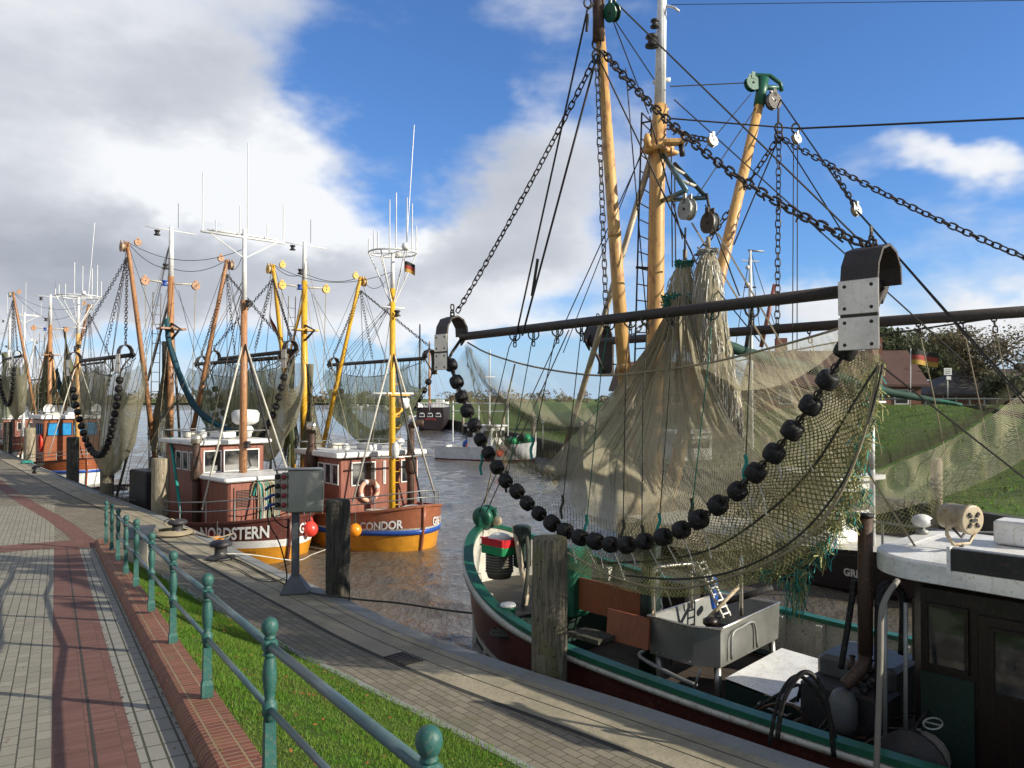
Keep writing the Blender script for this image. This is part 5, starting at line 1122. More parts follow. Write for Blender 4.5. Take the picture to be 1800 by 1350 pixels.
mb = MB(); mb.tube([F1.p(1.75, -.8, 1.52), F1.p(1.75, 1.5, 1.52)], .035, 'worn_steel', 6); link('light_bar', mb, R1)
# fenders
fender(PY(624, 932, 23.6), .20, 'orange_buoy', 'orange buoy fender left of the CONDOR name')
fender(PY(545, 930, 23.0), .23, 'red_buoy', 'red buoy fender at the bow of the NORDSTERN, lower of two'); fender(PY(539, 918, 23.4), .2, 'red_buoy', 'paler red buoy fender just behind the other red one')
fender(PY(381, 958, 21.0), .24, 'orange_buoy', 'orange buoy fender partly behind the second iron bollard'); fender(PY(352, 952, 22.2), .13, 'red_buoy', 'small red fender left of the orange buoy near the quay')
# flags
def flag(root, p, d, w, h, mats, name='flag', droop=.25, vertical=False):
    mb = MB(); n = len(mats)
    for k, m_ in enumerate(mats):
        A = []; Bq = []
        for i in range(13):
            t = i/12; off = V((d.y, -d.x, 0))*(.10*w*sin(t*7))+V((0, 0, -droop*w*t*t))
            A.append(p+d*(w*t)+off+V((0, 0, -h*k/n))); Bq.append(p+d*(w*t)+off+V((0, 0, -h*(k+1)/n)))
        mb.strip(A, Bq, m_, True)
    return link(name, mb, root)
def flagthing(p, d, w, h, mats, label, droop=.25, pole=None):
    e = empty('flag', p, label, 'flag'); flag(e, p, V(d).normalized(), w, h, mats, 'cloth', droop)
    if pole: T('pole', [pole, p+V((0, 0, .1))], .03, 'far_white', e, 6)
    else: T('halyard', [p+V((0, 0, .4)), p+V((0, 0, -h-.3))], .008, 'wire_grey', e, 4)
flagthing(PY(711, 459, 25), (1, .2, 0), .33, .34, ['flag_black', 'flag_red', 'flag_gold'], 'small weathered German flag flying beside the antenna ring', .35)
flagthing(PY(475, 552, 30), (.5, -.2, -1), .85, .28, ['flag_black', 'flag_red', 'flag_gold'], 'furled German flag hanging at the yellow left derrick', .1)
m, t, b = newmat('net_strand'); b.inputs['Base Color'].default_value = (.34, .33, .13, 1); b.inputs['Roughness'].default_value = .85
m, t, b = newmat('rope_grey'); b.inputs['Base Color'].default_value = (.28, .28, .25, 1); b.inputs['Roughness'].default_value = .85
# ------------------------------------------------------------------ foreground cutter
zf = lambda a: .04+1.05*ex(-a/1.75)+.12*sm(6, 12, a)
FF = Frame(-.50, 14.6, -.68, .733)
fg = FF.root('fishing_cutter', 6, 'foreground green and white trimmed cutter with net gear and grey hopper', 'fishing boat', 'fishing cutters moored along the quay')
DK = -.66
HF = Hull(FF, 15, 4.0, zf, [(zf, 1.0, 0, 'offwhite'), (lambda a: zf(a)-.14, 1.0, .02, 'dark_brown_hull'), (lambda a: zf(a)-.20, .99, .03, 'dark_brown_hull'), (lambda a: zf(a)*.5-.62, .97, .12, 'offwhite'), (lambda a: zf(a)*.5-.72, .965, .14, 'dark_green'), (lambda a: zf(a)*.35-.9, .95, .2, 'dark_green'), (lambda a: -1.9, .8, .8, 'dark_green')], DK, bluff=4.2, pw=2.2, ex=.62)
HF.build(fg, 'green_paint', 'offwhite', 'deck_wood', capw=.15)
HF.band(fg, 'rubbing_strake', lambda a: zf(a)+.055*sm(4, 1, a)-.05, lambda a: zf(a)-.10-.05*sm(4, 1, a), 'offwhite', out=.08)
T('stem', [HF.pt(0, 0, 1)+FF.f*.04+V((0, 0, .1))]+[HF.pt(0, k, 1)+FF.f*.03 for k in range(1, 7)], .07, 'white_paint', fg, 10)
fd_ = MB(); us_ = [a for a in (.35, .6, .9, 1.2, 1.6, 2.0, 2.4)]; fd_.strip([FF.p(a, -(HF.hb(a)-.12), .16) for a in us_], [FF.p(a, HF.hb(a)-.12, .16) for a in us_], 'dark_metal'); fd_.add([FF.p(2.4, -1.4, .16), FF.p(2.4, 1.4, .16), FF.p(2.4, 1.4, DK), FF.p(2.4, -1.4, DK)], [(0, 1, 2, 3)], 'dark_green'); link('foredeck', fd_, fg)
# bulwark stanchions
for sg in (1, -1):
    for k in range(1, 20):
        a = k*.62+.5; h = HF.hb(a)
        if h < .4: continue
        c = FF.p(a, sg*(h-.16), (DK+zf(a))/2-.02); mb = MB(); mb.box(c, (.09, .12, zf(a)-DK-.05), 'offwhite', -FF.f, -FF.pt); link('stanchion', mb, fg)
mb = MB()
for sg in (1, -1):
    pts = [FF.p(a, sg*(HF.hb(a)-.13), DK+.07) for a in [1+.5*i for i in range(25)]]; mb.tube(pts, .05, 'dark_green', 4)
link('waterway', mb, fg)
# mast with white top
MT = FF.p(4.0, -.05, 0)
mtop = PY(1165, -60, MT.y); msp = PY(1160, 185, MT.y); mbot = PY(1152, 600, MT.y); d_ = (mbot-msp); mfoot = msp+d_*((msp.z-DK)/(-d_.z))
mb = MB(); mlow = mfoot.lerp(mbot, (1.35-mfoot.z)/(mbot.z-mfoot.z)); mb.tube([mfoot, mlow], [.15, .145], 'dark_green', 16); mb.tube([mlow-V((0, 0, .01)), mbot, PY(1155, 330, MT.y), msp], [.132, .125, .115, .105], 'buff', 16); mb.tube([msp-V((0, 0, .02)), mtop], [.085, .065], 'white_paint', 14); mast = link('main_mast', mb, fg)
mb = MB(); c = PY(1160, 262, MT.y); mb.tube([c-FF.pt*.28, c+FF.pt*.32], .05, 'buff', 8); mb.box(c-V((0, 0, .04)), (.34, .5, .06), 'buff', -FF.f, -FF.pt, bev=.015)
for q in (-.26, .3): mb.tube([c+FF.pt*q+V((0, 0, a_*.01)) for a_ in (0, 8, 16)], [.05, .06, .03], 'buff', 8)
c2 = PY(1185, 250, MT.y-.3); mb.box(c2, (.3, .16, .08), 'buff', bev=.02); mb.tube([c2+V((.1, 0, 0)), c2+V((.14, 0, .14)), c2+V((-.02, 0, .18))], .03, 'buff', 8); mb.tube([c2+V((.1, 0, -.04)), c2+V((.12, 0, -.2))], .04, 'lamp_dark', 8); link('mast_band', mb, mast)
lamp(FF, mast, PY(1146, 82, MT.y-.1), .09); lamp(FF, mast, PY(1151, 48, MT.y-.1), .06); T('lamp_bracket', [PY(1148, 80, MT.y-.1), PY(1162, 78, MT.y)], .015, 'lamp_dark', mast)
T('lamp_bracket', [PY(1164, 8, MT.y), PY(1186, 14, MT.y-.1), PY(1194, 20, MT.y-.1)], .018, 'white_paint', mast)
for x, y in ((1148, 144), (1178, 140)): T('mast_eye', [PY(x, y, MT.y), PY(1163, y+2, MT.y)], .035, 'white_paint', mast, 8)
T('mast_eye', [PY(1160, 195, MT.y), PY(1175, 193, MT.y), PY(1172, 200, MT.y)], .035, 'buff', mast, 8)
# forked steel bracket with two blocks
mb = MB(); A0, A1, B0, B1, C0 = PY(1166, 272, MT.y-.1), PY(1206, 335, MT.y-.9), PY(1186, 288, MT.y-.05), PY(1240, 345, MT.y-.8), PY(1166, 352, MT.y-.1)
for a, b, r in ((A0, A1, .038), (B0, B1, .034), (C0, A1, .04), (C0, B1+V((0, 0, -.02)), .032)): mb.tube([a, b], r, 'dark_green' if r == .034 else 'rail_grey', 6)
for t in (.35, .72): mb.tube([A0.lerp(A1, t), B0.lerp(B1, t)], .028, 'offwhite', 6)
link('net_davit', mb, mast)
for x, y, Y, m_ in ((1208, 368, MT.y-.9, 'galvanised'), (1248, 392, MT.y-.8, 'rusty_steel')):
    c = PY(x, y, Y); block('pulley_block', c, .15, (.9, .4, 0), m_, fg, 'offwhite'); T('shackle', [c+V((0, 0, .15)), PY(x-6, 340, Y)], .02, 'rusty_steel', fg, 6)
# ladder left of the mast
mb = MB(); LY = MT.y+.15
l0, l1, r0, r1 = PY(1117, 590, LY), PY(1128, 198, LY), PY(1137, 590, LY), PY(1145, 215, LY)
l0 = l0+(l0-l1)*.45; r0 = r0+(r0-r1)*.45
mb.tube([l0, l1], .014, 'dark_metal', 5); mb.tube([r0, r1], .014, 'dark_metal', 5)
for k in range(20): t = .02+k*.05; mb.tube([l0.lerp(l1, t), r0.lerp(r1, t)], .010, 'galvanised', 4)
mb.tube([l1, r1], .012, 'galvanised', 4); mb.tube([PY(1128, 216, LY), PY(1160, 210, MT.y)], .014, 'dark_metal', 4); mb.tube([PY(1118, 470, LY), PY(1150, 472, MT.y)], .02, 'dark_metal', 4); link('ladder', mb, fg)
# raking legs of the mast
for (x0, y0, Y0), (x1, y1, Y1), r in (((1150, 258, MT.y), (975, 850, 13.3), .048), ((1152, 262, MT.y+.1), (1060, 560, MT.y+.8), .03)):
    T('mast_leg', [PY(x0, y0, Y0), PY(x1, y1, Y1)], r, 'rail_grey' if r < .04 else 'cream_metal', fg, 8)
# derricks
T1 = PY(1052, 20, 11.1); foot1 = PY(1108, 800, 12.0); foot1 = foot1+(foot1-T1)*.14
mb = MB(); mb.tube([foot1, foot1.lerp(T1, .45), T1.lerp(foot1, .02)], [.11, .098, .07], 'buff', 16); mb.tube([foot1.lerp(T1, .57), foot1.lerp(T1, .58)], .1, 'buff', 16); mb.tube([foot1.lerp(T1, .3), foot1.lerp(T1, .315)], .113, 'buff', 16); dk1 = link('derrick', mb, fg)
mb = MB(); mb.tube([T1-V((0, 0, .42)), T1+V((0, 0, .35))], [.085, .075], 'exhaust', 12); mb.box(T1+V((-.03, 0, .2)), (.1, .12, .5), 'exhaust', bev=.02); mb.box(T1+V((.06, 0, .25)), (.05, .14, .4), 'rusty_steel', bev=.02); link('derrick_head', mb, dk1)
T2 = PY(1340, 160, 12.3); foot2 = PY(1262, 500, 12.0); foot2 = T2+(foot2-T2)*2.1
mb = MB(); mb.tube([foot2, foot2.lerp(T2, .5), T2], [.105, .095, .07], 'buff', 16); dk2 = link('derrick', mb, fg)
mb = MB(); mb.tube([T2-(T2-foot2).normalized()*.25, T2+V((.02, 0, .2))], [.085, .09], 'green_paint', 12)
mb.tube([T2+V((-.22, 0, .12)), T2+V((-.1, 0, .25)), T2+V((.12, 0, .24)), T2+V((.28, 0, .12)), T2+V((.30, 0, .0))], .035, 'green_paint', 8); mb.tube([T2+V((-.15, 0, .06)), T2+V((.25, 0, .05))], .04, 'green_paint', 8); link('derrick_head', mb, dk2)
block('pulley_block', PY(1322, 147, 12.25), .12, (.3, -.95, .1), 'green_paint', dk2, 'green_paint'); block('pulley_block', PY(1359, 178, 12.2), .13, (.4, -.9, 0), 'rusty_steel', dk2, 'galvanised')
block('pulley_block', PY(1076, 22, 11.0), .13, (.8, .5, .3), 'green_paint', dk1, 'dark_green')
# joints of the chains
J1 = PY(1049, 97, 11.1); J2 = PY(1369, 240, 12.3)
def ringp(p, r=.06): mb = MB(); mb.tube([p+V((cos(2*pi*k/14)*r, 0, sin(2*pi*k/14)*r*1.3)) for k in range(14)], .016, 'rusty_steel', 6, closed=True); link('ring', mb, fg)
for p in (J1, J1+V((.0, 0, .16)), J2, J2+V((0, 0, .13)), PY(1399, 226, 12)): ringp(p)
wire(fg, J1+V((0, 0, .25)), T1, .02); wire(fg, J2+V((0, 0, .2)), PY(1369, 190, 12.3), .012)
# ------------------------------------------------------------------ near trawl
NB0, NB1 = V((3.62, 8.05, 4.47)), V((-1.15, 14.0, 4.47)); NBd = (NB1-NB0).normalized(); NBn = V((-NBd.y, NBd.x, 0)); NBn = NBn if NBn.x < 0 else -NBn    # towards the quay
def NP(px, py, off=0): return PP(px, py, NB0-NBn*off, NBn)
nr = empty('beam_trawl', (NB0+NB1)/2+V((0, 0, -.5)), 'large near beam trawl with black rollers and tan net over the green cutter', 'trawl net', 'beam trawls hanging from the fishing boats', FF.rot)
E0, E1 = NP(1552, 504), NP(812, 592)
mb = MB(); mb.tube([E0, E1], .069, 'rusty_steel', 18); link('beam', mb, nr)
k1 = shoe(nr, E0-NBd*.0, NBd, NBn, .35, 1.07); k0 = shoe(nr, E1, NBd, NBn, .36, .95)
bob = [(792, 642), (803, 672), (812, 697), (822, 721), (833, 747), (845, 773), (858, 797), (874, 821), (889, 845), (908, 864), (927, 884), (948, 903), (970, 919), (994, 932), (1020, 944), (1046, 952), (1074, 957), (1103, 957), (1134, 951), (1165, 944), (1197, 932), (1229, 912), (1262, 889), (1295, 862), (1328, 830), (1360, 796), (1393, 756), (1426, 711), (1455, 667), (1487, 617)]
bp = [NP(x, y, -.28) for x, y in bob]
for i, p in enumerate(bp):
    d = (bp[min(i+1, 29)]-bp[max(i-1, 0)]).normalized(); R = d.to_track_quat('Z', 'Y').to_matrix().to_4x4(); place('bobbin', BOB, Matrix.Translation(p+V((random.uniform(-.008, .008), 0, random.uniform(-.012, .008)))) @ R @ Matrix.Rotation(random.uniform(-.14, .14), 4, 'X') @ Matrix.Rotation(random.random()*6, 4, 'Z') @ Matrix.Scale(random.uniform(.94, 1.05), 4), nr)
mb = MB(); mb.tube([k0]+bp+[k1], .018, 'dark_metal', 6); link('ground_wire', mb, nr)
for a, b in zip(bp, bp[1:]):
    c = (a+b)/2; d = (b-a).normalized()
    for q in (-1, 1):
        u = d.orthogonal().normalized(); w = d.cross(u); u, w = (u, w) if q > 0 else (w, u); mb = MB()
        mb.tube([c+d*(q*.035+cos(2*pi*k/10)*.048)+u*(sin(2*pi*k/10)*.038) for k in range(10)], .011, 'rusty_steel', 5, closed=True); link('connecting_ring', mb, nr)
# net geometry: rows of photo points at given offsets behind the beam plane (positive = towards the boat)
def crv(pts, n, offs):     # pts: pixel list ; offs: list of offsets
    P_ = cat([NP(x, y, o) for (x, y), o in zip(pts, offs)], 12); tot = sum((b-a).length for a, b in zip(P_, P_[1:])); out = [P_[0]]; acc = 0; k = 1; want = tot/(n-1)
    for a, b in zip(P_, P_[1:]):
        l = (b-a).length
        while acc+l >= want*k-1e-9 and k < n-1: out.append(a.lerp(b, (want*k-acc)/max(l, 1e-9))); k += 1
        acc += l
    return out+[P_[-1]]
def sheet(rows, n, sub, name, mat, dens, fold=.05, seed=1, fq=34, parent=None, uvs=(1, 1)):
    R_ = [crv(p, n, o) for p, o in rows]; G = []; rr = random.Random(seed); a1, a2, a3 = [rr.random()*6 for _ in range(3)]
    cols = [cat([r[j] for r in R_], sub) for j in range(n)]; K = len(cols[0])
    for i in range(K):
        q = i/(K-1)
        G.append([cols[j][i]+NBn*(fold*sin(pi*min(1, q*1.5+.1))*(sin(j/n*fq+a1+q*2)+.6*sin(j/n*fq*2.3+a2-q*3)+.4*sin(j/n*fq*3.1+a3))) for j in range(n)])
    return netsheet(name, G, mat, parent or nr, dens, uvs)
HL = [(822, 602), (860, 622), (940, 645), (1050, 660), (1150, 652), (1250, 637), (1350, 613), (1440, 588), (1512, 565)]
HLo = [.1, .15, .25, .3, .3, .3, .25, .2, .1]
mb = MB(); mb.tube(crv(HL, 40, HLo), .014, 'rope_tan', 6); link('headline', mb, nr)
# thin wing net: headline down to the gathered belly band
LB = [(822, 606), (850, 660), (900, 712), (980, 748), (1060, 745), (1150, 700), (1240, 690), (1360, 680), (1440, 640), (1512, 570)]
sheet([(HL, HLo), ([(822, 604), (852, 640), (930, 684), (1040, 705), (1130, 690), (1240, 668), (1340, 650), (1430, 618), (1512, 568)], [.1, .3, .5, .6, .6, .6, .5, .3, .1]), (LB, [.1, .3, .6, .7, .8, .8, .8, .6, .4, .1])], 130, 8, 'wing_net', 'net_fine', lambda i, j: .045+.28*sm(.45, 1, i)+.15*sm(.4, .75, j), .05, 3)
# second loop: left side gathered band sweeping under
LC = [(818, 612), (842, 690), (872, 760), (920, 815), (980, 838), (1050, 812), (1120, 760), (1200, 740)]
sheet([([(822, 606), (846, 655), (885, 700), (935, 730), (1000, 750), (1070, 752), (1130, 745), (1200, 725)], [.1]+[.5]*7), ([(820, 609), (842, 675), (878, 735), (925, 775), (985, 795), (1055, 780), (1125, 755), (1200, 735)], [.1]+[.8]*7), (LC, [.1]+[.7]*7)], 50, 7, 'belly_net', 'net_dark', lambda i, j: .12+.55*sm(.70, .95, i)+.10*j, .06, 4)
# gathered dark swags at the left
for top_, w_, sd_, of_ in (([(822, 604), (846, 650), (890, 694), (950, 728), (1030, 738), (1110, 715), (1180, 690)], 34, 41, .62), ([(818, 612), (838, 682), (866, 752), (912, 800), (980, 822), (1060, 808), (1140, 770)], 32, 42, .62)):
    n_ = len(top_); rr_ = lambda q, o: ([(x, y+w_*q*sin(pi*(i+.35)/n_)**.7) for i, (x, y) in enumerate(top_)], [.05]+[o]*(n_-1))
    sheet([rr_(0, of_), rr_(.35, of_-.08), rr_(.7, of_-.1), rr_(1, of_)], 120, 6, 'gathered_net', 'net_dark', lambda i, j: .06+.42*sin(pi*i)**2, .035, sd_, 60)
# the tall tan net hoisted by its cod end
rowsA = [([(1186, 528), (1196, 520), (1206, 524)], [.6, .5, .6]),
    ([(1166, 565), (1192, 560), (1218, 562)], [.55, .4, .55]),
    ([(1140, 612), (1186, 606), (1232, 612)], [.5, .35, .5]),
    ([(1098, 662), (1175, 668), (1254, 678)], [.5, .3, .5]),
    ([(1050, 722), (1168, 742), (1292, 752)], [.5, .3, .5]),
    ([(985, 790), (1155, 815), (1352, 815)], [.5, .25, .4]),
    ([(950, 840), (1040, 872), (1150, 895), (1300, 905), (1450, 842)], [.6, .45, .4, .35, .3]),
    ([(965, 890), (1050, 925), (1150, 955), (1300, 965), (1470, 868)], [.4, .4, .35, .3, .2])]
sheet(rowsA, 200, 6, 'hoisted_net', 'net_fine', lambda i, j: .70-.18*sm(.5, .8, i)-.24*sm(.80, 1, i)-.26*sm(.25, 0, j)*sm(.35, .8, i), .05, 6, 44, uvs=(1, 1))
R_ = [crv(p, 90, [q-.03 for q in o]) for p, o in rowsA[:7]]; mb = MB(); rr = random.Random(52)
for k in range(46):
    j = rr.randrange(90); dj = rr.uniform(-2, 2); last = rr.choice((4, 5, 6, 7)); pts = cat([R_[i][max(0, min(89, int(j+dj*i)))] for i in range(rr.choice((0, 0, 1, 2)), last)], 5); mb.tube(pts, rr.uniform(.0025, .005), rr.choice(['rope_tan', 'rope_dark', 'net_strand', 'rope_grey']), 3, caps=False)
link('gathered_twine', mb, nr)
sheet([([(1196, 522), (1204, 524), (1212, 528)], [1.0]*3), ([(1210, 580), (1235, 600), (1262, 612)], [1.2]*3), ([(1235, 660), (1300, 690), (1368, 668)], [1.2]*3), ([(1290, 760), (1390, 765), (1480, 700)], [1.0]*3), ([(1360, 860), (1440, 830), (1522, 690)], [.6]*3), ([(1390, 900), (1470, 850), (1536, 660)], [.3]*3)], 60, 7, 'side_net', 'net_fine', lambda i, j: .24+.12*i, .07, 7)
# right-hand net between shoe and bag
sheet([([(1240, 640), (1340, 618), (1440, 590), (1520, 562)], [.6, .6, .5, .3]), ([(1290, 760), (1390, 720), (1480, 660), (1540, 600)], [.9, .8, .6, .3]), ([(1330, 880), (1420, 830), (1490, 740), (1545, 630)], [.8, .7, .5, .25]), ([(1320, 960), (1420, 890), (1500, 790), (1548, 650)], [.4, .4, .3, .2])], 130, 8, 'wing_net', 'net_fine', lambda i, j: .11+.1*i, .06, 9)
# coarse diamond netting: belly around the roller line, and the lower bag
GR = [(795, 650), (830, 735), (880, 828), (950, 900), (1040, 948), (1103, 955), (1200, 928), (1300, 855), (1400, 740), (1490, 625)]
sheet([([(822, 608), (850, 690), (890, 775), (960, 830), (1050, 840), (1130, 850), (1200, 858), (1300, 830), (1400, 740), (1500, 620)], [.1, .3, .5, .7, .8, .8, .7, .5, .3, .1]), ([(806, 630), (840, 715), (888, 800), (955, 868), (1045, 895), (1120, 905), (1200, 895), (1300, 845), (1400, 740), (1497, 622)], [.0, .2, .4, .5, .6, .6, .5, .3, .2, 0]), (GR, [-.25]*10)], 150, 7, 'coarse_net', 'net_coarse', lambda i, j: .17, .06, 11)
BG = [(985, 965), (1080, 1015), (1180, 1035), (1290, 1012), (1400, 960), (1470, 880), (1520, 760), (1545, 640)]
sheet([([(960, 912), (1060, 955), (1150, 948), (1262, 892), (1340, 820), (1410, 735), (1460, 665), (1500, 615)], [-.2]*8), ([(985, 955), (1070, 990), (1170, 1000), (1280, 960), (1380, 885), (1450, 800), (1500, 700), (1535, 625)], [.0]*8), ([(1000, 1000), (1090, 1035), (1190, 1050), (1310, 1030), (1430, 985), (1505, 880), (1535, 760), (1552, 640)], [.25]*8), ([(1040, 955), (1110, 975), (1190, 975), (1290, 930), (1390, 850), (1460, 760), (1510, 680), (1545, 620)], [.6]*8)], 160, 8, 'net_bag', 'net_coarse', lambda i, j: .16+.16*sm(.35, .8, j), .07, 13)
sheet([([(1180, 960), (1290, 930), (1400, 850), (1480, 740), (1530, 640)], [.1]*5), ([(1230, 1010), (1340, 985), (1440, 900), (1510, 780), (1548, 650)], [.2]*5), ([(1260, 1000), (1360, 1000), (1460, 930), (1525, 800), (1556, 640)], [.5]*5)], 60, 9, 'net_bag', 'net_fine', lambda i, j: .18, .07, 14)
for P_, r in ((BG, .016), ([(1050, 990), (1150, 985), (1250, 965), (1350, 900), (1430, 820), (1500, 710), (1545, 640)], .014), ([(1100, 1012), (1200, 1018), (1300, 1000), (1400, 945), (1480, 850), (1530, 730), (1552, 640)], .013)):
    mb = MB(); mb.tube(crv(P_, 50, [.0]*len(P_)), r, 'rope_dark' if r < .015 else 'rope_tan', 6); link('edge_rope', mb, nr)
# tickler lanyards from beam to roller line
lan = [((905, 590), (895, 610), (846, 820)), ((938, 588), (935, 600), (890, 850)), ((980, 582), (975, 598), (935, 790)), ((1022, 577), (1015, 640), (988, 895)), ((1070, 570), (1058, 640), (1030, 930)), ((1108, 565), (1100, 640), (1095, 940)), ((1183, 558), (1178, 660), (1158, 930)), ((1252, 550), (1245, 640), (1215, 905)), ((1322, 545), (1318, 640), (1310, 830)), ((1138, 562), (1130, 700), (1128, 950))]
for i, (a, b, c) in enumerate(lan):
    pa, pb, pc = NP(a[0], a[1], 0), NP(b[0], b[1], -.1), NP(c[0], c[1], -.1); T('lanyard', [pa, pb, pc], .0075, ['rope_dark', 'rope_green', 'rope_dark'][i % 3], nr, 5)
    mb = MB(); mb.links([pa+V((0, 0, .02)), pa+V((0, 0, -.22))], .09, .010, 'rusty_steel'); mb.tube([pa+V((cos(t_)*.08, 0, sin(t_)*.08)) for t_ in [k*pi/6 for k in range(12)]], .012, 'rope_dark', 5, closed=True); mb.tube(cat([pc+V((0, 0, .2)), pc+V((.015, 0, .1)), pc+V((-.02, 0, 0)), pc+V((0, 0, -.14))], 3), .022, 'rope_dark' if i % 2 else 'rope_teal', 5); link('lashing', mb, nr)
# white lacing between rollers and bag
rr = random.Random(21)
for i in range(12, 27):
    p = bp[i]; q = p+V((rr.uniform(.05, .25), rr.uniform(-.1, .1), -rr.uniform(.25, .5))); mb = MB(); mb.tube([p, p.lerp(q, .5)+V((.03, 0, -.05)), q], .008, 'rope_white', 4); link('lace', mb, nr)
# frayed rope ends on the right-hand bag
mb = MB(); rr = random.Random(4)
edge = crv([(1545, 640), (1530, 750), (1505, 850), (1480, 930), (1440, 985), (1390, 1010), (1345, 1005)], 120, [.2]*7)
for k in range(380):
    p = edge[rr.randrange(120)]+V((rr.uniform(-.13, .04), rr.uniform(-.1, .1), rr.uniform(-.05, .12))); col = rr.choice(['rope_teal', 'net_strand', 'net_strand', 'rope_green', 'net_strand']); pts = [p]; d = V((rr.uniform(-1, 1), rr.uniform(-1, 1), rr.uniform(-1.2, .2))).normalized()
    for _ in range(4): d = (d+V((rr.uniform(-1, 1), rr.uniform(-1, 1), rr.uniform(-1.3, .5)))*.6).normalized(); pts.append(pts[-1]+d*rr.uniform(.02, .05))
    mb.tube(pts, rr.uniform(.003, .007), col, 3, caps=False)
for (x, y), L_ in (((1402, 1010), .42), ((1396, 1020), .5), ((1408, 1000), .3), ((1450, 955), .3), ((1500, 900), .2), ((1520, 860), .2)):
    for _ in range(16):
        p = NP(x, y, .2)+V((rr.uniform(-.07, .07), 0, 0)); pts = [p]
        for s_ in range(6): pts.append(pts[-1]+V((rr.uniform(-.035, .035), rr.uniform(-.02, .02), -L_/6*rr.uniform(.6, 1.2))))
        mb.tube(pts, .005, rr.choice(['rope_teal', 'rope_green', 'net_strand']), 3, caps=False)
link('frayed_rope', mb, nr)
# two shaggy cod ends
def codend(path, rads, mat1, strands, label, seed, dl=(.15, .5), top='rope_green'):
    rr = random.Random(seed); P_ = cat([PY(*q) for q in path], 5); K = len(P_); n = 16; mb = MB()
    R_ = [rads[0]+(0) for _ in P_]
    def rad(t): x = t*(len(rads)-1); i = min(int(x), len(rads)-2); return rads[i]+(rads[i+1]-rads[i])*(x-i)
    e = empty('cod_end', P_[-1], label, 'cod end', 'cod ends of the near net')
    G = [[p+V((cos(2*pi*k/24), sin(2*pi*k/24), 0))*rad(i/(K-1))*(1+.15*sin(k*2.1+i*.4)+.1*rr.uniform(-1, 1)) for k in range(25)] for i, p in enumerate(P_)]
    for r in G: r[-1] = r[0].copy()
    netsheet('netting', G, mat1, e, lambda i, j: .95)
    for k in range(strands):
        t = rr.random()**.8*.97; i = int(t*(K-1)); a = rr.random()*2*pi; r = rad(t)*1.05; p = P_[i]+V((cos(a)*r, sin(a)*r, 0)); pts = [p]; L_ = rr.uniform(*dl)
        for s_ in range(4): pts.append(pts[-1]+V((cos(a)*.012*(2-s_)+rr.uniform(-.015, .015), sin(a)*.012*(2-s_)+rr.uniform(-.015, .015), -L_/4)))
        mb.tube(pts, rr.uniform(.003, .006), rr.choice(['far_white', 'rope_white', 'rope_tan', 'rope_grey', 'rope_white']), 3, caps=False)
    link('dolly_rope', mb, e)
    mb = MB()
    for k in range(60):
        a = rr.random()*6.3; p = P_[1]+V((cos(a)*rad(.05), sin(a)*rad(.05), rr.uniform(-.03, .05))); mb.tube([p, p+V((cos(a+1)*.08, sin(a+1)*.08, rr.uniform(-.04, .04))), p+V((cos(a+2)*.1, sin(a+2)*.1, rr.uniform(-.06, .02)))], .007, top, 4, caps=False)
    link('lashing', mb, e)
    T('lifting_rope', [P_[0], P_[0]+V((0, 0, .15))], .03, 'rope_tan', e); return e
codend([(1204, 458, 10.9), (1198, 490, 10.9), (1200, 530, 10.9), (1212, 575, 10.9), (1225, 620, 11.0)], [.05, .14, .17, .17, .12], 'net_fine', 240, 'reddish-tipped shaggy cod end tied above the tan net', 1, (.1, .35), 'rope_green')
codend([(1245, 436, 10.7), (1243, 480, 10.6), (1248, 560, 10.5), (1262, 640, 10.4), (1280, 710, 10.3), (1286, 765, 10.3)], [.06, .15, .19, .19, .15, .09], 'net_fine', 900, 'long white-grey shaggy cod end right of the mast', 2, (.2, .6), 'rope_grey')
rr = random.Random(8); mb = MB(); c = PY(1196, 527, 10.85)
for k in range(160):
    a = rr.random()*6.3; p = c+V((cos(a)*.17+rr.uniform(-.06, .06), sin(a)*.15, rr.uniform(-.10, .07))); mb.tube([p, p+V((cos(a+1)*.09, 0, rr.uniform(-.05, .05))), p+V((cos(a+2)*.12, .02, rr.uniform(-.12, .03)))], .008, rr.choice(['rope_green', 'rope_teal', 'net_strand']), 4, caps=False)
link('cod_lashing', mb, nr)
# far trawl of the same boat
fb = empty('beam_trawl', V((4.1, 12.3, 4.0)), 'second beam trawl of the green cutter on its far side', 'trawl net', 'beam trawls hanging from the fishing boats', FF.rot)
FB0, FB1 = V((6.9, 9.2, 4.47)), V((1.5, 15.2, 4.47)); FBd = (FB1-FB0).normalized(); FBn = V((FBd.y, -FBd.x, 0)); FBn = FBn if FBn.x < 0 else -FBn
def FP(px, py, off=0): return PP(px, py, FB0-FBn*off, FBn)
mb = MB(); mb.tube([FB0, FB1], .073, 'rusty_steel', 14); link('beam', mb, fb)
shoe(fb, FB1, FBd, -FBn); shoe(fb, FB0, FBd, -FBn)
def fsheet(rows, n, sub, name, mat, dens, fold, seed):
    global NP
    old = NP; NP = FP; o = sheet(rows, n, sub, name, mat, dens, fold, seed, parent=fb); NP = old; return o
HLF = [(1075, 640), (1200, 650), (1330, 628), (1480, 600), (1640, 575), (1790, 553), (1960, 530)]
mb = MB(); mb.tube(cat([FP(x, y) for x, y in HLF], 6), .012, 'rope_dark', 6); link('headline', mb, fb)
LF = [(1090, 690), (1200, 800), (1330, 850), (1480, 840), (1600, 800), (1720, 740), (1960, 560)]
fsheet([(HLF, [.1]*7), ([(1080, 665), (1200, 730), (1330, 745), (1480, 730), (1620, 690), (1750, 640), (1960, 545)], [-.3]*7), (LF, [-.3]*7)], 130, 8, 'wing_net', 'net_dark', lambda i, j: .04+.50*sm(.80, 1, i), .05, 31)
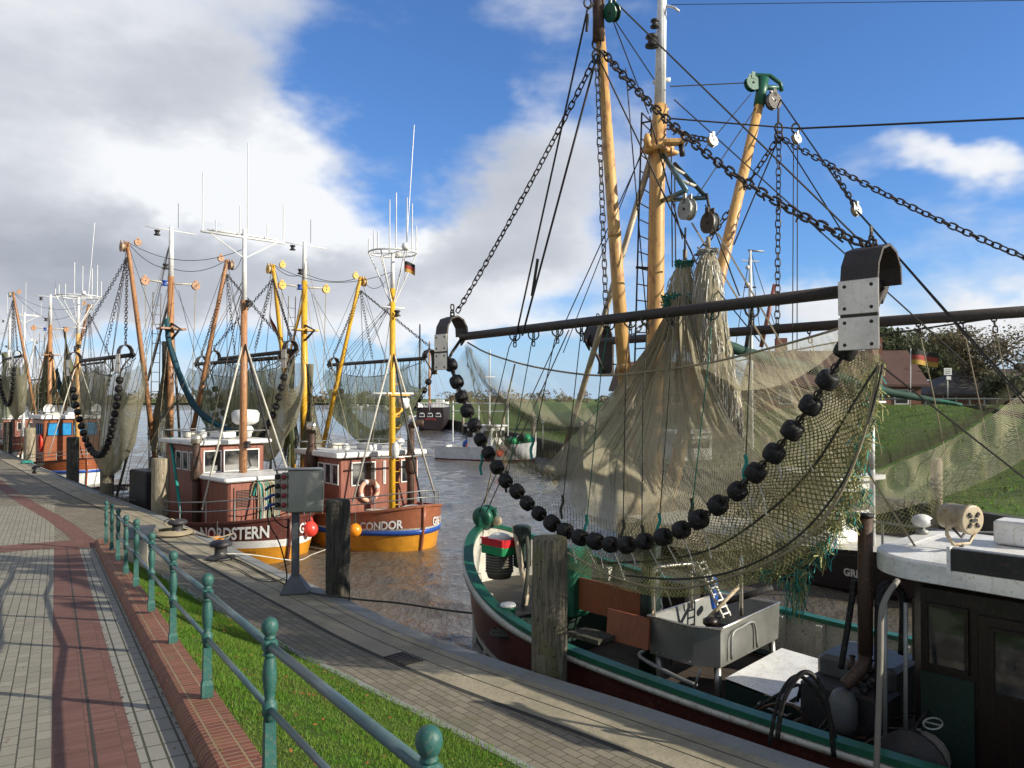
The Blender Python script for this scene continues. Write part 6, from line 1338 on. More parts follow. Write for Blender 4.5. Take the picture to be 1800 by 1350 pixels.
fsheet([([(1330, 850), (1480, 845), (1600, 805), (1720, 745), (1960, 570)], [-.3]*5), ([(1330, 880), (1480, 885), (1610, 850), (1740, 790), (1960, 640)], [-.5]*5), ([(1330, 905), (1480, 912), (1620, 885), (1760, 830), (1960, 700)], [-.3]*5)], 130, 8, 'belly_net', 'net_fine', lambda i, j: .24, .06, 32)
fsheet([([(1400, 895), (1560, 885), (1700, 820), (1960, 660)], [-.3]*4), ([(1410, 915), (1580, 915), (1720, 850), (1960, 700)], [-.2]*4), ([(1430, 925), (1600, 935), (1740, 872), (1960, 730)], [0]*4)], 130, 8, 'net_bag', 'net_coarse', lambda i, j: .2, .06, 33)
fbp = [FP(1330+i*34, 890-((i-2)**2)*1.9+40 if i > 2 else 900, .4) for i in range(16)]
for i, p in enumerate(fbp):
    if i < 6: d = (fbp[i+1]-p).normalized(); place('bobbin', BOB, Matrix.Translation(p) @ d.to_track_quat('Z', 'Y').to_matrix().to_4x4(), fb)
for x in (1420, 1500, 1612, 1690, 1745): chain(fb, FP(x, 578-(x-1300)*.075), FP(x+6, 590-(x-1300)*.055+24), .10, .010); T('lanyard', cat([FP(x+6, 600-(x-1300)*.03), FP(x+30, 700), FP(x+50, 800)], 4), .008, 'rope_tan', fb, 4)
# green rolled net slung across
mb = MB(); P_ = cat([PY(1222, 560, 10.6), PY(1240, 588, 10.6), PY(1290, 612, 10.7), PY(1360, 634, 10.9), PY(1440, 652, 11.1), PY(1540, 684, 11.3), PY(1620, 700, 11.4), PY(1690, 712, 11.4)], 6); n = len(P_)
mb.tube(P_, [.02+.055*sin(pi*min(1, i/(n-1)*1.0+.05))**.6*(1+.12*sin(i*1.7)) for i in range(n)], 'tarp_green', 10)
for q in range(6): mb.tube([p+V((.02*sin(i*.5+q), .035*cos(i*.4+q*1.1), .042*sin(i*.35+q*1.3)))*sin(pi*i/(n-1)) for i, p in enumerate(P_)], .026, 'tarp_green' if q % 3 else 'rope_green', 6)
tag(link('rolled_net', mb), 'dark green rolled net slung behind the tan net', 'rolled net')
mb = MB()
for k in range(4): mb.tube(cat([PY(1690, 712, 11.4), PY(1740, 718+k*2, 11.2), PY(1830, 732+k*3, 11)], 4), .012, 'rope_dark', 5)
mb.tube([PY(1715, 714, 11.3), PY(1735, 717, 11.2)], .045, 'rope_dark', 8); tag(link('tie_ropes', mb), 'dark ropes tying the rolled green net off to the right', 'rope')
# ------------------------------------------------------------------ rigging of the foreground boat
chain(fg, J1, E1+NBn*.15+V((0, 0, .35)), .14, .011, .1); chain(fg, J1+V((.08, 0, .06)), NP(1548, 440), .155, .0155, .35); chain(fg, J1, NP(1066, 565), .15, .010); chain(fg, PY(1172, 222, MT.y), PY(1255, 248, 11), .12, .013, .03)
chain(fg, J2, PY(1800, 480, 9.8)+V((.6, -.6, -.3)), .14, .012, .12); chain(fg, J2, PY(1366, 600, 12.3), .14, .010); chain(fg, J2, PY(1095, 610, 14.9), .15, .012, .15)
chain(fg, PY(1458, 290, 11.5), PY(1505, 365, 11), .12, .012)
# shackled hooks left on the chains
mb = MB(); a, b = J1+V((.08, 0, .06)), NP(1548, 440); rr = random.Random(9)
for k, p in enumerate(resample(sag(a, b, .35, 20), .28)): mb.tube([p, p+V((rr.uniform(-.03, .03), 0, -.05)), p+V((rr.uniform(-.05, .05), 0, -.09))], .012, 'rusty_steel', 4)
link('shackle_pins', mb, fg)
W_ = [((1033, 15), (905, 600), 11.0, 12.4, .014), ((1046, 110), (918, 590), 11.1, 12.2, .016), ((1034, 15), (1052, 0), 11, 11.1, .02), ((1054, 105), (1228, 470), 11.1, 10.9, .012), ((1228, 470), (1335, 600), 10.9, 9.5, .01),
    ((1078, 0), (1560, 470), 11, 9.0, .011), ((1075, 30), (1140, 200), 11, 11.6, .01), ((1082, 38), (1150, 140), 11, 11.6, .01), ((1142, 205), (1200, 420), 11.6, 11.2, .012), ((1176, 208), (1400, 226), 11.6, 12, .013), ((1400, 226), (1860, 205), 12, 9.5, .015), ((1178, 152), (1322, 145), 11.6, 12.3, .009),
    ((1372, 175), (1500, 360), 12.2, 11, .012), ((1505, 368), (1800, 700), 11, 8.6, .010), ((1498, 362), (1790, 690), 11, 8.8, .010), ((1508, 372), (1810, 720), 11, 8.5, .009), ((1375, 240), (1520, 470), 12.3, 10, .013), ((1366, 250), (1290, 430), 12.3, 12, .013), ((1335, 180), (1225, 345), 12.3, 11.2, .010), ((1320, 165), (1240, 260), 12.25, 11.6, .008),
    ((1216, 392), (1440, 760), 10.9, 9.6, .013), ((1262, 410), (1400, 650), 10.9, 9.9, .013), ((1500, 790), (1640, 1010), 9.5, 8.4, .015), ((1400, 650), (1500, 790), 9.9, 9.5, .012), ((1395, 240), (1393, 640), 12, 12, .008), ((1402, 240), (1401, 640), 12, 12, .008), ((1180, 260), (1182, 470), 11.6, 11.4, .010), ((1186, 300), (1188, 470), 11.5, 11.4, .010),
    ((1148, 215), (990, 620), 11.7, 13.2, .010), ((1150, 222), (842, 900), 11.7, 14.4, .011), ((1185, 175), (1700, 640), 11.6, 8.8, .009), ((1240, 360), (1300, 520), 10.9, 10.6, .011), ((1545, 640), (1800, 840), 8.0, 7.0, .009), ((1205, 400), (1203, 460), 10.8, 10.9, .014), ((1248, 415), (1246, 440), 11, 11.4, .014),
    ((1180, 8), (1860, 0), 11.6, 10, .005), ((1368, 190), (1366, 240), 12.2, 12.3, .010), ((1000, 580), (855, 900), 13, 14.3, .012), ((1100, 120), (1140, 600), 11.5, 11.9, .009), ((905, 640), (852, 885), 12.4, 14.4, .013)]
for (x0, y0), (x1, y1), Y0, Y1, r in W_: wire(fg, PY(x0, y0, Y0), PY(x1, y1, Y1), r, 'rope_tan' if r in (.013, .015) and y0 > 380 else 'wire_dark')
for x, y, Y in ((1252, 248, 11), (1360, 172, 12.2), (1505, 370, 11), (1400, 244, 12)): block('pulley_block', PY(x, y, Y), .085, (.5, -.8, .2), 'galvanised', fg)
mb = MB(); mb.tube([PY(945, 455, 11.9), PY(935, 520, 12.1)], .024, 'rope_dark', 5); mb.tube([PY(1033, 25, 11), PY(1031, 55, 11)], .022, 'wire_dark', 5); mb.tube([PY(1033, 5+0, 11)+V((cos(k*.63)*.05, 0, sin(k*.63)*.07)) for k in range(10)], .014, 'wire_dark', 5, closed=True); link('splice', mb, fg)
# ------------------------------------------------------------------ deck of the foreground boat
A, B, C_ = (4.15, .62), (4.95, .62), (5.15, .42)
def hopper():
    z0, z1 = -.18, .34; P_ = [FF.p(4.1, .52, 0), FF.p(4.85, .52, 0), FF.p(5.15, .33, 0), FF.p(5.0, -1.5, 0), FF.p(4.05, -1.35, 0)]; n = 5; c = FF.p(4.6, -.4, 0); mb = MB()
    def up(p, z, k=1): q = c+(p-c)*k; return V((q.x, q.y, z))
    o1 = [up(p, z1) for p in P_]; o0 = [up(p, z0, .97) for p in P_]; i1 = [up(p, z1, .965) for p in P_]; i0 = [up(p, z0+.1, .85) for p in P_]
    for i in range(n):
        j = (i+1) % n; mb.add([o0[i], o0[j], o1[j], o1[i]], [(0, 1, 2, 3)], 'steel'); mb.add([o1[i], o1[j], i1[j], i1[i]], [(0, 1, 2, 3)], 'worn_steel'); mb.add([i1[i], i1[j], i0[j], i0[i]], [(0, 1, 2, 3)], 'galvanised')
    mb.add(i0, [(0, 1, 2, 3, 4)], 'dark_metal'); mb.add(o0, [(4, 3, 2, 1, 0)], 'steel'); return mb
hp = link('catch_hopper', hopper(), fg)
for a, l in ((4.2, .4), (5.05, .25), (4.95, -1.35), (4.2, -1.2)): T('leg', [FF.p(a, l, -.2), FF.p(a+.02, l, DK)], .05, 'steel', hp, 6)
T('tap_pipe', cat([FF.p(4.12, .62, -.1), FF.p(4.1, .68, -.2), FF.p(4.7, .68, -.32), FF.p(5.0, .66, -.36)], 4), .03, 'galvanised', hp, 8); T('handle', [FF.p(4.95, .7, -.5), FF.p(5.1, .72, -.1)], .018, 'galvanised', hp, 6)
for pts, r in (([(4.15, .45, .3), (4.15, .45, .95), (4.22, .3, 1.02), (4.4, -.2, 1.02)], .028), ([(4.9, -.6, .3), (4.9, -.6, .9), (4.85, -.7, 1.0), (4.6, -1.1, 1.02)], .028), ([(4.2, -.4, .3), (4.2, -.4, .85)], .02)):
    T('hopper_frame', cat([FF.p(*q) for q in pts], 4), r, 'worn_steel', hp, 8)
T('chute', [FF.p(4.3, -.9, .3), FF.p(5.05, -1.2, .62)], .05, 'dark_metal', hp, 8)
# conveyor ladder in the hopper
mb = MB(); a, b = FF.p(4.6, -.7, .2), FF.p(4.1, -.75, .95)
for q in (-.09, .09): mb.box((a+b)/2+FF.pt*q, (.03, .03, (b-a).length), 'offwhite', FF.pt, (b-a).cross(FF.pt), (b-a))
for k in range(9): mb.box(a.lerp(b, (k+.5)/9), (.2, .05, .02), 'white_paint', FF.pt, (b-a).cross(FF.pt), (b-a))
link('conveyor', mb, fg)
mb = MB(); mb.lathe(FF.p(4.55, -.35, .12), [(.06, 0), (.11, .04), (.11, .1), (.04, .14)], 'deep_brown', 12); link('pump', mb, fg); mb = MB(); mb.tube([FF.p(4.5, -.3, .2), FF.p(4.7, -.9, .65)], .03, 'cream_metal', 6); link('scraper_pole', mb, fg); mb = MB(); mb.box(FF.p(4.05, -1.15, .38), (.16, .16, .5), 'blue_stripe', -FF.f, -FF.pt, bev=.03); link('blue_canister', mb, fg); mb = MB(); mb.box(FF.p(3.7, -.9, .3), (.5, .5, .5), 'dark_metal', -FF.f, -FF.pt, bev=.04); link('gear_box', mb, fg)
# hatch with white top
mb = MB(); c = [FF.p(5.35, .55, -.2), FF.p(7.0, .65, -.28), FF.p(7.0, -1.0, -.22), FF.p(5.35, -.9, -.12)]; lo = [V((p.x, p.y, DK)) for p in c]
mb.add(c, [(0, 1, 2, 3)], 'white_paint'); mb.add([p+V((0, 0, -.03)) for p in c]+lo, [(i, (i+1) % 4, 4+(i+1) % 4, 4+i) for i in range(4)], 'dark_green')
mb.tube([FF.p(5.9, .63, -.33), FF.p(5.92, .72, -.33), FF.p(6.3, .75, -.35), FF.p(6.32, .66, -.35)], .018, 'galvanised', 6); link('fish_hatch', mb, fg)
# machinery box and winch
mb = MB(); mb.box(FF.p(7.0, .62, -.25), (.95, .5, .85), 'dark_metal', -FF.f, -FF.pt, bev=.04); mb.box(FF.p(7.0, .1, .0), (.9, .8, .8), 'mach_grey', -FF.f, -FF.pt, bev=.05); link('machinery_box', mb, fg)
wd = MB(); c = FF.p(7.9, 1.25, -.25)
wd.lathe(c, [(.34, 0), (.34, .05), (.17, .06), (.17, .55), (.34, .56), (.34, .61)], 'dark_metal', 20, axis=-FF.pt); wd.lathe(c+FF.pt*.001, [(.12, 0), (.12, .05)], 'rusty_steel', 12, axis=FF.pt); wd.box(c-V((0, 0, .25))-FF.pt*.3, (.5, .5, .4), 'dark_green', -FF.f, -FF.pt, bev=.03)
for k in range(5): wd.tube([c-FF.pt*(.1+.08*k)+FF.f*cos(t_)*.21+V((0, 0, sin(t_)*.21)) for t_ in [i*pi/8 for i in range(16)]], .04, 'wire_grey', 6, closed=True)
link('winch', wd, fg)
mb = MB(); hc = FF.p(7.6, 1.0, .15); mb.tube([PY(1640+cos(i*pi/8)*17, 1272+sin(i*pi/8)*10, 7.1) for i in range(16)], .008, 'galvanised', 5, closed=True); mb.tube([PY(1624, 1268, 7.1), PY(1656, 1276, 7.1)], .008, 'galvanised', 5); link('hand_wheel', mb, fg)
# exhaust stack with muffler
mb = MB(); SY = 8.7; mb.tube([PY(1521, 905, SY), PY(1521, 1150, SY)], .078, 'exhaust', 16); mb.tube(cat([PY(1521, 1140, SY), PY(1519, 1165, SY), PY(1505, 1185, SY), PY(1485, 1205, SY)], 4), .07, 'exhaust', 14); mb.lathe(PY(1482, 1270, SY), [(.13, -.1), (.15, 0), (.15, .22), (.11, .32), (.06, .36)], 'mach_grey', 16); mb.tube([PY(1521, 903, SY), PY(1521, 909, SY)], .088, 'black_rubber', 14); link('exhaust_stack', mb, fg)
T('vent_pipe', cat([PY(1545, 1260, 8.6), PY(1545, 1080, 8.6), PY(1552, 1035, 8.6), PY(1575, 1030, 8.6), PY(1588, 1060, 8.6), PY(1586, 1150, 8.6)], 6), .045, 'black_rubber', fg, 10)
T('hydraulic_hose', cat([PY(1478, 1175, 8.8), PY(1492, 1090, 8.8), PY(1502, 1020, 8.8)], 6), .035, 'black_rubber', fg, 8)
T('hydraulic_hose', cat([PY(1366, 1300, 7.6), PY(1378, 1230, 7.6), PY(1410, 1183, 7.6), PY(1440, 1200, 7.6), PY(1458, 1260, 7.6), PY(1466, 1330, 7.6)], 6), .026, 'black_rubber', fg, 8)
T('hydraulic_hose', cat([PY(1352, 1310, 7.8), PY(1370, 1225, 7.8), PY(1405, 1188, 7.8), PY(1450, 1240, 7.8), PY(1475, 1320, 7.8)], 6), .02, 'black_rubber', fg, 8)
T('davit_post', cat([PY(1578, 1020, 7.7), PY(1558, 1050, 7.6), PY(1549, 1085, 7.5), PY(1547, 1180, 7.4), PY(1538, 1420, 7.2)], 6), .027, 'wire_grey', fg, 12)
for x in (1556, 1592): T('support', [PY(x, 1060, 8.1), PY(x, 1300, 8.1)], .022, 'galvanised', fg, 6)
# wheelhouse
wa, wb, wn_, wf_ = 7.75, 12.2, .84, -.84
WR = 1.55
whf = MB(); whf.box(FF.p((wa+wb)/2, 0, (DK+WR)/2), (wb-wa, wn_-wf_, WR-DK), 'deep_brown', -FF.f, -FF.pt, bev=.1); whf = link('wheelhouse', whf, fg)
mb = MB(); mb.box(FF.p(8.1, wn_+.006, .0), (.5, .02, 1.2), 'dark_green', -FF.f, -FF.pt); mb.box(FF.p(wa-.004, 0, -.1), (.02, 1.3, 1.0), 'dark_green', -FF.f, -FF.pt); link('panel', mb, whf)
mb = MB(); mb.box(FF.p(8.75, wn_+.012, .35), (.72, .03, 1.85), 'door_wood', -FF.f, -FF.pt, bev=.005); dr = link('door', mb, whf); window(FF, dr, FF.p(8.75, wn_+.03, .85), -FF.f, .42, .62, FF.pt, 'deep_brown'); 
window(FF, whf, FF.p(8.1, wn_+.004, .98), -FF.f, .34, .62, FF.pt, 'deep_brown')
for l in (-.4, .4): window(FF, whf, FF.p(wa-.004, l, .95), -FF.pt, .55, .6, FF.f, 'deep_brown')
# roof: rounded front corners, slight camber and a deep white rim
def roofring(inset, z):
    out = []; a0, a1, w = 7.35+inset, 12.4, 1.10-inset; r = .5-inset*.5
    for k in range(7): t = pi/2*k/6; out.append((a0+r-r*sin(t) if False else a0+r*(1-sin(t)), w-r*(1-cos(t))))
    pts = [(a0+r*(1-sin(pi/2*k/8)), (w-r)+r*cos(pi/2*k/8)) for k in range(9)]
    full = [(a1, w)]+pts+[(a, -l) for a, l in pts[::-1]]+[(a1, -w)]
    return [FF.p(a, l, z+.04*(1-(l/w)**2)-.012*(a-7.3)) for a, l in full]
mb = MB(); rs = [roofring(.06, WR), roofring(0, WR+.02), roofring(0, WR+.20), roofring(.03, WR+.225), roofring(.25, WR+.24)]
for A_, B_ in zip(rs, rs[1:]):
    n = len(A_); mb.add(A_+B_, [(i, (i+1) % n, n+(i+1) % n, n+i) for i in range(n)], 'white_paint', True)
n = len(rs[-1]); mb.add(rs[-1], [tuple(range(n))], 'white_paint'); mb.add(rs[0], [tuple(range(n))[::-1]], 'offwhite'); link('roof', mb, whf)
# name board on roof edge, white box, dome, searchlight
def onroof(px, py, z=WR+.26): return PZ(px, py, z)
p0 = onroof(1672, 1000); mb = MB(); q0 = p0-FF.f*0; mb.box(q0-FF.f*.75+V((0, 0, .09)), (1.5, .05, .2), 'dark_metal', -FF.f, -FF.pt); mb.box(q0+V((0, 0, .09))+FF.f*.01, (.03, .09, .24), 'white_paint', -FF.f, -FF.pt); mb.box(q0-FF.f*.75+V((0, 0, .09))-FF.pt*.04, (1.5, .03, .23), 'white_paint', -FF.f, -FF.pt); link('light_board', mb, whf)
mb = MB(); c = onroof(1800, 956); mb.box(c+V((0, 0, .12)), (.5, .35, .26), 'white_paint', -FF.f, -FF.pt, bev=.02); link('roof_box', mb, whf)
mb = MB(); c = onroof(1621, 938); mb.lathe(c, [(.07, 0), (.07, .04), (.03, .05), (.03, .09)], 'galvanised', 10); mb.sphere(c+V((0, 0, .15)), .105, 'white_paint', 16, 10, (1.15, 1, .75)); mb.box(c+V((.08, -.05, .15)), (.04, .1, .06), 'dark_metal'); link('horn_lamp', mb, whf)
sc_ = onroof(1690, 968); u = V((.9, .25, 0)).normalized(); fd = V((.35, -.93, -.02)).normalized(); cc = sc_+V((0, 0, .34)); mb = MB()
mb.lathe(cc-fd*.22, [(.08, 0), (.13, .03), (.14, .10), (.14, .30), (.155, .31), (.155, .355), (.135, .36), (.005, .365)], 'cream_metal', 24, axis=fd)
w = fd.cross(V((0, 0, 1))).normalized(); v_ = w.cross(fd)
for k in range(4):
    a = pi/4+k*pi/2; mb.box(cc+fd*.152+w*cos(a)*.075+v_*sin(a)*.075, (.05, .028, .02), 'dark_metal', w*cos(a)+v_*sin(a), v_*cos(a)-w*sin(a), fd)
mb.box(cc+fd*.152, (.08, .03, .02), 'dark_metal', w, v_, fd); sl = link('searchlight', mb, whf)
mb = MB(); mb.tube([cc+w*.2, cc+w*.2+V((0, 0, -.16)), cc+w*.11+V((0, 0, -.27)), cc-w*.11+V((0, 0, -.27)), cc-w*.2+V((0, 0, -.16)), cc-w*.2], .02, 'cream_metal', 6); mb.tube([cc+V((0, 0, -.27)), sc_], .025, 'dark_metal', 8); mb.tube([cc+w*.12+V((0, 0, -.1)), cc+V((0, 0, -.2)), cc-w*.12+V((0, 0, -.1))], .014, 'dark_metal', 6); link('bracket', mb, sl)
# bow: anchor roller, lashing posts, baskets, crates
mb = MB(); p = PY(845, 905, 14.5)
mb.lathe(p-V((0, .1, .05)), [(.17, 0), (.2, .03), (.2, .12), (.1, .13), (.1, .2), (.2, .21), (.2, .26)], 'green_paint', 14, axis=(.5, .8, .1)); mb.box(p+V((.05, 0, -.12)), (.2, .3, .25), 'green_paint', bev=.03); mb.tube([p+V((.1, 0, 0)), p+V((.25, 0, .12)), p+V((.28, 0, -.2))], .05, 'green_paint', 8); mb.sphere(p+V((.3, -.05, -.1)), .09, 'cream_metal'); link('anchor_roller', mb, fg)
mb = MB(); q = FF.p(1.45, .0, DK)
for l in (-.32, .32): mb.tube([FF.p(1.75, l, DK), FF.p(1.75, l, .75)], .06, 'green_paint', 8)
mb.tube([FF.p(1.75, -.45, .5), FF.p(1.75, .45, .5)], .05, 'green_paint', 8); link('bitts', mb, fg)
mb = MB(); c = PY(893, 1064, 11.72)
mb.lathe(V((c.x, c.y, c.z-.5)), [(.11, 0), (.11, .44), (.12, .44), (.12, .49), (.1, .5), (.001, .5)], 'green_paint', 14); mb.lathe(c+V((0, 0, -.04)), [(.118, 0), (.118, .05), (.10, .07), (.001, .07)], 'white_paint', 14); link('mooring_post', mb, fg)
coil('rope_coil', c+V((.03, -.05, -.42)), .27, 6, .022, 'rope_dark', 'grey rope wound round the white-topped green post', jit=.15)
bk0 = PY(878, 985, 13.3)
BLAB = ['lowest grey fish basket of the stack on the bow deck']+['%s grey fish basket from the bottom of the bow stack' % w for w in ('second', 'third', 'fourth', 'fifth', 'sixth')]+['topmost grey fish basket, directly under the green crate']
for k in range(7):
    cb_ = V((bk0.x, bk0.y, bk0.z-.28+.045*k)); e = MB(); e.lathe(cb_, [(.19, 0), (.22, .09), (.235, .10), (.235, .115), (.2, .115), (.17, .02)], 'basket_grey', 18); tag(link('fish_basket', e), BLAB[k], 'basket', 'nested grey baskets on the bow deck')
def crate(c, m_, label, sz=(.5, .34, .13)):
    mb = MB(); x, y = -FF.f, -FF.pt; a, b_, h = sz
    mb.box(c+V((0, 0, .01)), (a, b_, .02), m_, x, y)
    for s_ in (-1, 1): mb.box(c+x*(s_*a/2)+V((0, 0, h/2)), (.02, b_, h), m_, x, y); mb.box(c+y*(s_*b_/2)+V((0, 0, h/2)), (a, .02, h), m_, x, y); mb.box(c+y*(s_*b_/2)+V((0, 0, h)), (a+.05, .05, .02), m_, x, y)
    return tag(link('fish_crate', mb), label, 'crate')
crate(V((bk0.x, bk0.y, bk0.z+.12)), 'green_plastic', 'green plastic fish crate under the red one on the bow'); crate(V((bk0.x, bk0.y, bk0.z+.24)), 'red_plastic', 'red plastic fish crate on the stack at the bow')
mb = MB(); mb.sphere(V((bk0.x, bk0.y, bk0.z+.36)), .2, 'white_paint', sc=(1, .8, .5)); tag(link('float', mb), 'white rounded float lying in the red crate', 'float')
# loose boards, stowed gear, dark containers
mb = MB(); mb.box(PY(1070, 1055, 12.2), (1.3, .04, .5), 'board_orange', -FF.f, -FF.pt); link('pound_board', mb, fg)
mb = MB(); mb.box(PY(1104, 1105, 11.4), (.75, .04, .42), 'board_orange', -FF.f, -FF.pt, V((.1, .3, 1))); link('pound_board', mb, fg)
mb = MB(); mb.box(PY(1012, 1020, 12.8), (.3, .5, 1.1), 'green_paint', -FF.f, -FF.pt, bev=.04); mb.box(PY(918, 960, 13.2), (.25, .22, .7), 'dark_green', -FF.f, -FF.pt, bev=.03); link('gear_locker', mb, fg)
mb = MB(); mb.tube(cat([PY(905, 925, 13.3), PY(915, 990, 12.9), PY(925, 1050, 12.6), PY(905, 1110, 12.4)], 4), .05, 'cream_metal', 6); mb.tube(cat([PY(925, 930, 13.2), PY(928, 1000, 12.7), PY(915, 1090, 12.4)], 4), .035, 'rope_dark', 6); link('anchor_shaft', mb, fg)
mb = MB(); mb.box(PY(1040, 1105, 11.6)+V((0, 0, -.1)), (.6, .4, .06), 'pile_dark', -FF.f, -FF.pt, V((.1, .1, 1))); link('plank', mb, fg)
mb = MB(); rr = random.Random(2)
for k in range(14): c = FF.p(3.1+rr.uniform(-.3, .9), -.9+rr.uniform(-.5, .5), DK+.2+rr.uniform(0, .5)); mb.box(c, (rr.uniform(.15, .4), rr.uniform(.1, .3), rr.uniform(.1, .4)), rr.choice(['dark_metal', 'dark_green', 'galvanised', 'steel', 'green_paint', 'rusty_steel']), (rr.uniform(-1, 1), 1, 0), (-1, rr.uniform(-1, 1), 0), bev=.03)
for k in range(8): c = FF.p(3.4, -.8, DK+.3); mb.tube(cat([c+V((rr.uniform(-.5, .5), rr.uniform(-.4, .4), rr.uniform(-.2, .9))) for _ in range(4)], 4), .025, rr.choice(['black_rubber', 'galvanised', 'rope_tan', 'worn_steel']), 6)
link('deck_winch', mb, fg)

# more working gear on the foreground deck: hoses, ropes, fittings
rr = random.Random(77)
for k in range(14):
    c = FF.p(rr.uniform(5.6, 7.6), rr.uniform(.75, 1.35), DK+.03); d = FF.p(rr.uniform(6.4, 8.2), rr.uniform(.2, 1.2), rr.uniform(-.4, .25)); q = c.lerp(d, .5)+V((rr.uniform(-.2, .2), rr.uniform(-.2, .2), rr.uniform(.0, .35)))
    T('hose', cat([c, q, d, d+V((rr.uniform(-.2, .2), rr.uniform(-.2, .2), -.2))], 5), rr.choice([.014, .02, .026]), rr.choice(['black_rubber', 'black_rubber', 'rope_dark', 'exhaust']), fg, 6)
for k in range(9):
    a_, l_ = rr.uniform(2.0, 4.0), rr.uniform(.2, 1.2); pts = [FF.p(a_+rr.uniform(-.4, .4), l_+rr.uniform(-.3, .3), DK+.03+.02*j) for j in range(7)]
    T('deck_rope', cat(pts, 5), .014, rr.choice(['rope_tan', 'rope_dark', 'rope_green']), fg, 5)
for k in range(8):
    mb = MB(); c = FF.p(rr.uniform(7.0, 7.6), rr.uniform(.3, 1.0), rr.uniform(.15, .42)); mb.lathe(c, [(.05, 0), (.05, .06), (.025, .07), (.025, .14), (.04, .15), (.002, .17)], rr.choice(['dark_metal', 'exhaust', 'rusty_steel', 'galvanised']), 10, axis=(rr.uniform(-1, 1), rr.uniform(-1, 1), .6)); link('valve', mb, fg)
# rivets and weld seams on the hopper
mb = MB(); P_ = [FF.p(4.1, .525, 0), FF.p(4.85, .525, 0)]
for k in range(7):
    for z in (.30, -.13): mb.lathe(P_[0].lerp(P_[1], (k+.5)/7)+V((0, 0, z)), [(.012, 0), (.012, .006), (.001, .01)], 'galvanised', 6, axis=FF.pt)
link('rivet_row', mb, hp)
mb = MB(); ring = [FF.p(a_, l_, .345) for a_, l_ in ((4.1, .52), (4.85, .52), (5.15, .33), (5.0, -1.5), (4.05, -1.35))]; mb.tube(ring, .018, 'worn_steel', 6, closed=True); link('rim', mb, hp)
for a0_, l0_, a1_, l1_ in ((5.13, .1, 5.05, -.7),):
    T('pipe', cat([FF.p(5.17, .1, -.1), FF.p(5.17, .08, .22), FF.p(5.14, -.2, .26), FF.p(5.1, -.6, .24), FF.p(5.1, -.68, -.12)], 4), .018, 'galvanised', hp, 8)
# ------------------------------------------------------------------ background boats
def simple_hull(F, root, L_, B, z0, z1, up, lo, split=.35, bow=.5, deckm='offwhite', transom=True):
    mb = MB(); N_ = 16; rows = []
    def hb(t): return B/2*(min(1, (1-(1-min(1, t/.45))**2.2))**.7)*(1 if t < .8 else 1-.2*(t-.8)/.2)
    for k, (q, w, da) in enumerate(((0, 1, 0), (split, .97, .08), (split+.0001, .97, .08), (1, .85, .3))):
        z = lambda t: z1+(bow*(1-t)**2.5)
        rows.append([(F.p(da+t*(L_-da), hb(t)*w, z(t)*(1-q)+z0*q), F.p(da+t*(L_-da), -hb(t)*w, z(t)*(1-q)+z0*q)) for t in [(i/N_)**1.4 for i in range(N_+1)]])
    for k in (0, 2):
        m_ = up if k == 0 else lo
        mb.strip([p[0] for p in rows[k]], [p[0] for p in rows[k+1]], m_, True); mb.strip([p[1] for p in rows[k+1]], [p[1] for p in rows[k]], m_, True)
        mb.add([rows[k][-1][0], rows[k][-1][1], rows[k+1][-1][1], rows[k+1][-1][0]], [(0, 1, 2, 3)], m_)
    mb.strip([p[0]-V((0, 0, .12)) for p in rows[0]], [p[1]-V((0, 0, .12)) for p in rows[0]], deckm); return link('hull', mb, root)
# black Dutch two-master seen from the stern
FS = Frame(-15.6, 128, -.12, 1); sx = PY(751, 745, 112).x
FS = Frame(sx-.3, 134, -.03, 1)
r = FS.root('sailing_ship', 10, 'black-hulled two-masted sailing ship with three stern windows', 'sailing ship')
simple_hull(FS, r, 21, 4.6, WL-.3, 2.1, 'black_sail_hull', 'black_sail_hull')
SA = FS.p(21.0, 0, 0); Xr = V((1, .03, 0)).normalized(); back = V((0, -1, 0))
mb = MB(); pl = [(-1.75, 2.1), (-1.95, 1.2), (-1.9, .2), (-1.5, -.6), (-.6, -1.0), (.6, -1.0), (1.5, -.6), (1.9, .2), (1.95, 1.2), (1.75, 2.1)]
mb.prism([SA+Xr*x+V((0, 0, z)) for x, z in pl], back*.3, 'black_sail_hull'); link('transom', mb, r)
for x in (-1.15, 0, 1.15):
    mb = MB(); c = SA+Xr*x+back*.31+V((0, 0, 1.05)); A_ = [(-.40, -.3), (.40, -.3), (.36, .12), (.2, .28), (-.2, .28), (-.36, .12)]
    mb.prism([c+Xr*a+V((0, 0, b)) for a, b in A_], back*.05, 'far_white')
    for q in (-.2, 0.02, .22): mb.box(c+Xr*q+back*.07+V((0, 0, -.02)), (.15, .04, .34), 'porthole', Xr, back)
    link('stern_window', mb, r)
lettering('lettering', 'VROUWE', .36, lambda x, y: SA+Xr*(x-.75)+V((0, 0, .22+y+.12*cos((x-.75)*1.8)))+back*.33, 'maroon', r, 1.05, .01)
mb = MB(); pts = [SA+Xr*x+V((0, 0, z)) for x, z in ((-1.9, 2.7), (1.9, 2.7))]; mb.tube(pts, .06, 'far_white', 5)
for k in range(9): mb.tube([SA+Xr*(-1.8+.45*k)+V((0, 0, 2.1)), SA+Xr*(-1.8+.45*k)+V((0, 0, 2.75))], .05, 'far_white', 5)
link('stern_rail', mb, r)
for a, h, x in ((3, 14.5, 0), (13, 12.6, .3)):
    p = FS.p(21-a-1, 0, 1.9)
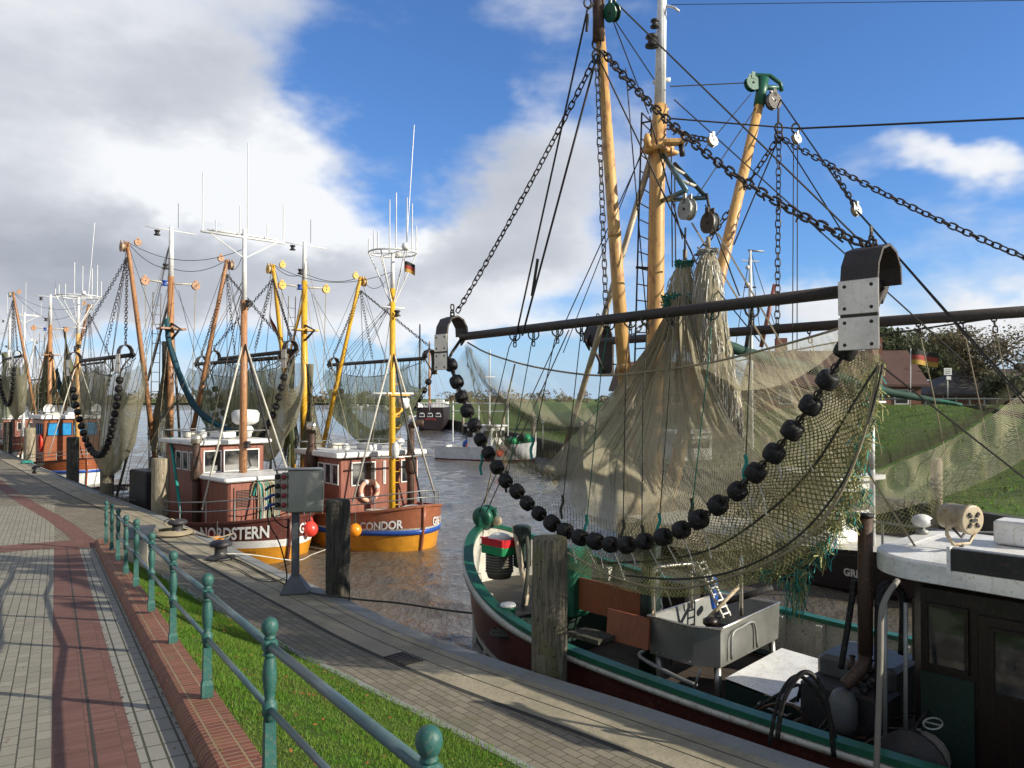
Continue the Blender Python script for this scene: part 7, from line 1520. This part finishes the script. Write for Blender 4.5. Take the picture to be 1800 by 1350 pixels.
for px, py, Y in ((738, 570, 124), (755, 600, 116)):
    t_ = PY(px, py, Y); b_ = V((t_.x, t_.y, 1.5)); T('mast', [b_, t_], [.22, .10], 'deep_brown' if px == 738 else 'orange_mast', r, 8)
    for dx in (-3, -1.5, 1.5, 3): T('shroud', [b_+V((dx, 2, .5)), b_.lerp(t_, .85)], .03, 'wire_grey', r, 3)
mb = MB(); mb.tube([PY(755, 716, 116), PY(756, 708, 111)], .18, 'orange_mast', 6); link('boom', mb, r); mb = MB(); mb.sphere(PY(731, 715, 118), .9, 'far_white', 10, 6, (1.2, 1, .7)); link('deck_cover', mb, r)
flagthing(PY(753, 698, 111), (.3, 0, -.9), 1.3, .55, ['flag_red', 'flag_white', 'flag_blue'], 'Dutch flag flying at the stern of the black ship', .05, pole=PY(755, 722, 111))
# white and green cutter across the water
bw = PY(943, 800, 58)
FG_ = Frame(bw.x+.0, 57.5, .86, -.5); r = FG_.root('fishing_boat', 3.5, 'small white boat with green net heap near the opposite bank', 'fishing boat')
simple_hull(FG_, r, 8.2, 2.9, WL-.25, -.25, 'far_white', 'maroon', .72, .5)
mb = MB(); mb.box(FG_.p(4.3, 0, .45), (2.2, 1.9, 1.7), 'far_white', -FG_.f, -FG_.pt, bev=.1)
for x in (-.6, 0, .6): mb.box(FG_.p(3.19, x, .75), (.02, .45, .5), 'porthole', -FG_.f, -FG_.pt)
for x in (-.6, .1, .8): mb.box(FG_.p(4.3+x, -.96, .75), (.45, .02, .5), 'porthole', -FG_.f, -FG_.pt)
mb.box(FG_.p(4.3, 0, 1.36), (2.6, 2.2, .1), 'far_white', -FG_.f, -FG_.pt); link('wheelhouse', mb, r)
mb = MB(); rr = random.Random(6)
for k in range(36): mb.sphere(FG_.p(1.2+rr.uniform(-.6, 1.3), rr.uniform(-.8, .8), .05+rr.uniform(-.2, .5)), rr.uniform(.15, .35), rr.choice(['green_plastic', 'green_plastic', 'green_plastic', 'dark_green', 'far_white']), 6, 4)
link('net_heap', mb, r)
mb = MB()
for a in (.1, 3.0, 5.6, 8): mb.tube([FG_.p(a, 1.0 if a > 1 else 0, .0), FG_.p(a, 1.0 if a > 1 else 0, 3.2 if a > 1 else 2.2)], .05, 'far_white', 5)
mb.tube([FG_.p(3, 1, 3.0), FG_.p(8, 1, 3.0)], .05, 'far_white', 5); mb.tube([FG_.p(3, 1, 2.4), FG_.p(8, 1, 2.4)], .04, 'far_white', 5); mb.tube([FG_.p(4, 0, 1.3), FG_.p(4, 0, 7)], .06, 'far_white', 5); mb.tube([FG_.p(4, -.8, 5), FG_.p(4, .8, 5)], .04, 'far_white', 5); link('mast_and_frame', mb, r)
fender(FG_.p(2.2, -1.55, -.55), .26, 'red_buoy', 'red fender on the side of the small white boat across the water')
fender(PY(826, 786, 61), .36, 'red_buoy', 'red buoy floating off the stern of the small white boat'); fender(PY(820, 781, 61.5), .34, 'blue_plastic', 'blue buoy beside the floating red buoy across the water'); fender(PY(838, 787, 61), .3, 'blue_plastic', 'blue fender nearest the stern of the small white boat')
# boat behind the far trawl on the right
FR_ = Frame(7.9, 18.5, .62, -.78); FR_ = Frame(11.3, 16.8, .55, -.83); r = FR_.root('fishing_boat', 5, 'brown-red boat lying along the opposite bank behind the nets', 'fishing boat')
simple_hull(FR_, r, 12, 3.8, WL-.3, -.35, 'deep_brown', 'deep_brown', .7, .45)
mb = MB(); mb.box(FR_.p(6, .2, .4), (2.6, 2, 1.7), 'far_white', -FR_.f, -FR_.pt, bev=.1); mb.box(FR_.p(6, .2, 1.3), (3, 2.4, .12), 'far_white', -FR_.f, -FR_.pt); mb.box(FR_.p(4.69, .2, .7), (.02, 1.6, .5), 'porthole', -FR_.f, -FR_.pt); mb.box(FR_.p(6, -.81, .7), (1.8, .02, .5), 'porthole', -FR_.f, -FR_.pt); link('wheelhouse', mb, r)
mb = MB(); mb.tube([FR_.p(4, 0, -.5), FR_.p(4, 0, 4)], .07, 'far_white', 8); mb.tube([FR_.p(4, -.6, 3.3), FR_.p(4, .6, 3.3)], .03, 'far_white', 6)
for a in (.3, 1.5, 3, 9, 11): mb.tube([FR_.p(a, -1.2 if a > 1 else 0, -.3), FR_.p(a, -1.2 if a > 1 else 0, .5)], .03, 'galvanised', 5)
mb.tube([FR_.p(.3, 0, .5), FR_.p(1.5, -1.2, .5), FR_.p(11, -1.3, .5)], .03, 'galvanised', 5); link('mast_and_rail', mb, r)
lettering('lettering', 'GRE', .24, lambda x, y: FR_.p(3.6-x, -1.83, -.75+y), 'offwhite', r, 1, .01)
fender(FR_.p(1.2, -1.2, -.4), .25, 'red_buoy', 'red buoy hanging on the brown-red boat behind the nets')
# mast group of another moored boat seen behind the nets
FM = Frame(11, 38, .3, -.9); r = FM.root('fishing_boat', 4, 'moored boat behind the nets with white mast and red derrick', 'fishing boat')
simple_hull(FM, r, 11, 3.6, WL-.3, -.2, 'dark_green', 'maroon', .7, .5)
mb = MB(); mb.box(FM.p(5.5, 0, .6), (2.4, 2.2, 1.9), 'far_white', -FM.f, -FM.pt, bev=.1); mb.box(FM.p(5.5, 0, 1.6), (2.8, 2.6, .12), 'far_white', -FM.f, -FM.pt); mb.box(FM.p(4.29, 0, 1.0), (.02, 1.8, .5), 'porthole', -FM.f, -FM.pt); link('wheelhouse', mb, r)
mb = MB(); mt = PY(1319, 440, 41); mb.tube([V((mt.x, mt.y, -.5)), PY(1319, 540, 41), mt], [.13, .12, .06], 'far_white', 8); mb.tube([PY(1304, 458, 41), PY(1334, 460, 41)], .04, 'far_white', 5); mb.tube([PY(1315, 440, 41), PY(1342, 442, 41)], .05, 'galvanised', 6); mb.tube([PY(1308, 505, 41), PY(1329, 505, 41)], .04, 'lamp_dark', 5)
for y in (470, 500, 525): mb.sphere(PY(1314, y, 41), .12, 'far_white', 8, 6)
link('mast', mb, r); T('derrick', [PY(1338, 610, 40), PY(1362, 500, 40)], .11, 'red_cabin', r, 8); T('derrick', [PY(1310, 620, 40), PY(1322, 545, 40)], .1, 'lamp_dark', r, 8)
for x in (1285, 1345, 1390): T('stay', [mt, PY(x, 660, 41)], .02, 'wire_dark', r, 4)
# small craft along the far shore
def yacht(x, wl, Y, L_, mast, label, col='far_white'):
    p = PY(x, wl, Y); F = Frame(p.x+L_/2, Y, .96, -.25); r = F.root('sailing_yacht', L_/2, label, 'yacht', 'small boats moored along the far shore')
    simple_hull(F, r, L_, L_*.3, WL-.2, -.1, col, col, .7, .3); one('cabin', lambda mb: (mb.box(F.p(L_*.5, 0, .35), (L_*.4, L_*.2, .8), 'far_white', -F.f, -F.pt, bev=.15), mb.box(F.p(L_*.5, -L_*.101, .4), (L_*.3, .02, .3), 'porthole', -F.f, -F.pt)), r)
    if mast: T('mast', [F.p(L_*.45, 0, 0), F.p(L_*.45, 0, mast)], .09, 'far_white', r, 5); T('boom', [F.p(L_*.45, 0, 1.6), F.p(L_*.85, 0, 1.7)], .12, 'blue_stripe', r, 5)
for a in ((600, 714, 330, 6, 0, 'small white motor boat left of the tall far mast'), (621, 713, 340, 9, 12, 'white yacht with a tall mast on the far shore'), (641, 713, 345, 7, 9, 'white boat right of the tall-masted far yacht'), (655, 716, 300, 8, 11, 'white yacht with dark cover near the yellow mast'), (672, 718, 280, 6, 0, 'small white boat just left of the yellow mast'), (696, 720, 240, 6, 0, 'small grey motor boat between yellow mast and black ship'), (582, 712, 360, 6, 8, 'leftmost small boat with a thin mast behind the sagging net'), (712, 738, 150, 5, 0, 'white covered boat tied beside the black ship')):
    yacht(*a)
p = PZ(778, 719, .12); F = Frame(p.x+2, p.y, 1, -.1); r = F.root('motor_boat', 2, 'blue and white motor boat lying on the green shore', 'motor boat'); r.location.z = .1; WM[r.name] = Matrix.Translation((0, 0, 0)) @ WM[r.name]
simple_hull(F, r, 5.4, 2, -.3, .9, 'far_white', 'blue_stripe', .6, .2); one('cabin', lambda mb: mb.box(F.p(2.8, 0, 1.2), (2.6, 1.5, .9), 'far_white', -F.f, -F.pt, bev=.2), r)
# posts standing along the opposite bank
for i, (x, y0, Y) in enumerate(((785, 722, 104), (802, 725, 86), (773, 716, 118), (830, 732, 78), (996, 745, 52), (889, 735, 66), (1240, 760, 40), (1420, 770, 31), (1560, 790, 27), (1700, 800, 24))):
    c = PY(x, y0, Y); mb = MB(); q = [p for p in BKs if abs(p.y-Y) < 4]; bx = min(BKs, key=lambda p: abs(p.y-Y)).x-.3
    mb.lathe(V((bx, Y, -1.9)), [(.17, 0), (.17, 3.4+i % 3*.3), (.13, 3.5+i % 3*.3), (.002, 3.52+i % 3*.3)], 'pile_pale', 8); tag(link('mooring_post', mb), ['third pale post in front of the black ship', 'second pale post right of the black ship', 'pale post nearest the black ship on the green bank', 'fourth pale post, just left of the roller chain', 'pale post behind the thin net right of the green-white boat', 'fifth pale post, behind the small green and white boat', 'pale post behind the tan net', 'pale post behind the long shaggy cod end', 'pale post behind the right net shoe', 'pale post seen through the far net at the right'][i], 'mooring post', 'pale posts along the opposite bank')
# direction signs on the far dike
def signpost(x, y, Y, w, h, label, second=True):
    c = PY(x, y, Y); e = empty('sign', c, label, 'sign'); gz = .5
    T('pole', [V((c.x, c.y+.05, zland(c.x, c.y, 20)-.3)), c+V((0, .05, h/2))], .04, 'galvanised', e, 6)
    mb = MB(); mb.box(c, (w, .05, h), 'far_white'); 
    for k in range(3): mb.box(c+V((-.03*w, -.03, h*(.25-.25*k))), (w*.7, .01, h*.07), 'lamp_dark')
    link('panel', mb, e)
    if second: one('lower_panel', lambda mb: mb.box(c+V((.1*w, 0, -h*.95)), (w*.6, .05, h*.5), 'far_white'), e)
signpost(1666, 653, 52, .5, .45, 'white direction sign on the dike in front of the dark roof'); signpost(954, 740, 56, .25, .3, 'small white sign on the bank behind the thin net', False)
flagthing(PY(1601, 615, 55), (1, .1, 0), 1.9, 1.0, ['flag_black', 'flag_red', 'flag_gold'], 'large German flag flying above the far houses', .12, pole=PY(1600, 745, 55))
# road rail on the dike
rr = random.Random(1); e = empty('guard_rail', V((30, 60, 2.9)), 'grey guard rail along the dike road before the houses', 'guard rail')
T('rail', [V((16, 56, 3.35)), V((60, 50, 3.35))], .06, 'galvanised', e, 6)
for k in range(16): x = 17+k*2.8; T('post', [V((x, 56-(x-16)*.136, 2.3)), V((x, 56-(x-16)*.136, 3.35))], .06, 'galvanised', e, 5)
# ------------------------------------------------------------------ houses
def house(name, cx, cy, w, d, eave, ridge, wall, roof, label, ang=0, hip=False, chim=()):
    X = V((cos(ang), sin(ang), 0)); Y = V((-sin(ang), cos(ang), 0)); c = V((cx, cy, 2.4)); e = empty(name, c, label, 'house')
    mb = MB(); mb.box(c+V((0, 0, (eave-2.4)/2)), (w, d, eave-2.4), wall, X, Y)
    if not hip:
        for s_ in (-1, 1): q = c+X*(s_*w/2); mb.prism([q-Y*d/2+V((0, 0, eave-2.4)), q+Y*d/2+V((0, 0, eave-2.4)), q+V((0, 0, ridge-2.4))], -X*s_*.2, wall)
    link('wall', mb, e); mb = MB(); o = .5; ez, rz = V((0, 0, eave-2.5)), V((0, 0, ridge-2.35)); hx = w/2+o; hy = d/2+o; rx = hx-(hy if hip else 0)
    a, b, c2, d2 = c-X*hx-Y*hy+ez, c+X*hx-Y*hy+ez, c+X*hx+Y*hy+ez, c-X*hx+Y*hy+ez; r0, r1 = c-X*rx+rz, c+X*rx+rz; th = V((0, 0, -.18))
    mb.add([a, b, c2, d2, r0, r1]+[p+th for p in (a, b, c2, d2)], [(0, 1, 5, 4), (2, 3, 4, 5), (0, 4, 3), (1, 2, 5), (0, 6, 7, 1), (1, 7, 8, 2), (2, 8, 9, 3), (3, 9, 6, 0)], roof); rf = link('roof', mb, e)
    for t in chim: one('chimney', lambda mb: mb.box(r0.lerp(r1, t)+V((0, 0, .3)), (.9, .7, 1.6), wall, X, Y), rf)
    for k in range(max(2, int(w/3))):
        q = c-X*(w/2)+X*(w*(k+.5)/max(2, int(w/3)))-Y*(d/2+.03)+V((0, 0, (eave-2.4)*.5)); mb = MB(); mb.box(q, (1.1, .06, 1.2), 'far_white', X, Y); mb.box(q-Y*.035, (.9, .02, 1.0), 'porthole', X, Y); link('window', mb, e)
house('house', 27, 68, 12, 8, 4.6, 7.4, 'brick_wall', 'roof_red', 'brick house with red tiled roof behind the nets', -.1, chim=(.2, .8))
house('house', 43, 72, 13, 9, 3.9, 6.0, 'brick_wall', 'roof_dark', 'low house with dark hipped roof on the dike', -.15, True)
house('house', 15.5, 80, 9, 7, 4.4, 7.0, 'brick_wall', 'roof_red', 'smaller red-roofed house left of the brick house', .1, chim=(.5,))
house('house', 60, 85, 10, 8, 4.2, 7.0, 'brick_wall', 'roof_dark', 'dark roofed house at the right edge behind the bare tree', -.3)
# ------------------------------------------------------------------ trees
def tree(p, h, R_, leaf, label, n=2600, seed=0, dens=1.0, lsz=.16, nm_='tree', low=.25):
    rr = random.Random(seed); e = empty(nm_, p, label, 'tree', 'trees beyond the houses on the dike'); mb = MB(); tips = []
    def limb(a, d, l, r, lv):
        pts = [a]; dd = d.copy()
        for _ in range(4): dd = (dd+V((rr.uniform(-1, 1), rr.uniform(-1, 1), rr.uniform(-.2, .6)))*.22).normalized(); pts.append(pts[-1]+dd*l/4)
        mb.tube(pts, [r*(1-.16*i) for i in range(5)], 'bark', 6 if lv < 2 else 4, caps=False)
        if lv >= 3: tips.append(pts[-1]); tips.append(pts[2]); return
        for k in range(4 if lv else 6):
            q = pts[2 if k < 2 else 4] if lv else pts[rr.choice((2, 3, 4))]; th = rr.random()*6.28; limb(q, (V((cos(th), sin(th), rr.uniform(.1, .9)))).normalized(), l*rr.uniform(.5, .7), r*.5, lv+1)
    limb(p+V((0, 0, -.3)), V((0, 0, 1)), h*.42, h*.03, 0); link('trunk', mb, e)
    mb = MB(); cl = []
    for q in tips:
        cl.append((q, rr.uniform(.5, 1.1)*R_*.28))
    for k in range(n):
        q, s_ = rr.choice(cl); v = V((rr.gauss(0, 1), rr.gauss(0, 1), rr.gauss(0, .8))); v = q+v*s_*.5
        if v.z < p.z+h*low: continue
        u = V((rr.uniform(-1, 1), rr.uniform(-1, 1), rr.uniform(-1, 1))).normalized(); w = u.orthogonal().normalized(); z = lsz*rr.uniform(.6, 1.3)
        mb.add([v-u*z, v+w*z*.6, v+u*z, v-w*z*.6], [(0, 1, 2, 3)], leaf)
    link('crown', mb, e)
for x, Y, h, R_, leaf, n, lab, sd_, ls in ((1585, 88, 15.5, 5, 'leaf_dark', 9000, 'dark dense tree behind the German flag', 1, .26), (1680, 95, 13.0, 4, 'leaf_dark', 8000, 'dark rounded tree right of the flag above the dark roof', 2, .26), (1752, 70, 11.0, 5, 'leaf_brown', 4200, 'large half-bare autumn tree at the right edge', 3, .15), (1835, 66, 11, 5, 'leaf_brown', 2600, 'half-bare tree cut by the right frame edge', 4, .15), (1700, 82, 6.5, 4, 'leaf_green', 5000, 'low olive tree behind the dark roof', 5, .24), (1535, 100, 14, 4, 'leaf_green', 6000, 'green tree left of the flag behind the red roof', 6, .26), (1470, 105, 13, 4, 'leaf_dark', 3500, 'dark tree over the red roof behind the steel shoe', 7, .26), (1770, 60, 4.2, 3, 'leaf_dark', 3500, 'dark bush beside the dark roof at the right', 8, .2), (1300, 120, 7, 4, 'leaf_brown', 3000, 'brownish tree behind the nets left of the houses', 9, .26)):
    p = PY(x, 700, Y); p.z = 2.3 if Y < 100 else .5; tree(p, h, R_, leaf, lab, n, sd_, lsz=ls)
# far tree line
mb = MB(); rr = random.Random(12)
for k in range(330):
    x = rr.uniform(-620, 420); Y = rr.uniform(585, 760) if x < 60 else rr.uniform(330, 700); h = rr.choice([4, 5, 6, 7, 9, 10])*rr.uniform(.8, 1.25); w = h*rr.uniform(.6, 1.4)
    if x > 60: h *= .8
    for _ in range(75):
        a = rr.random()*6.3; q = rr.random()**.5; z = rr.random(); ww = w*(sin(pi*min(1, z*.8+.15)))**.6; c = V((x+cos(a)*q*ww, Y+sin(a)*q*ww, z*h)); s_ = rr.uniform(.5, 1.2); u = V((rr.uniform(-1, 1), rr.uniform(-.6, .6), rr.uniform(-1, 1))).normalized(); v = u.orthogonal().normalized()
        mb.add([c-u*s_, c+v*s_*.7, c+u*s_, c-v*s_*.7], [(0, 1, 2, 3)], 'leaf_far')
tag(link('tree_line', mb), 'low far-off line of autumn trees along the horizon', 'woods', kind='stuff')
